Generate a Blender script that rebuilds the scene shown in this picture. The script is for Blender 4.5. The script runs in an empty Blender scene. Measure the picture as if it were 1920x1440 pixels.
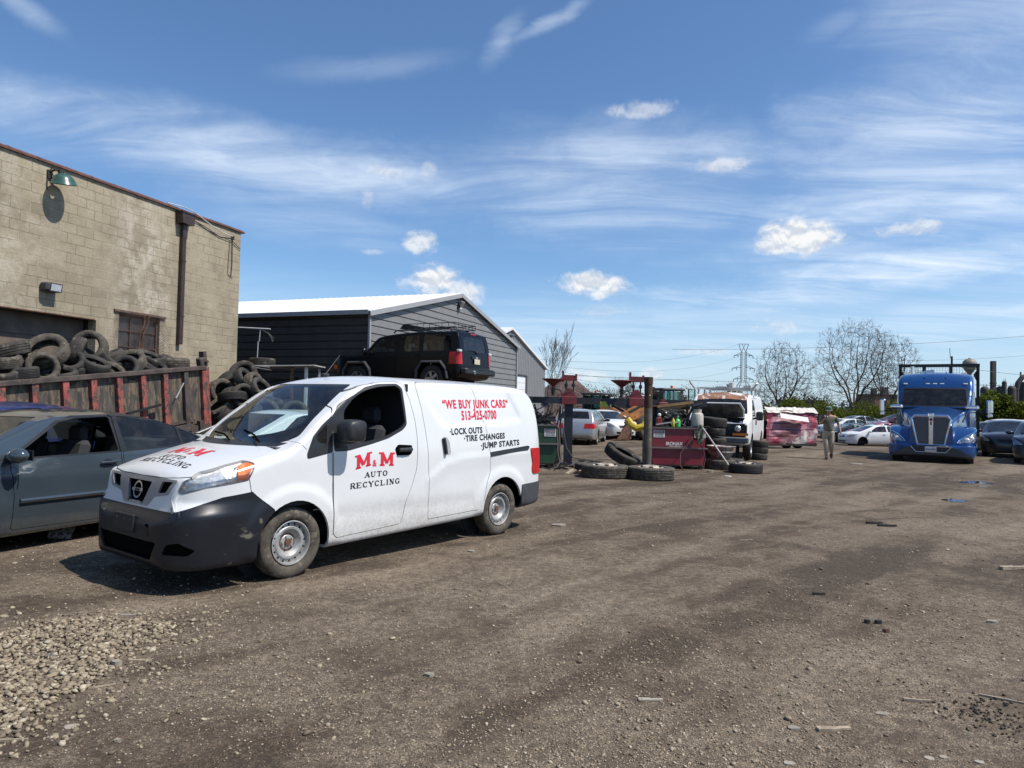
import bpy, bmesh, math, random
import numpy as np
from mathutils import Vector, Matrix, noise as mnoise
from mathutils.bvhtree import BVHTree
R = math.radians
sc = bpy.context.scene
COL = sc.collection

# ------------------------------------------------------------------ camera
CAM_H, PITCH, ROLL, FPX = 1.57, math.atan(39/1331), R(1.3), 1331.0
cd = bpy.data.cameras.new('camera'); cam = bpy.data.objects.new('camera', cd); COL.objects.link(cam)
cd.sensor_width = 36; cd.lens = FPX/1920*36; cd.clip_start = 0.05; cd.clip_end = 6000
cam.matrix_world = Matrix.Translation((0, 0, CAM_H)) @ Matrix.Rotation(R(90)+PITCH, 4, 'X') @ Matrix.Rotation(ROLL, 4, 'Z')
sc.camera = cam

def ray(px, py):
    a, b = px-960, py-720; c, s = math.cos(ROLL), math.sin(ROLL)
    u, w = a*c+b*s, -a*s+b*c
    x, v = u/FPX, -w/FPX; c, s = math.cos(PITCH), math.sin(PITCH)
    return Vector((x, c-v*s, s+v*c))
def at(px, py, Y):
    'world point seen at photo pixel px,py standing Y metres ahead of the camera'
    r = ray(px, py); t = Y/r.y
    return Vector((r.x*t, Y, CAM_H+r.z*t))
def gat(px, py, z=0.0):
    'point of the ground seen at that pixel'
    r = ray(px, py); t = (z-CAM_H)/r.z
    return Vector((r.x*t, r.y*t, z))

# ------------------------------------------------------------------ sun, sky, exposure
SUN_EL, SUN_AZ = R(55), math.atan2(0.93, -0.36)         # azimuth measured from +Y towards +X
sdir = Vector((math.sin(SUN_AZ)*math.cos(SUN_EL), math.cos(SUN_AZ)*math.cos(SUN_EL), math.sin(SUN_EL)))
ld = bpy.data.lights.new('sun', 'SUN'); ld.energy = 4.6; ld.angle = R(0.53); ld.color = (1, 0.95, 0.88)
sun = bpy.data.objects.new('sun', ld); COL.objects.link(sun)
sun.rotation_euler = sdir.to_track_quat('Z', 'Y').to_euler()
sc.view_settings.view_transform = 'Standard'; sc.view_settings.look = 'None'
sc.view_settings.exposure = 0.32; sc.view_settings.gamma = 1.0

class NT:
    'tiny helper for writing node trees as expressions'
    def __init__(s, tree): s.t = tree; tree.nodes.clear()
    def n(s, typ, **kw):
        nd = s.t.nodes.new(typ)
        for k, v in kw.items():
            if k.startswith('_'): setattr(nd, k[1:], v)
            else: s.put(nd.inputs[k.replace('__', ' ')], v)
        return nd
    def put(s, sock, v):
        if isinstance(v, S): s.t.links.new(v.k, sock)
        elif isinstance(v, bpy.types.NodeSocket): s.t.links.new(v, sock)
        else: sock.default_value = v
    def m(s, op, *a, clamp=False):
        nd = s.t.nodes.new('ShaderNodeMath'); nd.operation = op; nd.use_clamp = clamp
        for i, v in enumerate(a): s.put(nd.inputs[i], v)
        return S(s, nd.outputs[0])
    def mix(s, f, a, b, blend='MIX'):
        nd = s.t.nodes.new('ShaderNodeMix'); nd.data_type = 'RGBA'; nd.blend_type = blend
        s.put(nd.inputs[0], f)
        for i, v in ((6, a), (7, b)):
            if isinstance(v, (tuple, list)) and len(v) == 3: v = (*v, 1)
            s.put(nd.inputs[i], v)
        return S(s, nd.outputs[2])
    def sep(s, v):
        nd = s.n('ShaderNodeSeparateXYZ'); s.put(nd.inputs[0], v); return [S(s, o) for o in nd.outputs]
    def comb(s, x, y, z):
        nd = s.n('ShaderNodeCombineXYZ')
        for i, v in enumerate((x, y, z)): s.put(nd.inputs[i], v)
        return S(s, nd.outputs[0])
    def coord(s, which='Object'):
        return S(s, s.n('ShaderNodeTexCoord').outputs[which])
    def mapping(s, v, scale=(1, 1, 1), rot=(0, 0, 0), loc=(0, 0, 0)):
        nd = s.n('ShaderNodeMapping'); s.put(nd.inputs[0], v)
        nd.inputs['Scale'].default_value = scale; nd.inputs['Rotation'].default_value = rot; nd.inputs['Location'].default_value = loc
        return S(s, nd.outputs[0])
    def noise(s, v, scale, detail=4, rough=0.55, dist=0, out=0):
        nd = s.n('ShaderNodeTexNoise'); s.put(nd.inputs['Vector'], v); nd.inputs['Scale'].default_value = scale
        nd.inputs['Detail'].default_value = detail; nd.inputs['Roughness'].default_value = rough; nd.inputs['Distortion'].default_value = dist
        return S(s, nd.outputs[out])
    def voro(s, v, scale, feature='F1', out=0, rand=1.0):
        nd = s.n('ShaderNodeTexVoronoi'); nd.feature = feature; s.put(nd.inputs['Vector'], v); nd.inputs['Scale'].default_value = scale
        nd.inputs['Randomness'].default_value = rand
        return S(s, nd.outputs[out])
    def ramp(s, f, a, b, c0=0.0, c1=1.0):
        nd = s.n('ShaderNodeMapRange'); nd.interpolation_type = 'SMOOTHSTEP'; s.put(nd.inputs[0], f)
        for i, v in enumerate((a, b, c0, c1)): nd.inputs[i+1].default_value = v
        return S(s, nd.outputs[0])
    def bump(s, h, strength=0.5, dist=0.01):
        nd = s.n('ShaderNodeBump'); s.put(nd.inputs['Height'], h); nd.inputs['Strength'].default_value = strength; nd.inputs['Distance'].default_value = dist
        return S(s, nd.outputs[0])
class S:
    def __init__(s, nt, k): s.nt = nt; s.k = k
    def __add__(s, o): return s.nt.m('ADD', s, o)
    __radd__ = __add__
    def __sub__(s, o): return s.nt.m('SUBTRACT', s, o)
    def __rsub__(s, o): return s.nt.m('SUBTRACT', o, s)
    def __mul__(s, o): return s.nt.m('MULTIPLY', s, o)
    __rmul__ = __mul__
    def __truediv__(s, o): return s.nt.m('DIVIDE', s, o)
    def clamp(s): return s.nt.m('MULTIPLY', s, 1.0, clamp=True)

def build_world():
    w = bpy.data.worlds.new('World'); sc.world = w; w.use_nodes = True
    N = NT(w.node_tree)
    sky = N.n('ShaderNodeTexSky', _sky_type='NISHITA', _sun_disc=False, _sun_elevation=SUN_EL, _sun_rotation=SUN_AZ,
              _altitude=100.0, _air_density=1.0, _dust_density=0.6, _ozone_density=2.2)
    d = N.coord('Generated'); x, y, z = N.sep(d)
    az = N.m('ARCTAN2', x, y); el = N.m('ARCSINE', z)
    # wispy coordinates: a flat layer high above, streaks running left-right
    zz = N.m('MAXIMUM', z, 0.0) + 0.10
    p = N.comb(x/zz, y/zz, 0.0)
    w1 = N.noise(p, 0.9, 3, 0.5, 0, 1)
    wx, wy, wz = N.sep(w1)
    q = N.comb(x/zz*0.6 + wx*.7, y/zz*1.6 + wy*.8, 0.0)
    fine = N.noise(N.comb(x/zz*1.3+wx*1.5+y/zz*.8, y/zz*4.2+wy*1.6, 3.0), 1.0, 9, 0.64, 0.35)
    broad = N.noise(q, 0.8, 5, 0.55, 0.4)
    e1 = N.noise(N.comb(az*9, el*16, 1.7), 1.0, 6, 0.6, 0.3) - 0.5
    e2 = N.noise(N.comb(az*9, el*16, 7.7), 1.0, 6, 0.6, 0.3) - 0.5
    def blob(px, py, rx, ry, warp=1.0, rot=0.0):
        r = ray(px, py).normalized(); a0, l0 = math.atan2(r.x, r.y), math.asin(r.z)
        sx, sy = rx/FPX, ry/FPX
        da = az - a0 + e1*(warp*sx*1.6); dl = el - l0 + e2*(warp*sy*1.6)
        c, s_ = math.cos(rot), math.sin(rot)
        u = (da*c + dl*s_)/sx; v = (dl*c - da*s_)/sy
        return N.m('SQRT', u*u + v*v)
    # broad bands of cirrus where the photograph has them: (px, py, half width, half height, strength, rotation)
    cir = 0.0
    for px, py, rx, ry, k, rt in [(500, 305, 640, 72, .72, -.03), (1180, 350, 400, 120, .80, -.03), (1750, 290, 420, 190, .80, .35), (1880, 60, 260, 260, .62, .6),
                              (1500, 345, 300, 70, .5, .05), (1730, 500, 520, 50, .95, .13), (1300, 640, 900, 95, .42, 0), (1780, 600, 420, 75, .66, .08),
                              (1050, 28, 110, 14, .55, .45), (945, 75, 55, 26, .45, .9), (690, 125, 190, 24, .22, .18), (40, 15, 70, 18, .35, -.4), (1560, 50, 60, 24, .25, .3), (1900, 380, 260, 60, .8, .1), (560, 400, 300, 60, .3, -.2), (400, 560, 900, 60, .2, 0)]:
        b = N.ramp(blob(px, py, rx, ry, 0.6, rt), 1.25, 0.1)
        cir = b*k if isinstance(cir, float) else N.m('MAXIMUM', cir, b*k)
    wisp = N.ramp(fine*0.6 + broad*0.4, 0.36, 0.70)
    cirrus = (cir*(wisp*0.95+0.12)).clamp()
    e3 = N.noise(N.comb(az*34, el*42, 2.2), 1.0, 9, 0.60, 0.35); e4 = N.noise(N.comb(az*14, el*20, 4.2), 1.0, 4, 0.55, 0.2)
    e5 = N.noise(N.comb(az*34, (el+.006)*42, 2.2), 1.0, 5, 0.60, 0.35)
    cum = 0.0
    for px, py, rx, ry, k in [(1495, 446, 72, 28, 1.), (1450, 460, 34, 18, .9), (1112, 530, 72, 26, 1.), (815, 528, 52, 30, 1.), (858, 552, 40, 26, .85),
                           (784, 455, 34, 20, .8), (725, 322, 44, 14, .5), (1350, 310, 46, 13, .6), (1205, 208, 60, 16, .45), (1710, 428, 50, 12, .6), (805, 318, 18, 18, .3),
                           (1090, 704, 40, 14, .5), (1225, 702, 26, 12, .45), (1320, 658, 60, 10, .35), (1470, 612, 52, 20, .35), (1135, 585, 56, 12, .25), (697, 472, 34, 6, .3), (690, 372, 16, 20, .35)]:
        r = blob(px, py, rx, ry, 0.35)
        b = N.ramp(r + (e3-0.5)*1.7 + (e4-0.5)*1.5, 1.18, 0.38)*k
        cum = b if isinstance(cum, float) else N.m('MAXIMUM', cum, b)
    # lit tops and greyer undersides, from the relief of the same noise
    r0 = N.ramp(e3-e5+(e4-.5)*.2, -0.10, 0.10)
    cloudcol = N.mix(r0, (7.6, 7.7, 7.8), (5.2, 5.7, 6.4))
    haze = N.ramp(el, 0.20, 0.0)*0.50
    skyc = N.mix(1.0, S(N, sky.outputs[0]), (0.80, 1.00, 1.18), 'MULTIPLY')
    c = N.mix(haze, skyc, (5.0, 6.4, 8.2))
    c = N.mix(cirrus, c, (6.9, 7.8, 8.9))
    c = N.mix(cum, c, cloudcol)
    bg = N.n('ShaderNodeBackground', Color=c, Strength=0.1)
    out = N.n('ShaderNodeOutputWorld', Surface=bg.outputs[0])
build_world()

# ------------------------------------------------------------------ materials
MATS = {}
def mat(name, col, rough=0.6, metal=0.0, var=0.12, scale=6.0, col2=None, thr=None, bump=0.0, bscale=40.0, coat=0.0, spec=0.5,
        dirt=None, dirt_z=None, stretch=(1, 1, 1), detail=5, flat=False, alpha=None, emit=None, grime=0.0):
    '''procedural material: base colour varied by noise; col2 shows through where a noise passes thr (rust, peeled paint);
       dirt=(colour, amount) splashed below height dirt_z; bump = fine relief'''
    if name in MATS: return MATS[name]
    m = bpy.data.materials.new(name); m.use_nodes = True; N = NT(m.node_tree)
    co = N.coord('Object'); v = N.mapping(co, stretch)
    f = N.noise(v, scale, detail, 0.6)
    lo = tuple(c*(1-var) for c in col); hi = tuple(min(c*(1+var), 1) for c in col)
    c = N.mix(N.ramp(f, 0.3, 0.7), lo, hi)
    rg = f*(0.2*rough) + rough*0.9
    mt = metal
    if col2 is not None:
        t = thr or 0.55
        k = N.ramp(N.noise(v, scale*1.7, 8, 0.68, 0.3), t-0.02, t+0.03)
        c = N.mix(k, c, col2); rg = N.m('MAXIMUM', rg, k*0.8)
        if metal: mt = (1-k)*metal
    if grime:
        g = N.ramp(N.noise(v, scale*0.6, 6, 0.7), 0.35, 0.75)*grime
        c = N.mix(g, c, (0.075, 0.062, 0.048)); rg = N.m('MAXIMUM', rg, g*1.1)
    if dirt:
        x, y, z = N.sep(co)
        k = N.ramp(z + (N.noise(co, 3.0, 6, 0.7)-0.5)*0.5, dirt_z[1], dirt_z[0])
        sp = N.ramp(N.noise(co, 38, 4, 0.7), 0.42, 0.62)
        k = (k*(sp*0.6+0.4)*dirt[1]).clamp()
        c = N.mix(k, c, dirt[0]); rg = N.m('MAXIMUM', rg, k*0.9)
    kw = {}
    if bump: kw['Normal'] = N.bump(N.noise(v, bscale, 4, 0.6), 0.6, bump)
    b = N.n('ShaderNodeBsdfPrincipled', **{'Base Color': c, 'Roughness': rg.clamp(), 'Metallic': mt, **kw})
    b.inputs['Coat Weight'].default_value = coat; b.inputs['Coat Roughness'].default_value = 0.06
    b.inputs['Specular IOR Level'].default_value = spec
    if emit: b.inputs['Emission Color'].default_value = (*emit[0], 1); b.inputs['Emission Strength'].default_value = emit[1]
    N.n('ShaderNodeOutputMaterial', Surface=b.outputs[0])
    MATS[name] = m; return m
def glass(name, tint=(0.75, 0.85, 0.85), dark=0.0, rough=0.02):
    if name in MATS: return MATS[name]
    m = bpy.data.materials.new(name); m.use_nodes = True; N = NT(m.node_tree)
    tr = N.n('ShaderNodeBsdfTransparent', Color=(*[t*(1-dark) for t in tint], 1))
    gl = N.n('ShaderNodeBsdfGlossy', Color=(1, 1, 1, 1), Roughness=rough)
    df = N.n('ShaderNodeBsdfDiffuse', Color=(0.35, 0.33, 0.29, 1))
    dust = N.ramp(N.noise(N.coord('Object'), 5, 6, 0.7), 0.35, 0.8)*0.06 + 0.015
    fr = N.n('ShaderNodeFresnel', IOR=1.52)
    a = N.n('ShaderNodeMixShader', Fac=N.m('MULTIPLY', S(N, fr.outputs[0]), 1.0, clamp=True)); N.t.links.new(tr.outputs[0], a.inputs[1]); N.t.links.new(gl.outputs[0], a.inputs[2])
    b = N.n('ShaderNodeMixShader', Fac=dust); N.t.links.new(a.outputs[0], b.inputs[1]); N.t.links.new(df.outputs[0], b.inputs[2])
    N.n('ShaderNodeOutputMaterial', Surface=b.outputs[0])
    MATS[name] = m; return m

# ------------------------------------------------------------------ mesh builder
def frame(d, up=(0, 0, 1)):
    d = Vector(d).normalized(); up = Vector(up)
    if abs(d.dot(up)) > 0.995: up = Vector((1, 0, 0))
    x = up.cross(d).normalized(); y = d.cross(x)
    return x, y, d
class MB:
    def __init__(s): s.v = []; s.f = []; s.mi = []; s.cur = 0
    def add(s, vs, fs, M=None):
        o = len(s.v)
        for p in vs: s.v.append(tuple(M @ Vector(p)) if M is not None else tuple(p))
        for f in fs: s.f.append(tuple(i+o for i in f)); s.mi.append(s.cur)
        return s
    def box(s, c, size, rot=None, bev=0.0):
        x, y, z = [k/2 for k in size]
        if bev > 0:
            b = min(bev, x*.9, y*.9, z*.9); vs = []; 
            for sx in (-1, 1):
                for sy in (-1, 1):
                    for sz in (-1, 1):
                        vs += [(sx*x, sy*(y-b), sz*(z-b)), (sx*(x-b), sy*y, sz*(z-b)), (sx*(x-b), sy*(y-b), sz*z)]
            idx = lambda sx, sy, sz, k: ((sx > 0)*4+(sy > 0)*2+(sz > 0))*3+k
            fs = []
            for a in range(3):
                for sg in (-1, 1):
                    q = []
                    for u, w in ((-1, -1), (1, -1), (1, 1), (-1, 1)):
                        t = [0, 0, 0]; t[a] = sg; t[(a+1) % 3] = u; t[(a+2) % 3] = w; q.append(idx(*t, a))
                    fs.append(q if sg > 0 else q[::-1])
            for a in range(3):
                b1, b2 = (a+1) % 3, (a+2) % 3
                for s1 in (-1, 1):
                    for s2 in (-1, 1):
                        t0 = [0]*3; t1 = [0]*3; t0[a] = -1; t1[a] = 1; t0[b1] = t1[b1] = s1; t0[b2] = t1[b2] = s2
                        q = [idx(*t0, b1), idx(*t1, b1), idx(*t1, b2), idx(*t0, b2)]
                        fs.append(q if s1*s2 > 0 else q[::-1])
            for sx in (-1, 1):
                for sy in (-1, 1):
                    for sz in (-1, 1):
                        q = [idx(sx, sy, sz, k) for k in range(3)]; fs.append(q if sx*sy*sz > 0 else q[::-1])
        else:
            vs = [(sx*x, sy*y, sz*z) for sx in (-1, 1) for sy in (-1, 1) for sz in (-1, 1)]
            fs = [(0, 1, 3, 2), (4, 6, 7, 5), (0, 4, 5, 1), (2, 3, 7, 6), (0, 2, 6, 4), (1, 5, 7, 3)]
        M = Matrix.Translation(c)
        if rot is not None: M = M @ (rot if isinstance(rot, Matrix) else Matrix.Rotation(rot, 4, 'Z'))
        return s.add(vs, fs, M)
    def beam(s, a, b, w, h=None, up=(0, 0, 1)):
        a, b = Vector(a), Vector(b); h = h or w; x, y, d = frame(b-a, up)
        vs = [p + x*(i*w/2) + y*(j*h/2) for p in (a, b) for i, j in ((-1, -1), (1, -1), (1, 1), (-1, 1))]
        return s.add(vs, [(0, 3, 2, 1), (4, 5, 6, 7), (0, 1, 5, 4), (1, 2, 6, 5), (2, 3, 7, 6), (3, 0, 4, 7)])
    def cyl(s, a, b, r0, r1=None, n=12, caps=True):
        a, b = Vector(a), Vector(b); r1 = r0 if r1 is None else r1; x, y, d = frame(b-a)
        vs = [p + (x*math.cos(2*math.pi*i/n) + y*math.sin(2*math.pi*i/n))*r for p, r in ((a, r0), (b, r1)) for i in range(n)]
        fs = [(i, (i+1) % n, n+(i+1) % n, n+i) for i in range(n)]
        if caps: fs += [tuple(range(n))[::-1], tuple(range(n, 2*n))]
        return s.add(vs, fs)
    def tube(s, pts, r, n=8, caps=True):
        pts = [Vector(p) for p in pts]; rs = r if isinstance(r, (list, tuple)) else [r]*len(pts)
        vs = []; px = None
        for i, p in enumerate(pts):
            d = (pts[min(i+1, len(pts)-1)]-pts[max(i-1, 0)]).normalized()
            if px is None: px = frame(d)[0]
            px = (px - d*px.dot(d)); px = px.normalized() if px.length > 1e-6 else frame(d)[0]
            y = d.cross(px)
            vs += [p + (px*math.cos(2*math.pi*k/n)+y*math.sin(2*math.pi*k/n))*rs[i] for k in range(n)]
        fs = [(i*n+k, i*n+(k+1) % n, (i+1)*n+(k+1) % n, (i+1)*n+k) for i in range(len(pts)-1) for k in range(n)]
        if caps: fs += [tuple(range(n))[::-1], tuple(range((len(pts)-1)*n, len(pts)*n))]
        return s.add(vs, fs)
    def lathe(s, prof, n=24, M=None, close=False):
        'profile of (radius, height) turned round the local Z axis'
        vs = [(r*math.cos(2*math.pi*k/n), r*math.sin(2*math.pi*k/n), z) for r, z in prof for k in range(n)]
        m = len(prof); fs = []
        for i in range(m if close else m-1):
            j = (i+1) % m
            for k in range(n): fs.append((i*n+k, i*n+(k+1) % n, j*n+(k+1) % n, j*n+k))
        return s.add(vs, fs, M)
    def prism(s, poly, o, u, v, th):
        'polygon (2-D) in the plane o,u,v, extruded by th along u x v'
        o, u, v = Vector(o), Vector(u), Vector(v); w = u.cross(v).normalized()*th; n = len(poly)
        vs = [o+u*a+v*b for a, b in poly]; vs += [p+w for p in vs]
        fs = [tuple(range(n))[::-1], tuple(range(n, 2*n))] + [(i, (i+1) % n, n+(i+1) % n, n+i) for i in range(n)]
        if th < 0: fs = [f[::-1] for f in fs]
        return s.add(vs, fs)
    def grid(s, rows, closed_u=False):
        m = len(rows[0]); vs = [p for r in rows for p in r]
        fs = [(i*m+j, i*m+j+1, (i+1)*m+j+1, (i+1)*m+j) for i in range(len(rows)-1) for j in range(m-1)]
        return s.add(vs, fs)
    def ball(s, c, r, n=10, m=7, M=None):
        r = r if isinstance(r, (tuple, list)) else (r, r, r)
        vs = [(0, 0, r[2])] + [(r[0]*math.sin(math.pi*i/m)*math.cos(2*math.pi*k/n), r[1]*math.sin(math.pi*i/m)*math.sin(2*math.pi*k/n), r[2]*math.cos(math.pi*i/m)) for i in range(1, m) for k in range(n)] + [(0, 0, -r[2])]
        L = len(vs)-1; fs = [(0, 1+k, 1+(k+1) % n) for k in range(n)]
        fs += [(1+i*n+k, 1+(i+1)*n+k, 1+(i+1)*n+(k+1) % n, 1+i*n+(k+1) % n) for i in range(m-2) for k in range(n)]
        fs += [(L, 1+(m-2)*n+(k+1) % n, 1+(m-2)*n+k) for k in range(n)]
        MM = Matrix.Translation(c) @ (M if M is not None else Matrix.Identity(4))
        return s.add(vs, fs, MM)
    def text(s, txt, size, M, bold=0.0, sx=1.0, align='CENTER', sub=0.0, space=1.0):
        cu = bpy.data.curves.new('t', 'FONT'); cu.body = txt; cu.size = size; cu.align_x = align; cu.align_y = 'CENTER'; cu.offset = bold; cu.resolution_u = 3; cu.space_character = space
        ob = bpy.data.objects.new('t', cu); me = ob.to_mesh()
        bm = bmesh.new(); bm.from_mesh(me); ob.to_mesh_clear(); bpy.data.objects.remove(ob); bpy.data.curves.remove(cu)
        bmesh.ops.triangulate(bm, faces=bm.faces[:])
        if sub:
            for _ in range(3):
                es = [e for e in bm.edges if e.calc_length() > sub]
                if not es: break
                bmesh.ops.subdivide_edges(bm, edges=es, cuts=1); bmesh.ops.triangulate(bm, faces=bm.faces[:])
        bm.verts.index_update()
        s.add([(v.co.x*sx, v.co.y, 0) for v in bm.verts], [[v.index for v in f.verts] for f in bm.faces], M); bm.free()
        return s
    def build(s, name, m, parent=None, smooth=False, loc=None, bevel=0.0, angle=35):
        me = bpy.data.meshes.new(name); me.from_pydata(s.v, [], s.f)
        ms = m if isinstance(m, (list, tuple)) else [m]
        for k in ms: me.materials.append(k)
        if len(ms) > 1: me.polygons.foreach_set('material_index', s.mi)
        me.update()
        o = bpy.data.objects.new(name, me); COL.objects.link(o)
        if parent is not None: o.parent = parent
        if loc is not None: o.location = loc
        if smooth: shade(o, angle)
        return o
def shade(o, angle=35):
    me = o.data; me.polygons.foreach_set('use_smooth', [True]*len(me.polygons))
    if hasattr(me, 'set_sharp_from_angle'): me.set_sharp_from_angle(angle=R(angle))
def tag(o, label=None, cat=None, group=None, kind=None):
    for k, v in (('label', label), ('category', cat), ('group', group), ('kind', kind)):
        if v: o[k] = v
    return o
def thing(name, label, cat, loc=(0, 0, 0), rz=0.0, group=None, rot=None):
    o = bpy.data.objects.new(name, None); COL.objects.link(o); o.location = loc; o.rotation_euler = rot or (0, 0, rz); o.empty_display_size = 0.2
    return tag(o, label, cat, group)
def kids(o): return [c for c in list(COL.objects) if c.parent == o]
def remove_tree(o):
    for c in kids(o): remove_tree(c)
    bpy.data.objects.remove(o)
def copy_tree(o, parent=None, idx=None):
    if idx is None:
        idx = {}
        for c in COL.objects:
            if c.parent: idx.setdefault(c.parent.name, []).append(c)
    c = o.copy(); COL.objects.link(c); c.parent = parent
    for ch in idx.get(o.name, []): copy_tree(ch, c, idx)
    return c
def apply_mods(o):
    dg = bpy.context.evaluated_depsgraph_get(); me = bpy.data.meshes.new_from_object(o.evaluated_get(dg)); old = o.data
    o.modifiers.clear(); o.data = me; me.name = old.name
def pchip(pts):
    xs = [p[0] for p in pts]; ys = [p[1] for p in pts]; n = len(xs)
    h = [xs[i+1]-xs[i] for i in range(n-1)]; dl = [(ys[i+1]-ys[i])/h[i] for i in range(n-1)]
    d = [dl[0]]+[0 if dl[i-1]*dl[i] <= 0 else 3*(h[i-1]+h[i])/((2*h[i]+h[i-1])/dl[i-1]+(h[i]+2*h[i-1])/dl[i]) for i in range(1, n-1)]+[dl[-1]]
    def f(x):
        if x <= xs[0]: return ys[0]
        if x >= xs[-1]: return ys[-1]
        i = 0
        while x > xs[i+1]: i += 1
        t = (x-xs[i])/h[i]; t2, t3 = t*t, t*t*t
        return ys[i]*(2*t3-3*t2+1)+h[i]*d[i]*(t3-2*t2+t)+ys[i+1]*(3*t2-2*t3)+h[i]*d[i+1]*(t3-t2)
    return f
def inpoly(x, y, poly):
    r = False; j = len(poly)-1
    for i in range(len(poly)):
        xi, yi = poly[i]; xj, yj = poly[j]
        if (yi > y) != (yj > y) and x < (xj-xi)*(y-yi)/(yj-yi)+xi: r = not r
        j = i
    return r
def round_poly(poly, r, n=4):
    'round the corners of a polygon'
    out = []; m = len(poly)
    for i in range(m):
        p0, p1, p2 = Vector(poly[i-1]), Vector(poly[i]), Vector(poly[(i+1) % m])
        a, b = p0-p1, p2-p1; k = min(r, a.length*.45, b.length*.45)
        s, e = p1+a.normalized()*k, p1+b.normalized()*k
        for j in range(n+1):
            t = j/n; q = s*(1-t)**2+p1*(2*t*(1-t))+e*t*t; out.append((q.x, q.y))
    return out
# ------------------------------------------------------------------ vehicle bodies
class Body:
    '''a vehicle shell: cross-sections lofted along X (front = +X), then panels, windows and arches cut out of it along outlines'''
    def __init__(s, zt, zb, w, tf, crown, rad, xs, ns=26, nt=9, disp=None, rb=0.06):
        zt, zb, w, tf, crown, rad = [pchip(p) for p in (zt, zb, w, tf, crown, rad)]
        rows = []
        for x in xs:
            Zt, Zb, W = zt(x), zb(x), w(x); H = Zt-Zb
            cr = min(crown(x), H*.3); r = min(rad(x), H*.3, W*.5); r2 = min(rb, H*.25); zc = Zt-cr
            half = []
            yb = W*tf(Zb+r2)
            for i in range(3): half.append((yb-r2)*i/2.5)
            pts = [(h, Zb) for h in half[:3]]
            for k in range(3):
                a = math.pi/2*k/3; pts.append((yb-r2+r2*math.sin(a), Zb+r2-r2*math.cos(a)))
            z0, z1 = Zb+r2, zc-r
            for k in range(ns+1):
                z = z0+(z1-z0)*k/ns; y = W*tf(z)
                if disp: y += disp(x, z)
                pts.append((y, z))
            ye = W*tf(z1)+(disp(x, z1) if disp else 0)
            for k in range(1, 6):
                a = math.pi/2*k/5; pts.append((ye-r+r*math.cos(a), zc-r+r*math.sin(a)))
            yt = ye-r
            for k in range(1, nt+1):
                y = yt*(1-k/nt); pts.append((y, zc+cr*(1-(y/yt)**2) if yt > 0 else zc))
            full = [(x, y, z) for y, z in pts] + [(x, -y, z) for y, z in pts[1:-1]][::-1]
            rows.append(full)
        m = len(rows[0]); vs = [p for r_ in rows for p in r_]
        bm = bmesh.new(); s.bm = bm
        V = [bm.verts.new(p) for p in vs]
        for i in range(len(rows)-1):
            for j in range(m):
                a, b, c, d = i*m+j, i*m+(j+1) % m, (i+1)*m+(j+1) % m, (i+1)*m+j
                bm.faces.new((V[a], V[d], V[c], V[b]))
        for i0, flip in ((0, False), (len(rows)-1, True)):     # close the ends with strips
            L = [V[i0*m+j] for j in range(m)]; h = m//2
            for j in range(h):
                a, b = L[j], L[(j+1)]; c, d = L[(m-j-1) % m], L[(m-j) % m]
                q = []
                for t in (a, b, c, d):
                    if t not in q: q.append(t)
                if len(q) > 2:
                    try: bm.faces.new(q[::-1] if flip else q)
                    except ValueError: pass
        bmesh.ops.recalc_face_normals(bm, faces=bm.faces[:])
        bmesh.ops.remove_doubles(bm, verts=bm.verts[:], dist=1e-5)
        s.pid = bm.faces.layers.int.new('pid'); s.names = ['body']
        bm.normal_update(); s.bvh = BVHTree.FromBMesh(bm)
    def carve(s, name, poly, view='side', cond=None, only=None, z=None):
        bm = s.bm
        U, V = {'side': (Vector((1, 0, 0)), Vector((0, 0, 1))), 'front': (Vector((0, 1, 0)), Vector((0, 0, 1))), 'top': (Vector((1, 0, 0)), Vector((0, 1, 0)))}[view]
        D = U.cross(V); P2 = [Vector(p) for p in poly]
        x0, x1 = min(p.x for p in P2), max(p.x for p in P2); y0, y1 = min(p.y for p in P2), max(p.y for p in P2)
        if name not in s.names: s.names.append(name)
        pid = s.names.index(name); okid = None if only is None else {s.names.index(o) for o in only if o in s.names}
        def bb(f):
            us = [v.co.dot(U) for v in f.verts]; ws = [v.co.dot(V) for v in f.verts]
            return min(us), max(us), min(ws), max(ws)
        cands = set()
        for f in bm.faces:
            if okid is not None and f[s.pid] not in okid: continue
            c = f.calc_center_median(); u, w = c.dot(U), c.dot(V)
            if u < x0-.3 or u > x1+.3 or w < y0-.3 or w > y1+.3: continue
            if cond and not cond(c, f.normal): continue
            b = bb(f)
            if b[1] >= x0 and b[0] <= x1 and b[3] >= y0 and b[2] <= y1: cands.add(f)
        n = len(P2)
        for i in range(n):
            a, b = P2[i], P2[(i+1) % n]; e = b-a
            if e.length < 1e-6: continue
            ex0, ex1, ey0, ey1 = min(a.x, b.x)-1e-4, max(a.x, b.x)+1e-4, min(a.y, b.y)-1e-4, max(a.y, b.y)+1e-4
            sel = []
            for f in cands:
                q = bb(f)
                if q[1] >= ex0 and q[0] <= ex1 and q[3] >= ey0 and q[2] <= ey1: sel.append(f)
            if not sel: continue
            es = {k for f in sel for k in f.edges}; vs = {k for f in sel for k in f.verts}
            no = (U*(-e.y)+V*e.x).normalized()
            r = bmesh.ops.bisect_plane(bm, geom=list(vs)+list(es)+sel, dist=1e-5, plane_co=U*a.x+V*a.y, plane_no=no)
            cands = {f for f in cands if f.is_valid} | {g for g in r['geom'] if isinstance(g, bmesh.types.BMFace)}
        k = 0
        for f in cands:
            c = f.calc_center_median()
            if inpoly(c.dot(U), c.dot(V), [(p.x, p.y) for p in P2]):
                f[s.pid] = pid; k += 1
        return k
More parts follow.
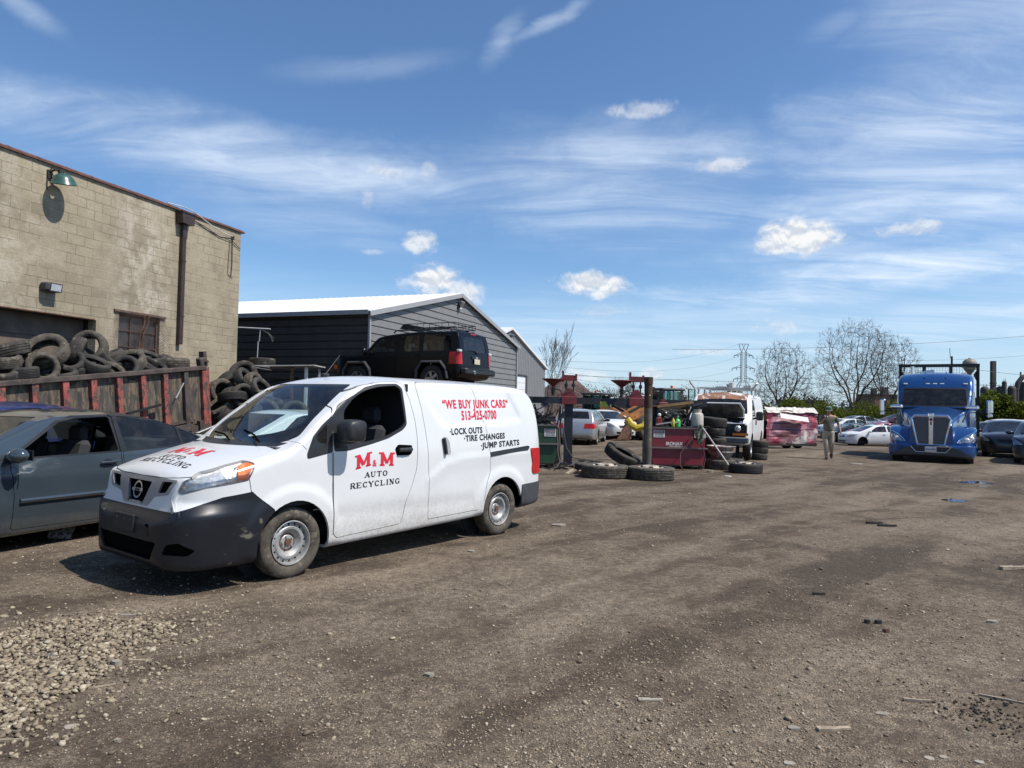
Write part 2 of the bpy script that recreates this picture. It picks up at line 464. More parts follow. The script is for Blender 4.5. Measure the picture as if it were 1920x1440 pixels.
    def strip(s, name, line, w=0.007, view='side', cond=None, only=None):
        'a thin seam along a polyline'
        L = [Vector(p) for p in line]; n = len(L)
        for i in range(n-1):
            a, b = L[i], L[i+1]; d = (b-a).normalized(); nn = Vector((-d.y, d.x))*w/2; a2, b2 = a-d*w*.3, b+d*w*.3
            s.carve(name, [a2+nn, a2-nn, b2-nn, b2+nn], view, cond, only)
    def project(s, view, u, v, side=1, off=0.002):
        if view == 'side': o, d = Vector((u, 5*side, v)), Vector((0, -side, 0))
        elif view == 'front': o, d = Vector((8*side, u, v)), Vector((-side, 0, 0))
        else: o, d = Vector((u, v, 6)), Vector((0, 0, -1))
        h = s.bvh.ray_cast(o, d)
        return (h[0]+h[1]*off if h[0] else None)
    def drape(s, mb, view='side', side=1, off=0.002):
        'lay a flat MB (x,y = u,v) on the surface'
        out = MB(); vs = []
        last = None
        for x, y, z in mb.v:
            p = s.project(view, x, y, side, off+z)
            if p is None: p = last or Vector((x, 0, y))
            last = p; vs.append(tuple(p))
        out.v = vs; out.f = list(mb.f) if (view != 'side' or side < 0) else [f for f in mb.f]; out.mi = list(mb.mi)
        return out
    def parts(s, root, spec, default):
        '''split into one mesh per region; spec: name -> dict(mat, th, off, split, parent, skip, name). Regions can be split by side (+Y / -Y)'''
        bm = s.bm; bm.normal_update(); bm.verts.ensure_lookup_table()
        groups = {}
        for f in bm.faces:
            nm = s.names[f[s.pid]]; sp = spec.get(nm, {})
            if sp.get('skip'): continue
            key = (nm, (f.calc_center_median().y > 0) if sp.get('split') else None)
            groups.setdefault(key, []).append(f)
        made = {}
        for (nm, sd), fs in groups.items():
            sp = spec.get(nm, {}); 
            if sd is False and sp.get('left_only'): continue
            if sd is True and sp.get('right_only'): continue
            mp = {}; v = []; F = []; off = sp.get('off', 0)
            for f in fs:
                q = []
                for w in f.verts:
                    if w.index not in mp: mp[w.index] = len(v); v.append(tuple(w.co+w.normal*off))
                    q.append(mp[w.index])
                F.append(q)
            me = bpy.data.meshes.new(nm); me.from_pydata(v, [], F)
            o = bpy.data.objects.new(sp.get('name', nm), me); COL.objects.link(o); o.parent = root
            me.materials.append(sp.get('mat', default)); th = sp.get('th', 0)
            me.polygons.foreach_set('use_smooth', [True]*len(me.polygons))
            if th:
                me.materials.append(sp.get('inner', DARKIN))
                md = o.modifiers.new('s', 'SOLIDIFY'); md.thickness = th; md.offset = -1; md.material_offset = 1; md.use_rim = True; md.material_offset_rim = sp.get('rim', 0)
                apply_mods(o)
            if hasattr(o.data, 'set_sharp_from_angle'): o.data.set_sharp_from_angle(angle=R(sp.get('angle', 40)))
            if sp.get('cond'): sp['cond'](o, sd)
            made[(nm, sd)] = o
        bm.free()
        return made
def xs_range(x0, x1, step, e0=None, e1=None):
    'stations, denser towards the two ends'
    xs = []; x = x0
    e0 = e0 or []; e1 = e1 or []
    a, b = (e0[-1] if e0 else x0), (e1[0] if e1 else x1); n = max(1, round((b-a)/step))
    return e0[:-1]+[a+(b-a)*i/n for i in range(n+1)]+e1[1:]
def circle_poly(cx, cz, r, n=22, a0=0, a1=2*math.pi):
    return [(cx+r*math.cos(a0+(a1-a0)*i/n), cz+r*math.sin(a0+(a1-a0)*i/n)) for i in range(n if abs(a1-a0-2*math.pi) < 1e-6 else n+1)]
def arch_poly(cx, cz, r, zb=-0.2, n=18):
    return [(cx+r, zb)]+[(cx+r*math.cos(math.pi*i/n), cz+r*math.sin(math.pi*i/n)) for i in range(n+1)]+[(cx-r, zb)]

glass('lamp_lens', (.96, .96, .96), rough=.18)
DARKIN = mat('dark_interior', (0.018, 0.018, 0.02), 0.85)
M_TYRE = mat('tyre_rubber', (0.028, 0.027, 0.026), 0.82, var=0.25, scale=7, grime=0.55, spec=0.3, bump=0.001, bscale=120)
M_TYRE_DUSTY = mat('dusty_tyre_rubber', (0.075, 0.065, 0.052), 0.9, var=0.35, scale=9, col2=(0.15, 0.125, 0.095), thr=0.57, spec=0.25, bump=0.001, bscale=120)
M_TYRE_OLD = mat('weathered_tyre_rubber', (0.042, 0.037, 0.032), 0.85, var=0.45, scale=5, col2=(0.11, 0.095, 0.075), thr=0.60, spec=0.3, bump=0.0015, bscale=90)
M_RIM = mat('wheel_steel', (0.40, 0.40, 0.39), 0.5, metal=0.4, var=0.15, scale=12, grime=0.5)
M_ALLOY = mat('wheel_alloy', (0.42, 0.43, 0.44), 0.35, metal=0.8, var=0.1, scale=12, grime=0.3)
M_DARKMETAL = mat('dark_greasy_metal', (0.03, 0.028, 0.026), 0.6, metal=0.3, var=0.3, scale=10)
M_RUST = mat('rusty_metal', (0.13, 0.062, 0.035), 0.85, var=0.35, scale=8, col2=(0.05, 0.03, 0.022), thr=0.55, bump=0.002)
M_BLKPLASTIC = mat('black_plastic', (0.022, 0.023, 0.025), 0.45, var=0.15, scale=8, spec=0.4)
M_CHROME = mat('chrome', (0.72, 0.73, 0.75), 0.14, metal=1.0, var=0.04)

def tyre_mesh(Ro, Ri, wd, n=40, grooves=4, seed=0, tread=True, sag=0.0):
    'a tyre lying in the XY plane, axis = Z, open in the middle'
    h = wd/2; sh = min(0.035, (Ro-Ri)*.35); g = 0.034*Ro if tread else 0.0
    prof = [(Ri, -h*.60), (Ri+.012, -h*.78), (Ri+(Ro-Ri)*.28, -h*.96), (Ri+(Ro-Ri)*.55, -h*1.02), (Ro-sh*1.1, -h*.97), (Ro-sh*.35, -h*.88), (Ro-.004, -h*.76)]
    tw = h*.76; m = grooves
    if tread:
        for i in range(m):
            c = -tw+2*tw*(i+1)/(m+1)*1.0; e = 0.016*Ro
            prof += [(Ro, c-e*1.4), (Ro-g, c-e), (Ro-g, c+e), (Ro, c+e*1.4)]
    prof += [(Ro-.004, h*.76), (Ro-sh*.35, h*.88), (Ro-sh*1.1, h*.97), (Ri+(Ro-Ri)*.55, h*1.02), (Ri+(Ro-Ri)*.28, h*.96), (Ri+.012, h*.78), (Ri, h*.60),
             (Ri+.01, h*.45), (Ro-.045, h*.70), (Ro-.028, h*.5), (Ro-.028, -h*.5), (Ro-.045, -h*.70), (Ri+.01, -h*.45)]
    mb = MB(); mb.lathe(prof, n, close=True)
    # cross sipes: shallow notches of the shoulder blocks
    if tread:
        rnd = random.Random(seed); out = []
        for i, (x, y, z) in enumerate(mb.v):
            r = math.hypot(x, y)
            if r > Ro-.006 and (i % 2 == 0) and abs(z) > tw*.5: k = (r-.005)/r; x, y = x*k, y*k
            out.append((x, y, z))
        mb.v = out
    mb.f = [f[::-1] for f in mb.f]
    return mb
def rotM(axis, a): return Matrix.Rotation(a, 4, axis)
def wheel(root, pos, side, Ro=0.31, rr=0.19, wd=0.19, style='steel', tyre=None, lod=1, steer=0.0):
    'wheel part (hub) with its tyre and rim as sub-parts; side=+1 shows its face towards +Y'
    M = Matrix.Rotation(R(-90)*side, 4, 'X')    # local z -> outward
    h = wd/2
    hub = MB(); hub.cyl((0, 0, -h*.6), (0, 0, h*.15), rr*.93, n=24)
    if style == 'steel': hub.cyl((0, 0, h*.15), (0, 0, h*.42), .034, .030, n=14)
    hub.v = [tuple(M @ Vector(p)) for p in hub.v]
    o = hub.build('wheel', M_RUST if style == 'steel' else M_DARKMETAL, root, loc=pos); o.rotation_euler = (0, 0, steer)
    t = tyre_mesh(Ro, rr, wd, 48 if lod else 24, 4, tread=bool(lod)); t.v = [tuple(M @ Vector(p)) for p in t.v]
    t.build('tyre', tyre or M_TYRE, o, smooth=True, angle=50)
    r = MB(); n = 40 if lod else 20
    if style == 'steel':
        pr = [(rr*1.02, h*.86), (rr*.98, h*.88), (rr*.95, h*.80), (rr*.93, h*.55), (rr*.90, h*.30)]
        r.lathe(pr, n); 
        # disc with notched edge
        N = 16; K = N*4; vs = []; fs = []
        rings = [(rr*.78, h*.50), (rr*.72, h*.60), (rr*.62, h*.58), (rr*.52, h*.40), (rr*.44, h*.16), (rr*.36, h*.12), (rr*.30, h*.22), (rr*.17, h*.24)]
        for j, (q, z) in enumerate(rings):
            for k in range(K): vs.append((q*math.cos(2*math.pi*k/K), q*math.sin(2*math.pi*k/K), z))
        for j in range(len(rings)-1):
            for k in range(K): fs.append((j*K+k, (j+1)*K+k, (j+1)*K+(k+1) % K, j*K+(k+1) % K)[::-1])
        r.add(vs, fs)
        b = len(vs); vs2 = []; fs2 = []
        for k in range(K):
            if k % 4 == 0: continue
            a0, a1 = 2*math.pi*k/K, 2*math.pi*(k+1)/K; i = len(vs2)
            for q, z in ((rr*.78, h*.50), (rr*.92, h*.40)):
                for a in (a0, a1): vs2.append((q*math.cos(a), q*math.sin(a), z))
            fs2.append((i, i+1, i+3, i+2)[::-1])
        r.add(vs2, fs2)
        for k in range(5):
            a = 2*math.pi*k/5; r.cyl((rr*.27*math.cos(a), rr*.27*math.sin(a), h*.2), (rr*.27*math.cos(a), rr*.27*math.sin(a), h*.36), .010, n=6)
        m = M_RIM
    else:
        r.lathe([(rr*1.02, h*.86), (rr*.97, h*.88), (rr*.93, h*.78), (rr*.90, h*.3)], n)
        ns = 5 if style == 'alloy5' else (10 if style == 'truck' else 7)
        for k in range(ns):
            a = 2*math.pi*k/ns; w = .22 if ns == 5 else .15
            p = [(.12, -w), (.12, w), (.92, w*1.1), (.92, -w*1.1)]
            q = [(rr*(u*math.cos(a)-v*math.sin(a)*.8), rr*(u*math.sin(a)+v*math.cos(a)*.8)) for u, v in p]
            vs = [(x, y, z) for z in (h*.5, h*.68) for x, y in q]
            r.add(vs, [(0, 3, 2, 1), (4, 5, 6, 7), (0, 1, 5, 4), (1, 2, 6, 5), (2, 3, 7, 6), (3, 0, 4, 7)])
        r.cyl((0, 0, h*.4), (0, 0, h*.74), rr*.22, n=14); m = M_ALLOY
    r.v = [tuple(M @ Vector(p)) for p in r.v]
    rm = r.build('rim', m, o, smooth=True, angle=30)
    return o
# ------------------------------------------------------------------ ground
def sstep(x, a, b):
    t = max(0.0, min(1.0, (x-a)/(b-a))); return t*t*(3-2*t)
def gz(x, y):
    'height of the yard'
    z = -0.60*sstep(y, 28, 46)*(1-sstep(y, 52, 62))*sstep(x, 7, 12)
    z += 0.012*mnoise.noise(Vector((x*.9, y*.9, 0))) + 0.03*mnoise.noise(Vector((x*.22, y*.22, 5)))*sstep(math.hypot(x, y), 3, 9)
    return z
def ground_material():
    m = bpy.data.materials.new('dirt_and_gravel'); m.use_nodes = True; N = NT(m.node_tree)
    co = N.coord('Object'); x, y, z = N.sep(co)
    warp = N.noise(co, .12, 3, .5, 0, 1); wx, wy, wz = N.sep(warp)
    # long sweeping wheel tracks: stretched noise bent by a slow warp
    px = x + wx*3.2 + y*y*.004; py = y + wy*2.0
    c, s = math.cos(R(47)), math.sin(R(47))
    tr = N.comb((px*c-py*s)*1.0, (px*s+py*c)*.10, 0.0)
    tracks = N.noise(tr, 1.15, 5, .6, .3)
    macro = N.noise(co, .22, 6, .62, .4); meso = N.noise(co, 1.6, 6, .65, .5); mic = N.noise(co, 14, 5, .7)
    f = (tracks-.5)*.80 + (macro-.5)*.45 + (meso-.5)*.42 + .505
    dark, mid, lite = (.050, .034, .022), (.112, .083, .057), (.230, .180, .128)
    base = N.mix(N.ramp(f, .38, .55), dark, mid); base = N.mix(N.ramp(f, .53, .70), base, lite)
    red = N.ramp(N.noise(co, .35, 4, .6), .55, .75)*.30
    base = N.mix(red, base, (.115, .066, .044))
    # stones: two sizes of pebble cells, each its own tone
    cell = N.voro(co, 62, 'F1', 1); sv = N.sep(cell)[0]
    cell2 = N.voro(co, 150, 'F1', 1); sv2 = N.sep(cell2)[1]
    dens = N.ramp(f + (meso-.5)*.5, .40, .62)
    k = N.ramp(sv, .52, .60)*(dens*.75+.18)
    base = N.mix(k*.75, base, N.mix(sv2, (.11, .085, .058), (.38, .31, .225)))
    k2 = N.ramp(sv2, .62, .70)*(dens*.6+.25)
    base = N.mix(k2*.65, base, (.32, .255, .18))
    base = N.mix(N.ramp(mic, .58, .40)*.45, base, (.038, .030, .024))
    # damp patches
    wet = N.ramp(N.noise(co, .45, 5, .6, .2), .62, .74)
    base = N.mix(wet*.6, base, (.040, .029, .021))
    # beyond the yard: rough grass
    far = N.ramp(y, 74, 90); base = N.mix(far, base, N.mix(meso, (.05, .06, .02), (.11, .11, .045)))
    d1 = N.voro(co, 62, 'F1', 0); d2 = N.voro(co, 150, 'F1', 0)
    h = (1-d1)*k*1.0 + (1-d2)*.35 + mic*.55 + meso*1.3
    b = N.n('ShaderNodeBsdfPrincipled', **{'Base Color': base, 'Roughness': .96-wet*.16, 'Normal': N.bump(h, .9, .014)})
    b.inputs['Specular IOR Level'].default_value = .25
    N.n('ShaderNodeOutputMaterial', Surface=b.outputs[0]); return m
def build_ground():
    rs = [0]; r = .8
    while r < 3200: rs.append(r); r *= 1.035 if r < 12 else (1.06 if r < 70 else 1.35)
    n = 150; vs = [(0, 0, gz(0, 0))]; fs = []
    for r in rs[1:]:
        for k in range(n):
            a = 2*math.pi*k/n; x, y = r*math.sin(a), r*math.cos(a); vs.append((x, y, gz(x, y) if r < 120 else 0))
    for k in range(n): fs.append((0, 1+(k+1) % n, 1+k))
    for i in range(len(rs)-2):
        for k in range(n):
            a, b = 1+i*n+k, 1+i*n+(k+1) % n; fs.append((a, b, b+n, a+n))
    mb = MB(); mb.add(vs, fs); o = mb.build('ground', ground_material(), smooth=True, angle=80); tag(o, kind='structure')
    wet = mat('puddle_water', (.05, .045, .04), .04, var=.1, spec=.5)
    for nm, pts in (('puddle', [(1788, 905), (1830, 902), (1878, 909), (1862, 914), (1820, 912)]), ('puddle', [(1757, 935), (1795, 933), (1832, 937), (1800, 941)])):
        mb = MB(); P = [gat(*p) for p in pts]; P = round_poly([(p.x, p.y) for p in P], .4); P = [(x+.05*mnoise.noise((x*3, y*3, 0)), y) for x, y in P]
        c = (sum(p[0] for p in P)/len(P), sum(p[1] for p in P)/len(P)); zz = max(gz(*p) for p in P)-.004
        mb.add([(x, y, zz) for x, y in P], [tuple(range(len(P)))]); tag(mb.build(nm, wet), kind='structure')
build_ground()

def rocks(name, pts, sizes, m, seed=1, flat=.6):
    'many small angular stones as one mesh'
    rnd = np.random.RandomState(seed)
    t = (1+5**.5)/2
    ico = np.array([(-1, t, 0), (1, t, 0), (-1, -t, 0), (1, -t, 0), (0, -1, t), (0, 1, t), (0, -1, -t), (0, 1, -t), (t, 0, -1), (t, 0, 1), (-t, 0, -1), (-t, 0, 1)])/1.9
    F = np.array([(0, 11, 5), (0, 5, 1), (0, 1, 7), (0, 7, 10), (0, 10, 11), (1, 5, 9), (5, 11, 4), (11, 10, 2), (10, 7, 6), (7, 1, 8), (3, 9, 4), (3, 4, 2), (3, 2, 6), (3, 6, 8), (3, 8, 9), (4, 9, 5), (2, 4, 11), (6, 2, 10), (8, 6, 7), (9, 8, 1)])
    n = len(pts); pts = np.array(pts); sizes = np.array(sizes)
    V = np.repeat(ico[None], n, 0)*(1+rnd.uniform(-.28, .28, (n, 12, 1)))
    V *= np.stack([rnd.uniform(.7, 1.35, n), rnd.uniform(.6, 1.1, n), rnd.uniform(flat*.6, flat*1.2, n)], 1)[:, None, :]
    a = rnd.uniform(0, 6.28, n); b = rnd.uniform(-.5, .5, n); ca, sa, cb, sb = np.cos(a), np.sin(a), np.cos(b), np.sin(b)
    X = V[:, :, 0]*cb[:, None]-V[:, :, 2]*sb[:, None]; Z = V[:, :, 0]*sb[:, None]+V[:, :, 2]*cb[:, None]; Y = V[:, :, 1]
    V = np.stack([X*ca[:, None]-Y*sa[:, None], X*sa[:, None]+Y*ca[:, None], Z], 2)*sizes[:, None, None]*.5 + pts[:, None, :]
    FF = (F[None]+12*np.arange(n)[:, None, None]).reshape(-1, 3)
    me = bpy.data.meshes.new(name); me.vertices.add(n*12); me.vertices.foreach_set('co', V.astype(np.float32).ravel())
    me.loops.add(len(FF)*3); me.loops.foreach_set('vertex_index', FF.ravel().astype(np.int32)); me.polygons.add(len(FF))
    me.polygons.foreach_set('loop_start', np.arange(0, len(FF)*3, 3, dtype=np.int32)); me.update(calc_edges=True); me.validate()
    me.materials.append(m); o = bpy.data.objects.new(name, me); COL.objects.link(o); return o
def stone_mat(name, a, b, c):
    m = bpy.data.materials.new(name); m.use_nodes = True; N = NT(m.node_tree)
    g = N.n('ShaderNodeNewGeometry'); rp = S(N, g.outputs['Random Per Island']); n = N.noise(N.coord('Object'), 60, 4, .7)
    col = N.mix(N.ramp(rp, .1, .6), a, b); col = N.mix(N.ramp(rp, .75, 1.0), col, c); col = N.mix(N.ramp(n, .55, .35)*.4, col, (.06, .05, .04))
    p = N.n('ShaderNodeBsdfPrincipled', **{'Base Color': col, 'Roughness': .93}); p.inputs['Specular IOR Level'].default_value = .25
    N.n('ShaderNodeOutputMaterial', Surface=p.outputs[0]); return m
def scatter():
    rnd = random.Random(4)
    poly = [(gat(*p).x, gat(*p).y) for p in [(-260, 1185), (0, 1190), (80, 1168), (170, 1160), (262, 1166), (330, 1178), (300, 1200), (235, 1215), (205, 1255), (170, 1290), (110, 1312), (60, 1345), (25, 1385), (-60, 1400), (-260, 1420)]]
    pts, sz = [], []
    while len(pts) < 8500:
        x, y = rnd.uniform(-4.6, -1.9), rnd.uniform(3.1, 5.3)
        inside = inpoly(x, y, poly)
        if not inside:
            d = min(((x-px)**2+(y-py)**2)**.5 for px, py in poly)
            if rnd.random() > .30*math.exp(-d*5.0): continue
        s = rnd.choice((.010, .014, .018, .024, .030, .038))*rnd.uniform(.8, 1.25); pts.append((x, y, gz(x, y)+s*.12+(rnd.random()*.010 if inside else 0))); sz.append(s)
    o = rocks('gravel_patch', pts, sz, stone_mat('pale_gravel', (.14, .108, .075), (.29, .235, .16), (.42, .36, .26)), 3, .62)
    tag(o, 'patch of pale loose gravel at the lower left of the yard', 'gravel', kind='stuff')
    pts, sz = [], []
    while len(pts) < 32000:
        px, py = rnd.uniform(-60, 1980), 860+(1500-860)*rnd.random()**.75
        p = gat(px, py)
        q = mnoise.noise((p.x*.5, p.y*.5, 3))
        if rnd.random() > .50+q*1.3: continue
        s = .0055*math.exp(rnd.gauss(.25, .50)); s = min(s*(.8+p.y*.06), .05); pts.append((p.x, p.y, gz(p.x, p.y)+s*.15)); sz.append(s)
    o = rocks('loose_stones', pts, sz, stone_mat('yard_stones', (.15, .115, .08), (.31, .25, .175), (.46, .39, .29)), 5, .55)
    tag(o, 'small loose stones strewn over the dirt yard', 'stones', kind='stuff')
    pts, sz = [], []
    while len(pts) < 260:     # dark clods by the pothole
        x, y = rnd.gauss(0, .16), rnd.gauss(0, .30); c = gat(1868, 1345); x, y = c.x+x, c.y+y*.6; s = rnd.uniform(.006, .022); pts.append((x, y, gz(x, y)+s*.2)); sz.append(s)
    o = rocks('dark_clods', pts, sz, stone_mat('dark_clods', (.035, .028, .02), (.06, .05, .037), (.12, .10, .08)), 6, .8)
    tag(o, 'dark crumbled dirt in the hollow at the lower right', 'dirt', kind='stuff')
scatter()

# ------------------------------------------------------------------ block building
def frame_thing(name, label, cat, o, e, **kw):
    'root whose local X runs along e'
    return thing(name, label, cat, (o[0], o[1], 0), math.atan2(e[1], e[0]), **kw)
def block_material():
    m = bpy.data.materials.new('painted_block'); m.use_nodes = True; N = NT(m.node_tree)
    co = N.coord('Object'); x, y, z = N.sep(co)
    w = N.noise(co, 3.0, 3, .5, 0, 1); wx, wy, wz = N.sep(w)
    br = N.t.nodes.new('ShaderNodeTexBrick'); N.put(br.inputs['Vector'], N.comb(x+y+wx*.02, z+wz*.02, 0.0))
    for k, v in (('Scale', 1.0), ('Mortar Size', .0065), ('Mortar Smooth', .25), ('Bias', 0.0), ('Brick Width', .405), ('Row Height', .2032)): br.inputs[k].default_value = v
    br.inputs['Color1'].default_value = (.25, .25, .25, 1); br.inputs['Color2'].default_value = (.75, .75, .75, 1); br.inputs['Mortar'].default_value = (.5, .5, .5, 1)
    f = S(N, br.outputs['Fac']); tone = N.sep(S(N, br.outputs['Color']))[0]
    big = N.noise(co, .45, 5, .62, .3); mid = N.noise(co, 2.2, 7, .68, .3); fine = N.noise(co, 22, 6, .72)
    c = N.mix(N.ramp(big*.55+mid*.45, .36, .66), (.225, .190, .132), (.380, .325, .232))
    c = N.mix((tone-.25)*.6, c, (.43, .365, .262))
    st = N.noise(N.mapping(co, (3.5, 3.5, .35)), 1.0, 5, .6)
    c = N.mix(N.ramp(st, .56, .74)*.35, c, (.15, .12, .085))
    # pale worn band, where paint has weathered off (runs down the middle of the wall)
    dx = N.m('ABSOLUTE', x-3.4+(mid-.5)*1.6); worn = N.ramp(dx, 1.15, .15)*N.ramp(mid, .42, .62)
    c = N.mix(worn*.75, c, (.52, .47, .38))
    dx2 = N.m('ABSOLUTE', x-6.6); c = N.mix(N.ramp(dx2, 1.6, .2)*N.ramp(mid, .45, .6)*.35, c, (.50, .455, .37))
    c = N.mix(N.ramp(fine, .60, .40)*.30, c, (.17, .14, .10))
    lm = N.ramp(N.noise(co, 1.3, 4, .6), .45, .60)
    c = N.mix(f*(lm*.55), c, (.50, .45, .35)); c = N.mix(f*(1-lm)*.6, c, (.13, .105, .075))
    h = (1-f)*1.0+fine*.5+tone*.25
    b = N.n('ShaderNodeBsdfPrincipled', **{'Base Color': c, 'Roughness': .92, 'Normal': N.bump(h, .8, .008)}); b.inputs['Specular IOR Level'].default_value = .2
    N.n('ShaderNodeOutputMaterial', Surface=b.outputs[0]); return m
WALL_E = (-.3, -.954); WALL_O = (-7.54, 19.38)
def wall_pt(s, z, n=0.0):
    e = Vector(WALL_E).normalized(); return Vector((WALL_O[0]+e.x*s-e.y*n*1.0, WALL_O[1]+e.y*s+e.x*n, z))
def build_block_building():
    t = frame_thing('block_building', 'tan painted concrete block building with dark garage door and brown coping', 'building', WALL_O, WALL_E)
    BL = block_material(); H = 6.12; L = 15.0; D = 10.0; TH = .22
    g = (4.50, 9.2, 3.17); wn = (2.75, 3.92, 2.30, 3.40)
    mb = MB()
    # the front wall in one skin with a door and a window opening (outer face at y=0, y<0 inside)
    def slab(x0, x1, z0, z1): mb.box(((x0+x1)/2, -TH/2, (z0+z1)/2), (x1-x0, TH, z1-z0))
    slab(0, wn[0], 0, H); slab(wn[0], wn[1], 0, wn[2]); slab(wn[0], wn[1], wn[3], H); slab(wn[1], g[0], 0, H); slab(g[0], g[1], g[2], H); slab(g[1], L, 0, H)
    mb.box((.11, -D/2, H/2-.002), (.22, D-.44, H-.004)); mb.box((L-.11, -D/2, H/2-.002), (.22, D-.44, H-.004)); mb.box((L/2, -D+.11, H/2), (L, .22, H))
    mb.build('wall', BL, t)
    mb = MB(); mb.box((L/2, -D/2, H-.35), (L-.5, D-.5, .12)); mb.build('roof', mat('roof_felt', (.05, .05, .05), .9), t)
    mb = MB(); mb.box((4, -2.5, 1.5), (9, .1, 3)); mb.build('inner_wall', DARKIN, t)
    mb = MB(); CP = mat('brown_coping_tile', (.12, .048, .034), .6, var=.3, scale=6, grime=.3)
    x = -.06; rnd = random.Random(2)
    while x < L:
        w_ = .60; mb.prism([(.05, 0), (.05, .035), (-.02, .08), (-.11, .10), (-.20, .08), (-.27, .035), (-.27, 0)], (x+.004, 0, H+rnd.uniform(-.004, .004)), (0, 1, 0), (0, 0, 1), w_-.008)
        mb.prism([(.053, -.003), (.053, .038), (-.018, .084), (-.11, .104), (-.202, .084), (-.273, .038), (-.273, -.003)], (x+w_-.02, 0, H), (0, 1, 0), (0, 0, 1), .035); x += w_
    mb.prism([(.05, 0), (.05, .035), (-.02, .08), (-.11, .10), (-.20, .08), (-.27, .035), (-.27, 0)], (-.06, 0, H), (0, 1, 0), (0, 0, 1), -.05)
    mb.build('coping', CP, t)
    mb = MB()
    for i in range(7):
        z0 = .02+i*.455
        mb.box(((g[0]+g[1])/2, -.37, z0+.215), (g[1]-g[0]+.3, .04, .44)); mb.box(((g[0]+g[1])/2, -.385, z0+.445), (g[1]-g[0]+.3, .02, .02))
    gd = mb.build('garage_door', mat('brown_garage_door', (.125, .092, .070), .75, var=.25, scale=3, grime=.4), t)
    mb = MB(); mb.box((g[0]-.10, -.31, g[2]/2), (.20, .17, g[2])); mb.box(((g[0]+g[1])/2, -.31, g[2]+.10), (g[1]-g[0]+.4, .17, .2)); mb.build('door_jamb', DARKIN, t); mb = MB(); mb.box(((g[0]+g[1])/2+.1, .006, g[2]+.010), (g[1]-g[0]+.1, .014, .018)); mb.build('door_lintel', M_RUST, t)
    # barred window
    x0, x1, z0, z1 = wn; mb = MB()
    fr = mat('rusted_window_frame', (.10, .06, .045), .8, var=.3, scale=8)
    for a in (x0+.02, x1-.02): mb.box((a, -.09, (z0+z1)/2), (.04, .05, z1-z0))
    for b in (z0+.02, z1-.02): mb.box(((x0+x1)/2, -.09, b), (x1-x0-.08, .05, .04))
    for b in (z0+.38, z0+.74): mb.box(((x0+x1)/2, -.088, b), (x1-x0-.08, .03, .025))
    for a in (x0+.39, x0+.78): mb.box((a, -.086, (z0+z1)/2), (.025, .025, z1-z0-.08))
    w = mb.build('window', fr, t)
    mb = MB(); mb.box(((x0+x1)/2, -.11, (z0+z1)/2), (x1-x0-.06, .006, z1-z0-.06)); mb.build('pane', mat('dirty_pane', (.045, .048, .050), .25, var=.4, scale=4, spec=.6), w)
    mb = MB(); mb.box(((x0+x1)/2, .02, z1+.05), (x1-x0+.30, .05, .05)); mb.build('lintel', fr, t)
    # crumpled wire mesh hung over the window
    mb = MB(); rnd = random.Random(5); nx, nz = 22, 20
    def mp(u, v):
        x = x0-.12+(x1-x0+.24)*u; z = z0-.05+(z1-z0+.12)*v; b = .05+.05*math.sin(u*9+v*3)+.05*mnoise.noise((u*3, v*3, 2))+(.14*(1-v) if u < .15 or u > .85 else 0)
        return (x+.04*mnoise.noise((v*4, u*2, 0))*2+(.10*(1-v) if u > .8 else (-.10*(1-v) if u < .2 else 0)), max(b, .015), z)
    for i in range(-nz, nx):
        p, q = [], []
        for k in range(nz+1):
            u = (i+k)/nx
            if 0 <= u <= 1: p.append(mp(u, k/nz)); q.append(mp(1-u, k/nz))
        for l in (p, q):
            if len(l) > 1: mb.tube(l, .0028, 3, caps=False)
    mb.tube([mp(.42+.06*math.sin(v*5), v) for v in np.linspace(0, 1, 12)], .012, 5); mb.tube([mp(.52+.05*math.sin(v*4+1), v) for v in np.linspace(0, 1, 12)], .010, 5)
    mb.build('wire_mesh', M_RUST, t)
    # downspout with its hopper
    DS = mat('brown_downspout', (.040, .022, .018), .45, var=.3, scale=5, grime=.2)
    mb = MB(); mb.box((2.18, .075, 4.33), (.115, .095, 2.94), bev=.012); mb.box((2.18, .078, 4.9), (.125, .102, .03)); mb.box((2.18, .078, 3.55), (.125, .102, .03)); ds = mb.build('downspout', DS, t)
    mb = MB(); mb.prism([(-.19, 0), (.19, 0), (.21, .26), (-.21, .26)], (2.18, .22, 5.80), (1, 0, 0), (0, 0, 1), .215); mb.box((2.18, .115, 6.07), (.45, .25, .035)); mb.build('hopper', DS, ds)
    return t
build_block_building()
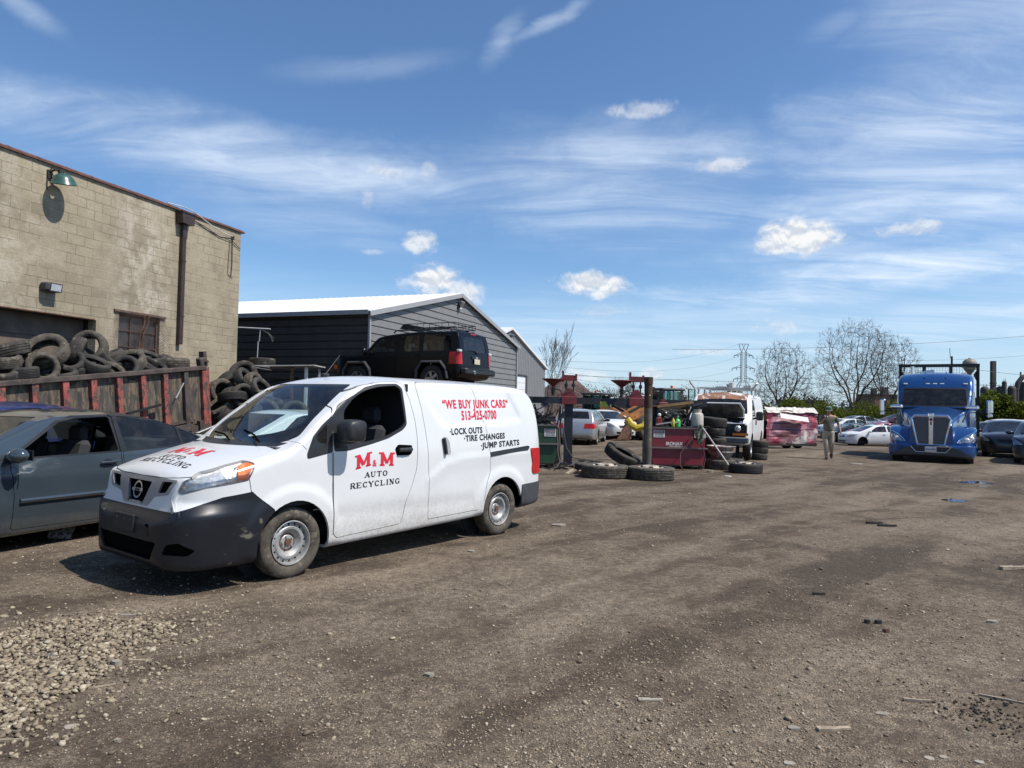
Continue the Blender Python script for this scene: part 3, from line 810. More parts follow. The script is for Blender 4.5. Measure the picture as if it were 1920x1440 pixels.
def build_wall_lamps():
    e = Vector(WALL_E).normalized(); rz = math.atan2(e.y, e.x)
    p = wall_pt(5.72, 5.92); t = thing('barn_lamp', 'green enamel dome lamp on a bracket high on the block wall', 'lamp', p, rz)
    mb = MB(); mb.box((0, .02, 0), (.10, .04, .16)); mb.tube([(0, .03, .05), (-.03, .14, .09), (-.08, .22, .05)], .022, 8); mb.cyl((-.08, .22, .09), (-.08, .22, -.02), .05, .055, n=12); mb.build('bracket', mat('black_iron', (.02, .018, .016), .6), t)
    mb = MB(); M = Matrix.Translation((-.10, .27, -.12)) @ Matrix.Rotation(R(10), 4, 'Y') @ Matrix.Rotation(R(-8), 4, 'X')
    mb.lathe([(.04, .14), (.10, .125), (.155, .085), (.195, .02), (.225, -.045), (.245, -.07), (.243, -.075), (.22, -.05), (.19, .01), (.15, .075), (.09, .112), (.04, .12)], 32, M)
    mb.build('lamp_shade', mat('green_enamel', (.035, .085, .065), .3, var=.15, scale=9, coat=.3), t, smooth=True)
    mb = MB(); mb.tube([(0, .02, .05), (.05, .03, -.15), (.04, .02, -.32)], .009, 6); mb.tube([(.0, .02, .08), (-.05, .08, .18), (-.10, .10, .14)], .010, 6); mb.build('cable', mat('black_iron', (.02, .018, .016), .6), t)
    p = wall_pt(5.66, 3.66); t = thing('wall_floodlight', 'small dark floodlight on the block wall above the garage door', 'lamp', p, rz)
    mb = MB(); mb.box((.10, .10, .02), (.14, .20, .17), bev=.03); mb.prism([(-.16, -.08), (.10, -.08), (.08, .09), (-.18, .09)], (0, .20, .01), (1, 0, 0), (0, 0, 1), .19); mb.build('housing', mat('dark_housing', (.04, .04, .04), .5), t)
    mb = MB(); mb.prism([(-.135, -.062), (.08, -.062), (.062, .068), (-.155, .068)], (0, .206, .01), (1, 0, 0), (0, 0, 1), .012); mb.build('lens', mat('floodlight_lens', (.32, .33, .35), .2, var=.3, scale=20, spec=.8), t)
    # cable draped from the roof edge to the corner
    mb = MB(); WC = mat('white_cable', (.5, .5, .48), .6)
    mb.tube([wall_pt(2.7, 6.20, .04), wall_pt(2.2, 6.23, .07), wall_pt(1.9, 6.20, .10), wall_pt(1.3, 6.02, .10), wall_pt(.8, 5.93, .08), wall_pt(.38, 5.93, .04)], .012, 6)
    tag(mb.build('roof_cable', WC), 'white cable sagging from the coping to the wall corner', 'cable')
    mb = MB(); BC = mat('old_black_cable', (.05, .045, .04), .8)
    mb.tube([wall_pt(2.0, 6.02, .02), wall_pt(1.5, 5.96, .03), wall_pt(.9, 5.82, .03), wall_pt(.35, 5.80, .03), wall_pt(.03, 5.66, .03)], .009, 6); mb.tube([wall_pt(.45, 5.82, .02), wall_pt(.48, 5.3, .02), wall_pt(.50, 4.9, .02), wall_pt(.3, 4.82, .02)], .007, 6); mb.tube([wall_pt(.36, 5.8, .02), wall_pt(.34, 5.2, .02), wall_pt(.37, 4.85, .02)], .012, 6); mb.box(wall_pt(.35, 5.9, .03), (.06, .06, .1))
    tag(mb.build('wall_cable', BC), 'old black cables pinned to the corner of the block wall', 'cable')
build_wall_lamps()

# ------------------------------------------------------------------ metal sheds
def ribbed(mb, rows, d=.028, period=.235, vert=False):
    pass
def gable_profile(mb, W, z0, zfun, period, depth, groove, horizontal=True):
    'ribbed sheet in the XZ plane (outer face +Y... y=0), x from 0 to W, clipped under zfun(x)'
    if horizontal:
        zmax = max(zfun(x) for x in np.linspace(0, W, 41)); z = z0; zs = []
        while z < zmax: zs += [(z, 0), (z+groove*.35, -depth), (z+groove*.65, -depth), (z+groove, 0)]; z += period
        zs.append((zmax, 0)); rows = []
        xs = np.linspace(0, W, 801); zf = np.array([zfun(x) for x in xs])
        for z, y in zs:
            ok = xs[zf >= z-1e-6]
            if len(ok) == 0: ok = xs[[np.argmax(zf)]]
            rows.append([(ok[0], y, z), (ok[-1], y, z)])
        mb.grid(rows)
    else:
        x = 0; rows = []
        while x < W:
            for dx, y in ((0, 0), (.02, depth), (.05, depth), (.07, 0)):
                xx = min(x+dx, W); rows.append([(xx, y, z0), (xx, y, zfun(xx))])
            x += period
        rows.append([(W, 0, z0), (W, 0, zfun(W))]); mb.grid(rows)
def build_sheds():
    SID = mat('sunlit_steel_siding', (.200, .196, .190), .5, var=.08, scale=2, spec=.4); DSID = mat('shaded_steel_siding', (.056, .052, .048), .65, var=.10, scale=2, spec=.2)  # same grey siding twice: paler for the sunlit gable, shade painted into the darker
    TRIM = mat('light_grey_trim', (.30, .30, .30), .5, var=.06); ROOF = mat('white_steel_roof', (.66, .66, .65), .45, var=.05, scale=2)
    # first shed: local X along the gable, local -Y ... outward is to the right of X
    g = Vector((.365, .93)).normalized(); o = Vector((-4.47, 22.0))
    t = frame_thing('metal_shed', 'large charcoal metal shed with white roof behind the black jeep', 'building', o, g)
    t['label'] = 'large charcoal ribbed metal shed with white roof behind the black off-roader'
    W, EH, PH, L = 12.7, 4.36, 5.86, 16.0
    zf = lambda x: EH+(PH-EH)*(1-abs(x-W/2)/(W/2))
    mb = MB(); gable_profile(mb, W, 0, zf, .245, .035, .05); mb.f = [f[::-1] for f in mb.f]; mb.v = [(x, -y, z) for x, y, z in mb.v]; mb.build('gable_wall', SID, t)
    mb = MB(); gable_profile(mb, L, 0, lambda x: EH, .245, .035, .05); mb.v = [(-y, x, z) for x, y, z in mb.v]
    mb.v = [(-abs(0)+(-x if False else x)*1.0, y, z) for x, y, z in mb.v]; mb.build('side_wall', DSID, t)
    mb = MB(); mb.box((W, L/2, EH/2), (.05, L, EH)); mb.box((W/2, L, EH/2), (W, .05, EH)); mb.build('rear_wall', DSID, t)
    mb = MB(); ov = .18; 
    for sg in (0, 1):
        x0, x1 = (-ov, W/2) if not sg else (W+ov, W/2); zA = EH-ov*(PH-EH)/(W/2)+.06; zB = PH+.06
        mb.add([(x0, -.12, zA), (x1, -.12, zB), (x1, L+.1, zB), (x0, L+.1, zA), (x0, -.12, zA-.03), (x1, -.12, zB-.03), (x1, L+.1, zB-.03), (x0, L+.1, zA-.03)], [(0, 1, 2, 3), (7, 6, 5, 4), (0, 4, 5, 1), (1, 5, 6, 2), (2, 6, 7, 3), (3, 7, 4, 0)])
        y = 0
        while y < L: mb.beam((x0, y, zA+.012), (x1, y, zB+.012), .05, .03); y += .30
    mb.build('roof', ROOF, t)
    mb = MB(); zA = EH-ov*(PH-EH)/(W/2)
    for x0 in (-ov, W+ov): mb.beam((x0, -.135, zA-.03), (W/2, -.135, PH-.03), .03, .15)
    mb.beam((-.02, -.02, 0), (-.02, -.02, EH), .07, .07); mb.beam((W+.02, -.02, 0), (W+.02, -.02, EH), .08, .08); mb.box((-.16, L/2, EH-.02), (.05, L+.1, .14)); mb.build('trim', TRIM, t)
    # second shed
    o3 = Vector((-.109, 42.0)); g3 = g; off = -6.55
    o2 = o3+g3*off
    t2 = frame_thing('metal_shed', 'smaller ribbed metal shed with white overhead door beyond the charcoal one', 'building', o2, g)
    W2, EH2, PH2, L2 = 12.9, 4.15, 6.12, 14.0
    zf = lambda x: EH2+(PH2-EH2)*(1-abs(x-W2/2)/(W2/2))
    mb = MB(); gable_profile(mb, W2, 0, zf, .30, .03, .05, False); mb.v = [(x, -y, z) for x, y, z in mb.v]; mb.build('gable_wall', mat('mid_grey_siding', (.20, .20, .20), .5, var=.08), t2)
    mb = MB(); mb.box((W2, L2/2, EH2/2), (.05, L2, EH2)); mb.build('side_wall', DSID, t2); mb = MB(); mb.box((0, L2/2, EH2/2), (.05, L2, EH2)); mb.build('side_wall', DSID, t2)
    mb = MB()
    for sg in (0, 1):
        x0, x1 = (-.2, W2/2) if not sg else (W2+.2, W2/2); zA = EH2-.2*(PH2-EH2)/(W2/2)+.04; zB = PH2+.04
        mb.add([(x0, -.15, zA), (x1, -.15, zB), (x1, L2, zB), (x0, L2, zA), (x0, -.15, zA-.14), (x1, -.15, zB-.14), (x1, L2, zB-.14), (x0, L2, zA-.14)], [(0, 1, 2, 3), (7, 6, 5, 4), (0, 4, 5, 1), (1, 5, 6, 2), (2, 6, 7, 3), (3, 7, 4, 0)])
    mb.build('roof', ROOF, t2)
    mb = MB(); x0, x1 = .4-off, 2.35-off
    for i in range(8): mb.box(((x0+x1)/2, -.06, .23+i*.415), (x1-x0, .05, .40))
    dr = mb.build('overhead_door', mat('white_door_panels', (.7, .7, .7), .5, var=.04), t2)
    mb = MB(); mb.box((x1+.22, -.04, 1.7), (.42, .05, 3.45)); mb.box((x1+.03, -.09, 1.7), (.06, .12, 3.4)); mb.box(((x0+x1)/2, -.09, 3.4), (x1-x0+.1, .12, .08)); mb.build('door_frame', mat('dark_frame', (.06, .06, .065), .6), dr)
    # gable lights
    for o_, x, z, lb in ((o, 6.25, 5.42, 'two-headed floodlight under the gable peak of the charcoal shed'), (o2, 6.35, 5.55, 'small black floodlight under the gable of the smaller shed')):
        p = o_+g*x; tl = thing('gable_floodlight', lb, 'lamp', (p.x, p.y, z), math.atan2(g.y, g.x))
        mb = MB(); mb.box((0, -.03, 0), (.14, .06, .26)); mb.build('back_plate', mat('black_iron', (.02, .018, .016), .6), tl)
        mb = MB(); mb.box((.02, -.16, .08), (.28, .10, .18), Matrix.Rotation(R(25), 4, 'X'), bev=.02); mb.build('lamp_head', mat('lamp_head_grey', (.18, .18, .18), .4), tl)
        mb = MB(); mb.ball((0, -.10, -.14), .055, 8, 6); mb.build('sensor', mat('white_plastic', (.6, .6, .58), .4), tl)
    # corner strut with a drooping black arm in the gap between buildings
    t3 = thing('light_stand', 'thin grey T-shaped stand with black drooping arm between the two buildings', 'stand', at(500, 700, 20.5))
    t3.location.z = 0; q = lambda px, py: at(px, py, 20.5)-t3.location
    mb = MB(); mb.tube([q(484, 640), q(481, 690), q(479, 730)], .018, 6); mb.tube([q(488, 618), q(486, 640)], .016, 6); mb.build('pole', mat('galvanised', (.35, .36, .37), .5, metal=.3), t3)
    mb = MB(); mb.tube([q(446, 614), q(507, 617)], .022, 8); mb.build('crossbar', mat('pale_tube', (.4, .4, .4), .4), t3)
    mb = MB(); mb.tube([q(489, 618), q(502, 625), q(508, 632), q(511, 641)], [.02, .03, .045, .04], 8); mb.tube([q(508, 632), q(515, 634)], .02, 6); mb.build('arm', mat('black_iron', (.02, .018, .016), .6), t3)
build_sheds()

# ------------------------------------------------------------------ trees, bushes, far things
BARK = mat('grey_bark', (.085, .068, .055), .9, var=.3, scale=3); TWIG = mat('brown_twigs', (.060, .045, .036), .9, var=.3, scale=.5)
def bare_tree(label, base, h, spread, seed, trunks=1, r0=.22, levels=6, lean=0.0, group='bare trees behind the yard', dens=1.0):
    rnd = random.Random(seed); t = thing('bare_tree', label, 'tree', base, 0, group); tr, cr = MB(), MB()
    def grow(p, d, L, r, lv):
        n = 3 if lv < 3 else 2; pts = [p]; rs = [r]; q = Vector(p); dd = Vector(d)
        for i in range(n):
            dd = (dd+Vector((rnd.gauss(0, .10), rnd.gauss(0, .10), rnd.gauss(.03, .06)))).normalized(); q = q+dd*(L/n); pts.append(q.copy()); rs.append(r*(1-.42*(i+1)/n))
        (tr if lv == 0 else cr).tube(pts, [max(k, .009) for k in rs], 6 if lv < 2 else 3, caps=False)
        if lv >= levels: return
        k = 3 if lv < 3 else (3 if rnd.random() < .45*dens else 2)
        if len(cr.v) > 330000: return
        for i in range(k):
            a = rnd.uniform(0, 6.283) if i else rnd.uniform(0, 6.283); tilt = rnd.uniform(.30, .66)*spread if i else rnd.uniform(.05, .25)*spread
            x, y, z = frame(dd); nd = (dd*math.cos(tilt)+(x*math.cos(a)+y*math.sin(a))*math.sin(tilt)); nd.z += .12; nd.normalize()
            i0 = rnd.randint(1, len(pts)-1) if i else len(pts)-1
            grow(pts[i0], nd, L*rnd.uniform(.66, .86), max(rs[i0]*rnd.uniform(.55, .75), .006), lv+1)
    for k in range(trunks):
        a = 6.283*k/trunks+seed; d = Vector((math.cos(a)*.28*(trunks > 1)+lean, math.sin(a)*.2*(trunks > 1), 1)).normalized()
        grow(Vector((math.cos(a)*.25*(trunks > 1), math.sin(a)*.2*(trunks > 1), -.1)), d, h*.24, r0*rnd.uniform(.8, 1.1), 0)
    # scale to the wanted height
    zs = max(v[2] for v in cr.v); k = h/zs; tr.v = [(x*k, y*k, z*k) for x, y, z in tr.v]; cr.v = [(x*k, y*k, z*k) for x, y, z in cr.v]
    tr.build('trunk', BARK, t); cr.build('crown', TWIG, t); return t
def base_at(px, Y): p = at(px, 770, Y); p.z = gz(p.x, p.y); return p
def colony(seed, npts, leaders, w=1.0, steps=46, step=.035):
    'a crown grown towards scattered points (unit height): returns nodes, parents'
    rs = np.random.RandomState(seed); P = []
    while len(P) < npts:
        p = rs.uniform(-1, 1, 3); 
        if p@p < 1 and p@p > .02: P.append((p[0]*.44*w, p[1]*.44*w, .56+p[2]*.44))
    P = np.array(P); P = P[(P[:, 2] > .16+.25*np.hypot(P[:, 0], P[:, 1]))]
    N_ = [np.array((0, 0, -.02))]; par = [-1]
    for z in np.arange(.03, .16, step): N_.append(np.array((0, 0, z))); par.append(len(N_)-2)
    top = len(N_)-1
    for k in range(leaders):
        a = 6.283*k/leaders+rs.uniform(0, 1); d = np.array((math.cos(a)*.42, math.sin(a)*.42, 1)); d /= np.linalg.norm(d); q = N_[top]; pi = top
        for i in range(7): d = d+rs.normal(0, .07, 3); d /= np.linalg.norm(d); q = q+d*step; N_.append(q); par.append(pi); pi = len(N_)-1
    X = np.array(N_); alive = np.ones(len(P), bool); 
    for it in range(steps):
        A = P[alive]
        if len(A) < 5: break
        d2 = ((A[:, None, :]-X[None])**2).sum(2); near = d2.argmin(1); dm = d2.min(1)
        idx = np.where(alive)[0]; alive[idx[dm < (.045)**2]] = False; ok = dm < .30**2
        new = []; 
        for n in np.unique(near[ok]):
            v = A[(near == n) & ok]-X[n]; v = (v/np.linalg.norm(v, axis=1)[:, None]).sum(0); v = v/(np.linalg.norm(v)+1e-6)+rs.normal(0, .12, 3)+np.array((0, 0, .05)); v /= np.linalg.norm(v); new.append((X[n]+v*step, n))
        if not new: break
        X = np.vstack([X, [a for a, b in new]]); par += [b for a, b in new]
    return X, par
def colony_tree(label, base, h, w, seed, npts=1300, leaders=5, r0=.24, group='bare trees behind the yard'):
    X, par = colony(seed, npts, leaders, w); n = len(X); cnt = [1]*n; rs = random.Random(seed)
    for i in range(n-1, 0, -1): cnt[par[i]] += cnt[i]
    rad = [max(.009, r0*(c/n)**.50) for c in cnt]; t = thing('bare_tree', label, 'tree', base, rs.uniform(0, 6), group); tr, cr = MB(), MB(); X = [Vector(x)*h for x in X]; kid = [0]*n
    for i in range(1, n): kid[par[i]] += 1
    for i in range(1, n):
        p = par[i]; (tr if cnt[i] > n*.10 else cr).cyl(X[p], X[i], rad[p] if cnt[p] < cnt[i]*2.2 else rad[i], rad[i], 6 if rad[i] > .05 else 3, caps=False)
        if cnt[i] < 4:
            for k in range(4):
                d = (X[i]-X[p]).normalized(); v = Vector((rs.gauss(0, .55), rs.gauss(0, .55), rs.gauss(.2, .5))); e = (d+v).normalized()*h*rs.uniform(.03, .065); cr.cyl(X[i], X[i]+e, .010, .006, 3, caps=False)
    tr.build('trunk', BARK, t); cr.build('crown', TWIG, t)
colony_tree('tallest wide leafless tree left of the blue truck', base_at(1602, 88), 13.0, .88, 3, 1900, 5, .27)
colony_tree('leafless tree touching the tallest one, closest to the blue truck', base_at(1664, 92), 12.2, .72, 8, 1500, 4, .24)
colony_tree('rounded leafless tree beside the power pylon', base_at(1466, 88), 10.2, .80, 5, 1600, 4, .24)
bare_tree('thin lone leafless tree right of the grey sheds', base_at(1030, 60), 8.8, .62, 7, 1, .12, 6, .06, dens=.5)
bare_tree('sparse leafless tree far off between the two wheel loaders', base_at(1170, 130), 7.9, 1.1, 41, 2, .14, 7, dens=.6)
bare_tree('short twiggy leafless tree behind the pink wreck', base_at(1524, 96), 5.5, 1.2, 47, 2, .07, 6, dens=.4)

def foliage(name, blobs, n, size, m, seed, parent=None):
    'leaf-sized faces spread through ellipsoids: (cx,cy,cz,rx,ry,rz,weight)'
    rnd = np.random.RandomState(seed); w = np.array([b[6] for b in blobs]); w = w/w.sum(); idx = rnd.choice(len(blobs), n, p=w); B = np.array([b[:6] for b in blobs])[idx]
    d = rnd.normal(size=(n, 3)); d /= np.linalg.norm(d, axis=1)[:, None]; r = rnd.uniform(.45, 1.0, n)**.5
    c = B[:, :3]+d*B[:, 3:]*r[:, None]*(1+.12*rnd.normal(size=(n, 1))); c[:, 2] = np.maximum(c[:, 2], .02)
    u = rnd.normal(size=(n, 3)); u /= np.linalg.norm(u, axis=1)[:, None]; v = np.cross(u, rnd.normal(size=(n, 3))); v /= np.linalg.norm(v, axis=1)[:, None]
    s = size*rnd.uniform(.5, 1.4, (n, 1)); V = np.stack([c-u*s, c+v*s*.6, c+u*s, c-v*s*.6], 1).reshape(-1, 3)
    me = bpy.data.meshes.new(name); me.vertices.add(n*4); me.vertices.foreach_set('co', V.astype(np.float32).ravel()); me.loops.add(n*4); me.loops.foreach_set('vertex_index', np.arange(n*4, dtype=np.int32)); me.polygons.add(n); me.polygons.foreach_set('loop_start', np.arange(0, n*4, 4, dtype=np.int32)); me.update(calc_edges=True)
    me.materials.append(m); o = bpy.data.objects.new(name, me); COL.objects.link(o); o.parent = parent; return o
def leaf_mat(name, a, b, c):
    m = bpy.data.materials.new(name); m.use_nodes = True; N = NT(m.node_tree); g = N.n('ShaderNodeNewGeometry'); rp = S(N, g.outputs['Random Per Island']); co = N.coord('Object')
    f = N.noise(co, .7, 4, .6); col = N.mix(rp, a, b); col = N.mix(N.ramp(f, .45, .65)*.7, col, c)
    d = N.n('ShaderNodeBsdfDiffuse', Color=col); tl = N.n('ShaderNodeBsdfTranslucent', Color=col); mx = N.n('ShaderNodeMixShader', Fac=.3); N.t.links.new(d.outputs[0], mx.inputs[1]); N.t.links.new(tl.outputs[0], mx.inputs[2])
    N.n('ShaderNodeOutputMaterial', Surface=mx.outputs[0]); return m
def greenery():
    rnd = random.Random(8); G1 = leaf_mat('spring_leaves', (.05, .075, .012), (.15, .18, .03), (.085, .085, .035)); G2 = leaf_mat('dry_brush', (.07, .055, .035), (.12, .095, .06), (.05, .06, .025))
    blobs = []
    x = 26.0
    while x < 62: 
        h = rnd.uniform(1.2, 3.1); blobs.append((x, 80+rnd.uniform(-2.5, 2.5), h*.55-.2, rnd.uniform(1.2, 2.6), 1.6, h*.62, h)); x += rnd.uniform(.4, .9)
    o = foliage('hedge', blobs, 60000, .10, G1, 1); tag(o, 'long green hedge along the back of the yard', 'hedge', kind='stuff')
    blobs = []; x = 4.0
    while x < 26: h = rnd.uniform(1.4, 2.9); blobs.append((x, 72+rnd.uniform(-2, 2), h*.5, rnd.uniform(1.0, 2.2), 1.2, h, 1)); x += rnd.uniform(.5, 1.2)
    o = foliage('brush', blobs, 36000, .055, G2, 2); tag(o, 'dull brown and olive scrub behind the loaders and the pink wreck', 'scrub', kind='stuff')
    def bush(lb, c, rx, h, n, m, seed, grp='bushes right of the blue truck'):
        r_ = random.Random(seed); t = thing('bush', lb, 'bush', c, 0, grp); bl = [(u_*rx*.85, r_.uniform(-1.2, 1.2), h*r_.uniform(.12, .80)*(1-.35*u_*u_), rx*r_.uniform(.16, .36), .8, h*r_.uniform(.10, .22), 1) for u_ in [r_.uniform(-1, 1) for _ in range(26)]]
        foliage('foliage', bl, n, .10, m, seed, t); mb = MB()
        for k in range(6): a = r_.uniform(-.5, .5); mb.tube([(a*.3, 0, 0), (a*rx, r_.uniform(-.4, .4), h*.5), (a*rx*1.6, 0, h*.85)], [.05, .035, .012], 4)
        mb.build('stem', BARK, t)
    bush('big bright green bush right of the blue truck cab', base_at(1862, 47), 2.5, 4.1, 24000, G1, 3); bush('green bush at the right edge beneath the mill stacks', base_at(1935, 48), 2.4, 3.9, 18000, G1, 4)
    bush('brown leafless brush directly behind the blue truck mirror', base_at(1828, 50), 1.5, 1.5, 5000, G2, 5)
greenery()

def far_things():
    ST = mat('distant_steel', (.06, .06, .065), .7, var=.15, scale=.1); DK = mat('sooty_steel', (.055, .047, .045), .8, var=.25, scale=.1); TK = mat('tan_tank_paint', (.24, .20, .16), .6, var=.15, scale=.2)
    # pylon
    p = at(1393, 760, 300); p.z = -1; t = thing('power_pylon', 'steel lattice electricity pylon left of the rounded bare tree', 'pylon', p)
    H = 30.5; mb = MB(); wd = lambda z: 3.7*(1-z/19)+.85 if z < 15 else (.95 if z < 27 else .95-(z-27)*.12)
    lv = [0, 4, 7.5, 10.5, 13, 15, 17, 19, 21, 23, 25, 27]
    for i in range(len(lv)-1):
        a, b = lv[i], lv[i+1]
        for s1, s2 in ((1, 1), (1, -1), (-1, -1), (-1, 1)):
            mb.beam((s1*wd(a), s2*wd(a), a), (s1*wd(b), s2*wd(b), b), .16); q = (s2, -s1)
            mb.beam((s1*wd(a), s2*wd(a), a), (q[0]*wd(b), q[1]*wd(b), b), .045); mb.beam((q[0]*wd(a), q[1]*wd(a), a), (s1*wd(b), s2*wd(b), b), .045); mb.beam((s1*wd(b), s2*wd(b), b), (q[0]*wd(b), q[1]*wd(b), b), .045)
    for sg in (1, -1): mb.beam((sg*.9, 0, 27), (sg*2.1, 0, H), .2); mb.beam((-sg*.9, 0, 27), (sg*.7, 0, H), .14)
    mb.beam((-2.1, 0, H), (2.1, 0, H), .18); mb.build('lattice', ST, t)
    for z, w in ((26, 4.0), (20.6, 4.8), (16, 4.2)):
        for sg in (1, -1):
            mb = MB(); mb.beam((sg*.9, 0, z), (sg*w, 0, z-.5), .22); mb.beam((sg*.9, 0, z+1.0), (sg*w, 0, z-.5), .16); mb.beam((sg*w, 0, z-.5), (sg*w, 0, z-1.6), .22); mb.beam((sg*w*.6, 0, z), (sg*w*.6, 0, z-1.2), .2); mb.build('cross_arm', ST, t)
    pc = p
    WR = mat('power_wire', (.05, .05, .05), .6)
    def wire(lb, a, b, sag, r=.05, name='power_line'):
        mb = MB(); a, b = Vector(a), Vector(b); n = 24; mb.tube([a+(b-a)*i/n-Vector((0, 0, sag*4*(i/n)*(1-i/n))) for i in range(n+1)], r*.6, 4); tag(mb.build(name, WR), lb, 'power line', 'power lines across the sky')
    T = Vector((pc.x, pc.y, pc.z))
    for z, w, nm in ((30.5, 2, 'topmost'), (24.4, 4, 'upper'), (19, 4.8, 'middle'), (14.4, 4.2, 'lowest')):
        wire(f'{nm} faint wire sagging left from the pylon towards the sheds', T+Vector((-w, 0, z)), at(1000, 700, 170)+Vector((0, 0, z*.18-2)), 3.5, .045)
    wire('thick wire running level behind the rusty steel post to the pylon', at(1040, 702, 90), at(1700, 722, 95), .25, .04)
    wire('wire rising over the blue truck to the right edge', at(1260, 655, 200), at(1950, 628, 200), 1.2, .07)
    wire('wire crossing behind the smokestack', at(1800, 688, 120), at(1950, 705, 120), .2, .05)
    wire('high pair wire left strand above the mill', at(1700, 676, 220), at(1950, 664, 220), .5, .06)
    wire('wire from the rounded bare tree down to the tallest bare tree', at(1420, 735, 110), at(1600, 716, 110), .3, .04)
    wire('thin wire over the scrub left of the truck', at(1430, 706, 180), at(1700, 708, 180), .5, .05)
    # water towers
    def w(px, py, Y): return at(px, py, Y)
    c = w(1818, 684, 520); t = thing('water_tower', 'round ball water tower peeking over the right end of the truck rack', 'water tower', (c.x, c.y, 0))
    mb = MB(); z = c.z; mb.lathe([(.05, z+5.1), (.9, z+5.0), (1.0, z+4.6), (2.6, z+4.1), (4.2, z+2.6), (4.9, z+.3), (4.6, z-1.5), (3.4, z-3.8), (2.0, z-5.6), (1.3, z-7.0)], 24); mb.build('tank', TK, t, smooth=True)
    mb = MB(); mb.cyl((0, 0, 0), (0, 0, z-6.8), 1.6, 1.25, n=16); mb.build('column', TK, t)
    c = w(1828, 708, 520); t = thing('water_tower', 'cylindrical water tower on legs beneath the round one', 'water tower', (c.x, c.y+12, 0)); z = c.z
    mb = MB(); mb.lathe([(.1, z+4.0), (3.0, z+3.4), (3.5, z+2.6), (3.5, z-1.8), (2.6, z-3.4), (.2, z-4.2)], 20); mb.build('tank', TK, t, smooth=True)
    for k in range(5):
        a = 6.283*k/5+.4; mb = MB(); mb.beam((3.3*math.cos(a), 3.3*math.sin(a), z-1.5), (5.0*math.cos(a), 5.0*math.sin(a), 0), .38); mb.build('leg', ST, t)
    mb = MB(); mb.cyl((0, 0, 0), (0, 0, z-3.5), .5, n=8)
    for k in range(5):
        a, b = 6.283*k/5+.4, 6.283*(k+1)/5+.4
        for f in (.35, .7): r_ = 3.3+1.7*f; zz = (z-1.5)*(1-f); mb.beam((r_*math.cos(a), r_*math.sin(a), zz), (r_*math.cos(b), r_*math.sin(b), zz), .2)
    mb.build('bracing', ST, t)
    # mill
    c = w(1862, 740, 500); t = thing('smokestack', 'tall dark square smokestack above the right-hand bushes', 'chimney', (c.x, c.y, 0)); zt = w(1862, 677, 500).z
    mb = MB(); mb.prism([(-1.35, -1.35), (1.35, -1.35), (1.35, 1.35), (-1.35, 1.35)], (0, 0, 0), (1, 0, 0), (0, 1, 0), zt); mb.build('shaft', DK, t); mb = MB(); mb.lathe([(1.9, zt*.62), (2.2, zt*.62), (2.2, zt*.60), (1.9, zt*.60)], 12, close=True); mb.build('gallery', DK, t)
    def vessel(px, py, r, lb, Y=500, dome=True):
        c = w(px, 760, Y); z = w(px, py, Y).z; t = thing('furnace_stove', lb, 'industrial tank', (c.x, c.y, 0), 0, 'domed stoves of the far steel mill')
        mb = MB(); mb.lathe([(r, 0), (r, z-r), (r*.94, z-r*.62), (r*.75, z-r*.3), (r*.45, z-r*.08), (.05, z)], 18); mb.build('shell', DK, t, smooth=True)
        mb = MB(); mb.lathe([(r*1.06, z-r*1.2), (r*1.06, z-r*1.3)], 18); mb.cyl((r*.4, -r*.2, z-1), (r*.4, -r*.2, z+1.6), .15, n=5); mb.cyl((-r*.4, -r*.2, z-1), (-r*.4, -r*.2, z+1.4), .12, n=5); mb.build('railing', DK, t)
    vessel(1846, 724, 2.7, 'leftmost domed dark mill vessel above the green bush'); vessel(1862, 725, 2.4, 'low domed mill vessel at the foot of the smokestack', 505); vessel(1875, 724, 2.6, 'broad domed mill vessel right of the smokestack', 500); vessel(1883, 714, 1.5, 'slim tall domed mill vessel standing highest of the domes', 498); vessel(1897, 723, 2.7, 'domed mill vessel next to the curved duct')
    c = w(1915, 760, 500); t = thing('mill_duct', 'huge curved dark duct of the steel mill at the right edge', 'industrial duct', (c.x, c.y, 0)); z = w(1915, 700, 500).z
    mb = MB(); mb.tube([(-3.5, 0, z-12), (-2.5, 0, z-7), (.5, 0, z-3), (4, 0, z-1.5), (9, 0, z)], 1.7, 10); mb.tube([(-3.5, 0, 0), (-3.5, 0, z-11)], 1.6, 10); mb.build('duct', DK, t)
    mb = MB(); mb.cyl((-.5, 0, z-6), (-.5, 0, z+1.0), .5, n=8); mb.box((6, 2, (z-6)/2), (9, 5, z-6)); mb.beam((-32, 1, z-8.8), (3, 1, z-9.2), .3); mb.build('frame', DK, t)
    # low buildings and silo far behind
    for px0, px1, py, Y, col, lb, nm in ((1488, 1548, 752, 140, (.12, .095, .07), 'low flat dark brown building beyond the hedge', 'flat_building'), (1640, 1690, 741, 160, (.17, .09, .07), 'red brick building with chimney behind the tallest bare tree', 'brick_building')):
        a, b = w(px0, 765, Y), w(px1, 765, Y); z = w((px0+px1)/2, py, Y).z; t = thing(nm, lb, 'building', ((a.x+b.x)/2, Y+4, 0)); W = b.x-a.x
        mb = MB(); mb.box((0, 0, z/2-.5), (W, 8, z+1)); mb.build('wall', mat(nm, col, .9, var=.2, scale=.4), t); mb = MB(); mb.box((0, 0, z+.1), (W+.5, 8.5, .25)); mb.build('roof', DK, t)
        if nm == 'brick_building':
            mb = MB(); mb.box((-W*.2, 0, z+.8), (1.0, 1.0, 1.8)); mb.build('chimney', DK, t); mb = MB(); mb.box((W*.22, 0, z+.9), (1.2, 1, 2.0)); mb.build('chimney', DK, t)
    a = w(1373, 760, 420); z = w(1373, 723, 420).z; t = thing('concrete_silo', 'pale concrete silo blocks far behind the white work van roof', 'silo', (a.x, a.y, 0))
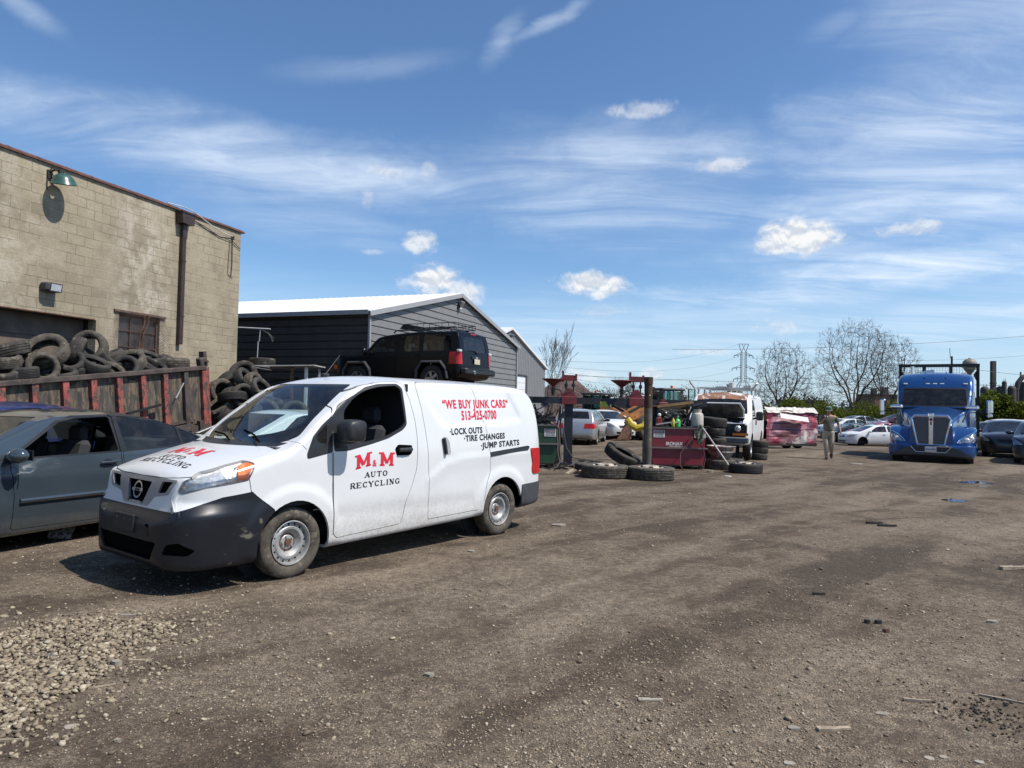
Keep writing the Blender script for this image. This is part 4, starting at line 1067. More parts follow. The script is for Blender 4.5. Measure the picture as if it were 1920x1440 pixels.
    mb = MB(); mb.cyl((-1.6, 0, 0), (-1.6, 0, z), 1.6, n=16); mb.cyl((1.6, 0, 0), (1.6, 0, z*.93), 1.7, n=16); mb.build('shell', mat('pale_concrete', (.5, .42, .33), .8), t); mb = MB(); mb.box((-1.6, 0, z+.4), (3.2, 3, .8)); mb.box((4.2, 0, z*.4), (2.6, 3, z*.8)); mb.build('cap', mat('pale_concrete2', (.36, .33, .29), .8), t)
    # ore heap
    c = w(1062, 760, 85); mb = MB(); n = 56; rows = []
    zt = w(1062, 698, 85).z; 
    for i in range(18):
        f = i/17; row = []
        for k in range(n+1):
            a = 2*math.pi*k/n; r = .2+f*7.4*(1+.16*mnoise.noise((math.cos(a)*1.4, math.sin(a)*1.4, 1))); z = zt*(1-f**.92)*(1 if i else 1)+.10*mnoise.noise((r*math.cos(a), r*math.sin(a), 4)); z = z-.35*math.exp(-f*14)
            row.append((c.x+r*math.cos(a), c.y+r*math.sin(a), z))
        rows.append(row[:-1]+[row[0]])
    mb.grid(rows[::-1]); o = mb.build('ore_heap', mat('red_brown_ore', (.095, .062, .056), .95, var=.2, scale=.8, bump=.05, bscale=3), smooth=True, angle=80)
    tag(o, 'steep dark red-brown ore heap behind the thin bare tree', 'heap')
    # distant treeline
    rnd = random.Random(3); bl = []; x = -20
    while x < 330:
        h = rnd.uniform(3, 7); bl.append((x, 330+rnd.uniform(-10, 10), h*.4, rnd.uniform(5, 11), 5, h, 1)); x += rnd.uniform(4, 8)
    o = foliage('treeline', bl, 16000, .7, leaf_mat('far_trees', (.06, .06, .045), (.09, .085, .065), (.05, .06, .035)), 9); tag(o, 'grey-brown line of far trees along the horizon', 'trees', kind='stuff')
far_things()
# ------------------------------------------------------------------ ordinary cars
def set_paint(root, old, new):
    def rec(o):
        for c in INDEX.get(o.name, []):
            for sl in c.material_slots:
                if sl.material == old: sl.link = 'OBJECT'; sl.material = new
            rec(c)
    INDEX = {}
    for c in COL.objects:
        if c.parent: INDEX.setdefault(c.parent.name, []).append(c)
    rec(root)
def paint(name, col, rough=.28, metal=.0, **k):
    return mat(name, col, rough, metal=metal, var=.04, scale=2, coat=.6, dirt=((.14, .12, .095), .55), dirt_z=(.15, .75), **k)
PAINT0 = paint('car_paint', (.3, .3, .3))
GLS = glass('car_glass', (.62, .74, .72)); GLD = glass('tinted_glass', (.10, .12, .13))
BLACKTRIM = mat('black_trim', (.012, .012, .013), .4)
LENS = glass('lamp_lens'); REDL = mat('red_lens', (.42, .012, .015), .16); SEATM = mat('seat_cloth', (.035, .035, .038), .95)
def sedan(lod=0, paintm=None, kind='sedan', wheels=True, open_front=False, moulding=False, hood_open=False, name='sedan', style='alloy'):
    pm = paintm or PAINT0
    t = thing(name, 'x', 'car')
    step = .05 if lod else .11; ns = 22 if lod else 9
    rear = {'sedan': [(-3.80, .55), (-3.78, .72), (-3.72, .90), (-3.64, .985), (-3.30, 1.03), (-3.08, 1.06), (-2.55, 1.26), (-2.15, 1.385), (-1.6, 1.435)],
            'coupe': [(-3.80, .55), (-3.78, .72), (-3.72, .90), (-3.60, .99), (-3.30, 1.05), (-2.8, 1.18), (-2.3, 1.33), (-1.9, 1.40), (-1.5, 1.42)],
            'wagon': [(-3.80, .50), (-3.78, .70), (-3.72, .95), (-3.62, 1.10), (-3.42, 1.38), (-3.30, 1.44), (-2.6, 1.48), (-1.6, 1.48)]}[kind]
    top = 1.435 if kind != 'wagon' else 1.47
    zt = rear+[(-1.1, top-.005), (-.80, top-.055), (-.62, top-.13), (.12, 1.02), (.22, .985), (.55, .93), (.78, .86), (.88, .78), (.93, .66), (.96, .5)]
    nose = [.78, .82, .86, .89, .915, .935, .95, .96] if lod else [.80, .88, .93, .96]
    tail = [-3.80, -3.795, -3.78, -3.76, -3.73, -3.70, -3.65] if lod else [-3.80, -3.78, -3.73, -3.66]
    def disp(x, z):
        y = 0
        for cx in (0, -2.75):
            r = math.hypot(x-cx, z-.31)
            if z > .2 and .33 < r < .50: y += .014*min(1, (.50-r)/.07)
        zl = .80+.012*(-x); d = z-zl
        if -.20 < d < .02 and -3.6 < x < .5: y += .012*(1+d/.20 if d < 0 else 1-d/.02)
        return y
    B = Body(zt=zt, zb=[(-3.80, .40), (-3.7, .28), (-3.2, .22), (-2.4, .20), (-.4, .19), (.4, .18), (.85, .19), (.96, .28)],
             w=[(-3.80, .62), (-3.77, .72), (-3.7, .80), (-3.5, .86), (-3.2, .885), (.1, .885), (.4, .875), (.6, .83), (.75, .75), (.86, .64), (.93, .48), (.96, .30)],
             tf=[(.18, .93), (.35, .98), (.55, 1.0), (.8, .995), (.95, .965), (1.15, .88), (1.38, .765), (1.45, .73)],
             crown=[(-3.8, .02), (-3.3, .04), (-2.3, .06), (-.8, .06), (.1, .07), (.7, .05), (.96, .02)], rad=[(-3.8, .04), (-3.4, .06), (-2.6, .05), (-.8, .06), (.1, .05), (.7, .06), (.96, .03)],
             xs=xs_range(-3.8, .96, step, tail, nose), ns=ns, nt=8 if lod else 4, disp=disp, rb=.05)
    for cx in (0, -2.75): B.carve('cut', arch_poly(cx, .315, .345), cond=lambda c, n: abs(c.y) > .45)
    fw = round_poly([(-.45, .965), (-.62, 1.07), (-.98, 1.30), (-1.15, 1.345), (-1.57, 1.365), (-1.60, .985)], .03)
    rw = round_poly([(-1.70, .99), (-1.66, 1.368), (-2.05, 1.352), (-2.34, 1.275), (-2.43, 1.23), (-2.46, 1.02)], .03); qw = round_poly([(-2.50, 1.03), (-2.47, 1.215), (-2.74, 1.10), (-2.74, 1.045)], .02)
    if kind == 'wagon': rw = round_poly([(-1.70, .99), (-1.66, 1.40), (-2.42, 1.40), (-2.50, 1.02)], .03); qw = round_poly([(-2.58, 1.03), (-2.52, 1.395), (-3.2, 1.36), (-3.42, 1.08)], .03)
    if lod: B.carve('window_frame', round_poly([(-.33, .945), (-.60, 1.09), (-.97, 1.335), (-1.15, 1.375), (-1.9, 1.395) if kind == 'sedan' else (-1.9, 1.38), (-2.1, 1.378), (-2.38, 1.295), (-2.62, 1.19), (-2.82, 1.08), (-2.80, 1.015), (-2.5, 1.0), (-1.6, .965)], .02) if kind == 'sedan' else fw)
    B.carve('side_window', fw, cond=lambda c, n: abs(c.y) > .3); B.carve('rear_side_window', rw, cond=lambda c, n: abs(c.y) > .3); B.carve('quarter_window', qw, cond=lambda c, n: abs(c.y) > .3)
    ws = round_poly([(-.66, .985), (.66, .985), (.70, 1.03), (.56, top-.075), (-.56, top-.075), (-.70, 1.03)], .05)
    B.carve('windscreen', ws, 'front', cond=lambda c, n: -.95 < c.x < .30 and n.x > .12 and abs(n.y) < .8)
    if kind == 'wagon': B.carve('rear_window', round_poly([(-.62, 1.08), (.62, 1.08), (.54, 1.38), (-.54, 1.38)], .05), 'front', cond=lambda c, n: c.x < -3.2 and n.x < -.2)
    else: B.carve('rear_window', round_poly([(-3.02, -.60), (-3.02, .60), (-2.25, .50), (-2.25, -.50)], .06), 'top', cond=lambda c, n: n.z > .3)
    B.carve('headlight', round_poly([(.30, .80), (.42, .845), (.72, .80), (.88, .70), (.90, .62), (.70, .64)], .03), cond=lambda c, n: abs(c.y) > .35 and c.x > .2, only=['body'])
    B.carve('tail_light', round_poly([(-3.42, .93), (-3.72, .90), (-3.9, .80), (-3.9, .68), (-3.60, .70), (-3.45, .80)], .03), cond=lambda c, n: abs(c.y) > .42 and c.x < -3.3, only=['body'])
    B.carve('grille', round_poly([(-.36, .70), (.36, .70), (.30, .58), (-.30, .58)], .03), 'front', cond=lambda c, n: c.x > .6, only=['body']); B.carve('air_intake', round_poly([(-.50, .40), (.50, .40), (.42, .28), (-.42, .28)], .03), 'front', cond=lambda c, n: c.x > .5, only=['body'])
    if kind == 'wagon' or name == 'station_wagon': pass
    door = round_poly([(-.42, .96), (-.47, .60), (-.46, .26), (-1.60, .25), (-1.635, .98)], .04); rdoor = round_poly([(-1.66, .98), (-1.63, .25), (-2.30, .27), (-2.42, .50), (-2.52, .70), (-2.53, 1.0)], .04)
    B.carve('front_door', door, only=['body']); B.carve('rear_door', rdoor, only=['body'])
    if lod:
        for pl in (door, rdoor): B.strip('panel_gap', pl+pl[:1], .007, only=['body', 'front_door', 'rear_door'])
        B.strip('panel_gap', [(-1.615, .985), (-1.60, 1.37)], .03, only=['window_frame'])
        B.strip('panel_gap', [(.20, 1.0), (.15, .93), (.30, .88), (.62, .82)], .006, only=['body'])
        hpad = {}
    sd = lambda p, off=0.0, sg=1: B.project('side', p[0], p[1], sg, off)
    extra = []
    for sg in (1, -1):
        for hx in (-1.46, -2.36):
            hm = MB(); a, b = sd((hx-.10, .865), .028, sg), sd((hx+.10, .86), .028, sg); hm.tube([a, a+(b-a)*.25+Vector((0, sg*.012, 0)), a+(b-a)*.75+Vector((0, sg*.012, 0)), b], .016, 6 if lod else 4)
            extra.append(('door_handle', hm, pm, (('front_door' if hx > -2 else 'rear_door'), sg > 0)))
            if lod:
                hm = MB(); c = sd((hx, .865), .002, sg); n_ = 14; pts = [sd((hx+.065*math.cos(6.283*k/n_), .865+.035*math.sin(6.283*k/n_)), .003, sg) for k in range(n_)]; hm.add([*pts, c], [(k, (k+1) % n_, n_) for k in range(n_)]); extra.append(('handle_recess', hm, BLACKTRIM, (('front_door' if hx > -2 else 'rear_door'), sg > 0)))
        if moulding:
            for xa, xb, dn in ((-1.56, -.52, 'front_door'), (-2.34, -1.70, 'rear_door')):
                hm = MB(); a = [sd((xa+(xb-xa)*k/8, .545), .012, sg) for k in range(9)]; hm.tube(a, .022, 6); extra.append(('side_moulding', hm, pm, (dn, sg > 0)))
                hm = MB(); a = [sd((xa+(xb-xa)*k/8, .525), .012, sg) for k in range(9)]; hm.tube(a, .012, 6); extra.append(('moulding_base', hm, BLACKTRIM, (dn, sg > 0)))
    p = B.project('front', 0, .47, 1, .01); rp = B.project('front', 0, .80, -1, .01)
    spec = {'body': dict(mat=pm, th=.02), 'cut': dict(skip=True), 'front_door': dict(mat=pm, split=True), 'rear_door': dict(mat=pm, split=True), 'panel_gap': dict(mat=BLACKTRIM, off=-.01, split=True),
            'window_frame': dict(mat=BLACKTRIM, th=.02, split=True), 'side_window': dict(mat=GLS, off=-.008, split=True, right_only=False, left_only=False), 'rear_side_window': dict(mat=GLS, off=-.006, split=True), 'quarter_window': dict(mat=GLS, off=-.006, split=True),
            'windscreen': dict(mat=GLS, off=-.005), 'rear_window': dict(mat=GLS, off=-.005), 'headlight': dict(mat=mat('car_headlamp', (.50, .52, .53), .12, metal=.5, var=.35, scale=25, coat=.8), off=.003, split=True), 'tail_light': dict(mat=REDL, off=.004, split=True),
            'grille': dict(mat=BLACKTRIM, off=-.02), 'air_intake': dict(mat=BLACKTRIM, off=-.02)}
    if open_front: spec['side_window']['right_only'] = True
    made = B.parts(t, spec, pm)
    for nm, mb, m, key in extra:
        pr = made.get(key) or t; mb.build(nm, m, pr, smooth=True)
    for sg in (1, -1):
        mb = MB(); mb.ball((-.42, sg*1.00, 1.0), (.085, .12, .075), 12 if lod else 8, 8 if lod else 5); mr = mb.build('door_mirror', pm, t, smooth=True)
        mb = MB(); mb.tube([(-.42, sg*.84, .965), (-.42, sg*.93, .975)], [.045, .035], 8 if lod else 5); mb.box((-.505, sg*1.0, 1.0), (.012, .18, .10)); mb.build('mirror_foot', BLACKTRIM, mr)
    mb = MB(); mb.box((-1.4, 0, .30), (4.2, 1.30, .12)); mb.box((.2, 0, .55), (.95, 1.1, .40)); mb.box((-3.2, 0, .50), (.9, 1.2, .4))
    for cx in (0, -2.75): mb.cyl((cx, -.6, .31), (cx, .6, .31), .045, n=8); mb.cyl((cx, .48, .33), (cx, .50, .33), .37, n=18); mb.cyl((cx, -.50, .33), (cx, -.48, .33), .37, n=18)
    mb.build('underbody', DARKIN, t)
    mb = MB(); mb.prism([(-.45, .55), (-.42, .93), (-.25, .99), (.12, 1.0), (.12, .55)], (0, -.66, 0), (1, 0, 0), (0, 0, 1), -1.32); dash = mb.build('dashboard', DARKIN, t)
    if lod:
        mb = MB(); c = Vector((-.60, .36, .96)); mb.lathe([(.18+.013*math.cos(a), .013*math.sin(a)) for a in np.linspace(0, 2*math.pi, 7)], 20, Matrix.Translation(c) @ Matrix.Rotation(R(-65), 4, 'Y')); mb.beam(c, c+Vector((.14, 0, -.07)), .05); mb.build('steering_wheel', BLACKTRIM, dash)
    for sy in (.36, -.36):
        mb = MB(); mb.box((-1.05, sy, .52), (.50, .50, .18), bev=.05); mb.box((-1.36, sy, .80), (.13, .48, .60), Matrix.Rotation(R(-14), 4, 'Y'), bev=.05); mb.box((-1.46, sy, 1.16), (.10, .27, .18), bev=.04); mb.cyl((-1.45, sy-.05, 1.02), (-1.455, sy-.05, 1.1), .008, n=5); mb.cyl((-1.45, sy+.05, 1.02), (-1.455, sy+.05, 1.1), .008, n=5); mb.build('seat', SEATM, t)
    mb = MB(); mb.box((-2.2, 0, .52), (.55, 1.3, .2), bev=.05); mb.box((-2.52, 0, .80), (.14, 1.3, .55), Matrix.Rotation(R(-18), 4, 'Y'), bev=.05); mb.build('rear_seat', SEATM, t)
    if wheels:
        for cx in (0, -2.75):
            for sg in (1, -1): wheel(t, (cx, sg*.755, .315), sg, .315, .205, .20, style, M_TYRE, lod=lod)
    return t
def place_car(o, loc, rz, label, cat='car', group=None, pitch=0.0, rollx=0.0, pos_is_mid=True, name=None):
    o.rotation_mode = 'XYZ'; o.rotation_euler = (rollx, pitch, rz)
    mid = Matrix.Rotation(rz, 4, 'Z') @ Vector((-1.4, 0, 0)) if pos_is_mid else Vector((0, 0, 0))
    o.location = (loc[0]-mid.x, loc[1]-mid.y, loc[2]); o['label'] = label; o['category'] = cat
    if group: o['group'] = group
    if name: o.name = name
    return o
# near grey-blue sedan, front pointing out of the picture to the left
GREYP = mat('steel_blue_grey_paint', (.052, .070, .084), .16, metal=.3, var=.04, scale=2, coat=.9, dirt=((.14, .12, .095), .35), dirt_z=(.12, .6))
def near_sedan():
    t = sedan(1, GREYP, open_front=True, moulding=True)
    a = math.atan2(-.914, -.407)
    # the left side plane passes (-4.72, 7.25); the left normal points to the camera
    nl = Vector((-math.sin(a), math.cos(a), 0)); f = Vector((math.cos(a), math.sin(a), 0))
    p = Vector((-4.72, 7.25, 0))-nl*.885
    o = p - f*(-.77)
    place_car(t, (o.x, o.y, -.03), a, 'steel-grey four-door sedan with its driver window down at the left edge', pos_is_mid=False)
    # paper sticker at the top of the windscreen, crumpled plate under the sill
    return t
near_sedan()
def yard_cars():
    blue = paint('dark_blue_paint', (.012, .022, .10)); white = paint('plain_white_paint', (.72, .72, .70)); silver = paint('silver_paint', (.42, .43, .44), .3, metal=.5)
    maroon = paint('dark_maroon_paint', (.055, .010, .014)); red = paint('deep_red_paint', (.25, .012, .03)); gryv = paint('grey_violet_paint', (.22, .23, .27), .3, metal=.4); black = paint('black_paint', (.010, .010, .012)); navy = paint('navy_black_paint', (.016, .022, .034)); olive = paint('dull_bronze_paint', (.10, .095, .05), .35)
    A = sedan(0); A['label'] = 'proto'
    def put(src, pm, px, py, Y, heading, label, **k):
        o = copy_tree(src); p = at(px, py, Y); set_paint(o, PAINT0, pm); return place_car(o, (p.x, p.y, k.pop('z', gz(p.x, p.y))), R(heading), label, **k)
    def drop_wheels(o):
        for c in kids(o):
            if c.name.startswith('wheel'): remove_tree(c)
    a = math.degrees(math.atan2(-.914, -.407))
    g1 = 'cars parked behind the grey sedan and the cargo van'
    o = copy_tree(A); set_paint(o, PAINT0, blue); place_car(o, (-6.8, 9.35, .03), R(a), 'dark blue sedan parked close behind the steel-grey sedan', group=g1)
    put(A, white, 543, 800, 13.4, 236, 'white sedan seen through the windscreen of the lettered cargo van', group=g1, z=-.05)
    g2 = 'wrecked cars behind the walking man'
    h = 183
    o = put(A, gryv, 1609, 812, 62, 182, 'grey sedan with curved roof farthest behind the walking man, before the hedge', group=g2, z=-.12)
    o = put(A, maroon, 1690, 812, 66, 181, 'dark maroon car far back between the grey sedan and the blue truck', group=g2, z=.12)
    o = put(A, white, 1643, 830, 47, 183, 'white sedan with bare front wheel arch lying low behind the walking man', group=g2, z=-.64); drop_wheels(o)
    o = put(A, red, 1652, 830, 49.6, 184, 'deep red car squeezed directly behind the low white sedan', group=g2, z=-.52)
    o = put(A, black, 1602, 828, 52.0, 182, 'black car with its nose just right of the walking man', group=g2, z=-.62)
    o = put(A, white, 1590, 822, 55.5, 181, 'white-roofed car in the row behind the black one by the man', group=g2, z=-.34)
    o = put(A, silver, 1735, 822, 53, 178, 'silver car mostly hidden behind the blue truck', group=g2, z=-.30)
    g3 = 'cars lined up right of the blue truck'
    put(A, navy, 1962, 860, 24.6, 232, 'dark navy sedan nearest at the right edge, cut by the frame', group=g3)
    put(A, black, 1893, 840, 28.5, 234, 'glossy black sedan second from the right edge', group=g3)
    put(A, olive, 1866, 830, 33.0, 236, 'dusty bronze-black car third in the right-hand row', group=g3, z=-.12)
    put(A, white, 1888, 822, 37.0, 200, 'white-roofed car standing behind the black sedans', group=g3, z=-.02)
    put(A, red, 1850, 820, 43.0, 215, 'red car tail glimpsed between the blue truck and the bronze-black car', group=g3, z=-.25)
    put(A, silver, 1925, 815, 41.0, 225, 'pale grey roof peeping over the right-hand cars', group=g3, z=-.05)
    remove_tree(A)
    # silver wagon with raised tailgate, white hatchback with open bonnet beyond
    W = sedan(1, silver, 'wagon', name='station_wagon'); p = at(1091, 820, 31.0)
    place_car(W, (p.x, p.y, gz(p.x, p.y)), R(76), 'silver station wagon with dark open boot seen between the lift posts', group='cars beyond the lift beam')
    t = thing('raised_bonnet', 'white bonnet lid standing open beside the silver wagon', 'car panel', at(1119, 790, 33.5))
    q = lambda px, py, Y=33.5: at(px, py, Y)-t.location
    mb = MB(); vs = [q(1099, 767), q(1119, 770), q(1119, 797), q(1104, 785)]; mb.add([*vs, *[v+Vector((.03, .05, 0)) for v in vs]], [(0, 1, 2, 3), (7, 6, 5, 4), (0, 4, 5, 1), (1, 5, 6, 2), (2, 6, 7, 3), (3, 7, 4, 0)]); mb.build('panel', white, t)
    mb = MB(); mb.tube([q(1109, 768)-Vector((0, .03, 0)), q(1112, 792)-Vector((0, .03, 0))], .02, 4); mb.build('crease', white, t)
    o = sedan(0, white, 'coupe', name='hatchback'); p = at(1127, 815, 36.0); place_car(o, (p.x, p.y, gz(p.x, p.y)), R(-68), 'small white car facing the yard right beside the silver wagon', group='cars beyond the lift beam')
yard_cars()

# ------------------------------------------------------------------ black off-roader up on a container
def build_suv():
    BK = mat('glossy_black_paint', (.005, .005, .007), .3, coat=0, spec=.25)
    t = thing('off_roader', 'boxy black off-roader with roof basket perched high in front of the charcoal shed', 'car')
    L0, L1 = -3.75, .98
    B = Body(zt=[(-3.75, .80), (-3.73, 1.1), (-3.66, 1.55), (-3.60, 1.76), (-3.5, 1.81), (-2.2, 1.83), (-1.95, 1.82), (-1.2, 1.77), (-.78, 1.70), (-.25, 1.24), (-.15, 1.20), (.4, 1.15), (.85, 1.08), (.93, 1.0), (.96, .8), (.98, .6)],
             zb=[(-3.75, .55), (-3.6, .42), (-2.5, .36), (.5, .36), (.98, .5)], w=[(-3.75, .80), (-3.72, .88), (-3.6, .925), (.55, .92), (.78, .89), (.92, .82), (.98, .72)],
             tf=[(.4, .97), (.7, 1.0), (1.05, .99), (1.15, .965), (1.75, .86), (1.85, .84)], crown=[(-3.75, .02), (-3, .04), (-.8, .04), (0, .05), (.98, .02)], rad=[(-3.75, .02), (-3.6, .05), (.9, .05), (.98, .02)],
             xs=xs_range(L0, L1, .07, [-3.75, -3.74, -3.72, -3.69, -3.65, -3.6], [.80, .86, .90, .93, .95, .97, .98]), ns=20, nt=6)
    for cx in (0, -2.78): B.carve('cut', [(cx+.50, .2), (cx+.46, .66), (cx+.30, .86), (cx-.30, .86), (cx-.48, .66), (cx-.52, .2)], cond=lambda c, n: abs(c.y) > .45)
    sw = [('front_window', [(-.36, 1.20), (-.72, 1.60), (-1.40, 1.66), (-1.42, 1.20)]), ('middle_window', [(-1.56, 1.20), (-1.54, 1.67), (-2.26, 1.70), (-2.30, 1.21)]), ('cargo_window', [(-2.44, 1.21), (-2.42, 1.71), (-3.34, 1.71), (-3.44, 1.22)])]
    for n_, p_ in sw: B.carve(n_, round_poly(p_, .03), cond=lambda c, n: abs(c.y) > .3)
    B.carve('windscreen', round_poly([(-.68, 1.22), (.68, 1.22), (.60, 1.68), (-.60, 1.68)], .03), 'front', cond=lambda c, n: -.9 < c.x < 0 and n.x > .2); B.carve('rear_window', round_poly([(-.64, 1.22), (.64, 1.22), (.58, 1.66), (-.58, 1.66)], .05), 'front', cond=lambda c, n: c.x < -3.3 and n.x < -.2)
    B.carve('tail_light', [(-.95, .82), (-.76, .82), (-.76, 1.17), (-.95, 1.17)], 'front', cond=lambda c, n: c.x < -3.4, only=['body']); B.carve('tail_light', [(.95, .82), (.76, .82), (.76, 1.17), (.95, 1.17)], 'front', cond=lambda c, n: c.x < -3.4, only=['body'])
    for dn, pl in (('front_door', [(-.30, 1.16), (-.38, .46), (-1.46, .44), (-1.49, 1.16)]), ('rear_door', [(-1.51, 1.16), (-1.48, .44), (-2.18, .46), (-2.36, .88), (-2.37, 1.16)])):
        B.carve(dn, pl, only=['body']); B.strip('panel_gap', pl+pl[:1], .008, only=['body', 'front_door', 'rear_door'])
    B.strip('panel_gap', [(-.72, .80), (-.72, 1.72), (.72, 1.72), (.72, .80), (-.72, .80)], .01, 'front', cond=lambda c, n: c.x < -3.4, only=['body'])
    hn = [[B.project('side', x, 1.08, sg, .025) for x in (xa-.08, xa+.08)] for sg in (1, -1) for xa in (-1.36, -2.24)]
    spec = {'body': dict(mat=BK, th=.02), 'cut': dict(skip=True), 'front_door': dict(mat=BK, split=True), 'rear_door': dict(mat=BK, split=True), 'panel_gap': dict(mat=BLACKTRIM, off=-.01, split=True), 'front_window': dict(mat=GLS, off=-.01, split=True), 'middle_window': dict(mat=GLD, off=-.01, split=True), 'cargo_window': dict(mat=GLD, off=-.01, split=True), 'windscreen': dict(mat=GLS, off=-.008), 'rear_window': dict(mat=GLD, off=-.01), 'tail_light': dict(mat=REDL, off=.006, split=True)}
    made = B.parts(t, spec, BK)
    mb = MB(); 
    for l in hn: mb.tube(l, .018, 6)
    for i, l in enumerate(hn):
        mb = MB(); mb.tube(l, .018, 6); mb.build('door_handle', BK, t)
    # rear bumper with light-bar, tail lamps' clear tops, number plate, brake light, wiper, basket, mirrors, flares, wheels
    mb = MB(); mb.box((-3.84, 0, .62), (.22, 1.70, .19), bev=.04); mb.box((-3.92, 0, .70), (.07, 1.3, .03)); bp = mb.build('rear_bumper', M_BLKPLASTIC, t)
    mb = MB(); mb.lathe([(.05, 0), (.05, .02)], 12, Matrix.Translation((-3.955, .42, .60)) @ Matrix.Rotation(R(-90), 4, 'Y')); mb.lathe([(.035, .021), (.05, .021)], 12, Matrix.Translation((-3.955, .42, .60)) @ Matrix.Rotation(R(-90), 4, 'Y')); mb.build('tow_hook', M_CHROME, bp)
    for sg in (1, -1):
        tl = made[('tail_light', sg > 0)]; mb = MB(); mb.box((-3.70, sg*.855, 1.205), (.10, .155, .075), bev=.015); mb.build('clear_lens', mat('clear_lens', (.6, .6, .58), .15, metal=.3), tl)
        mb = MB(); mb.ball((-.42, sg*1.05, 1.22), (.07, .13, .11), 10, 7); mr = mb.build('door_mirror', BK, t, smooth=True); mb = MB(); mb.tube([(-.40, sg*.9, 1.16), (-.42, sg*.98, 1.17)], .03, 6); mb.build('mirror_foot', BLACKTRIM, mr)
        for cx in (0, -2.78):
            mb = MB(); pr = [(cx+.52, .42), (cx+.50, .66), (cx+.33, .89), (cx-.33, .89), (cx-.52, .68), (cx-.58, .40)]; mb.tube([(x, sg*.945, z) for x, z in pr], .045, 6); mb.build('wheel_flare', mat('grey_plastic_flare', (.05, .05, .052), .7), t)
            wheel(t, (cx, sg*.80, .40), sg, .40, .22, .24, 'alloy5', M_TYRE, 1)
    mb = MB(); mb.box((-3.745, -.02, 1.04), (.03, .52, .10), bev=.01); ph = mb.build('plate_housing', BLACKTRIM, t)
    mb = MB(); mb.box((-3.775, -.02, .93), (.012, .31, .15)); pl = mb.build('number_plate', mat('cream_plate', (.55, .48, .33), .5), ph)
    mb = MB(); mb.text('Jeep', .075, Matrix.Translation((-3.765, -.02, 1.055)) @ Matrix.Rotation(R(-90), 4, 'Z') @ Matrix.Rotation(R(90), 4, 'X'), .0025); mb.build('badge_lettering', M_CHROME, ph)
    mb = MB(); mb.box((-3.60, 0, 1.745), (.05, .28, .035)); mb.build('brake_light', REDL, t)
    mb = MB(); mb.tube([(-3.74, -.05, 1.20), (-3.72, .05, 1.26), (-3.73, .35, 1.25)], .012, 5); mb.ball((-3.74, -.03, 1.20), .04, 8, 5); mb.build('wiper', BLACKTRIM, t)
    for sg in (1, -1):
        mb = MB(); mb.tube([(-3.3, sg*.66, 1.80), (-3.25, sg*.66, 1.87), (-1.3, sg*.66, 1.865), (-1.2, sg*.66, 1.79)], .022, 6); mb.build('roof_rail', M_BLKPLASTIC, t)
    mb = MB(); x0, x1, y0 = -3.35, -1.55, .58
    for z in (1.93, 2.06): mb.tube([(x0, -y0, z), (x0, y0, z), (x1, y0, z), (x1+.18, 0, z), (x1, -y0, z), (x0, -y0, z)], .013, 5)
    for k in range(9):
        x = x0+(x1-x0)*k/8
        for sg in (1, -1): mb.tube([(x, sg*y0, 1.93), (x, sg*y0, 2.06)], .009, 4)
        mb.tube([(x, -y0, 1.93), (x, y0, 1.93)], .009, 4)
    for k in range(7): y = -y0+2*y0*k/6; mb.tube([(x0, y, 1.93), (x0, y, 2.06)], .009, 4); mb.tube([(x1+.1, y, 1.93), (x1+.1, y, 2.06)], .009, 4)
    for x in (-3.0, -1.9): mb.box((x, .64, 1.90), (.14, .06, .08)); mb.box((x, -.64, 1.90), (.14, .06, .08)); mb.beam((x, -.66, 1.915), (x, .66, 1.915), .05, .03)
    mb.build('roof_basket', BLACKTRIM, t)
    mb = MB(); mb.prism([(-1.45, 1.93), (-1.33, 1.93), (-1.42, 2.02), (-1.52, 2.08)], (0, -.55, 0), (1, 0, 0), (0, 0, 1), -1.1); mb.build('wind_deflector', BLACKTRIM, t)
    mb = MB(); mb.box((-1.4, 0, .45), (4.2, 1.3, .12)); mb.box((.2, 0, .75), (1.1, 1.2, .5)); mb.box((.97, 0, .60), (.10, 1.7, .22), bev=.03); mb.build('underbody', DARKIN, t)
    for sg in (1, -1):
        mb = MB(); mb.ball((.90, sg*.74, .98), (.09, .11, .085), 10, 7); hl = mb.build('headlight', mat('clear_lens', (.6, .6, .58), .15), t, smooth=True); mb = MB(); mb.box((.86, sg*.885, .76), (.12, .05, .13)); mb.build('indicator', mat('amber_lens', (.75, .20, .03), .25), hl)
    for sy in (.38, -.38):
        mb = MB(); mb.box((-1.0, sy, .85), (.5, .5, .18), bev=.05); mb.box((-1.28, sy, 1.15), (.13, .5, .6), Matrix.Rotation(R(-12), 4, 'Y'), bev=.05); mb.box((-1.36, sy, 1.55), (.1, .28, .18), bev=.04); mb.build('seat', SEATM, t)
    mb = MB(); c = Vector((-.70, .38, 1.24)); mb.lathe([(.19+.014*math.cos(a), .014*math.sin(a)) for a in np.linspace(0, 2*math.pi, 7)], 20, Matrix.Translation(c) @ Matrix.Rotation(R(-62), 4, 'Y')); mb.prism([(-.5, .8), (-.5, 1.14), (-.2, 1.18), (-.2, .8)], (0, -.7, 0), (1, 0, 0), (0, 0, 1), -1.4); mb.build('dashboard', BLACKTRIM, t)
    # stand it: rear face centre near px 888, 665 at Y 21; heading away to the left
    rz = R(SUV_HEAD); f = Vector((math.cos(rz), math.sin(rz), 0)); rc = at(893, 687, SUV_Y); base = rc.z-.80
    o = rc-Vector((0, 0, rc.z))-f*(-3.76)
    t.location = (o.x, o.y, base); t.rotation_euler = (0, 0, rz)
    # the rusty container it stands on (hidden behind the cargo van)
    c = Vector((o.x, o.y, 0))+f*(-1.4); k = thing('steel_container', 'low rusty steel container carrying the black off-roader', 'container', (c.x, c.y, 0), rz)
    h = base; mb = MB(); rows = []
    x = -2.3
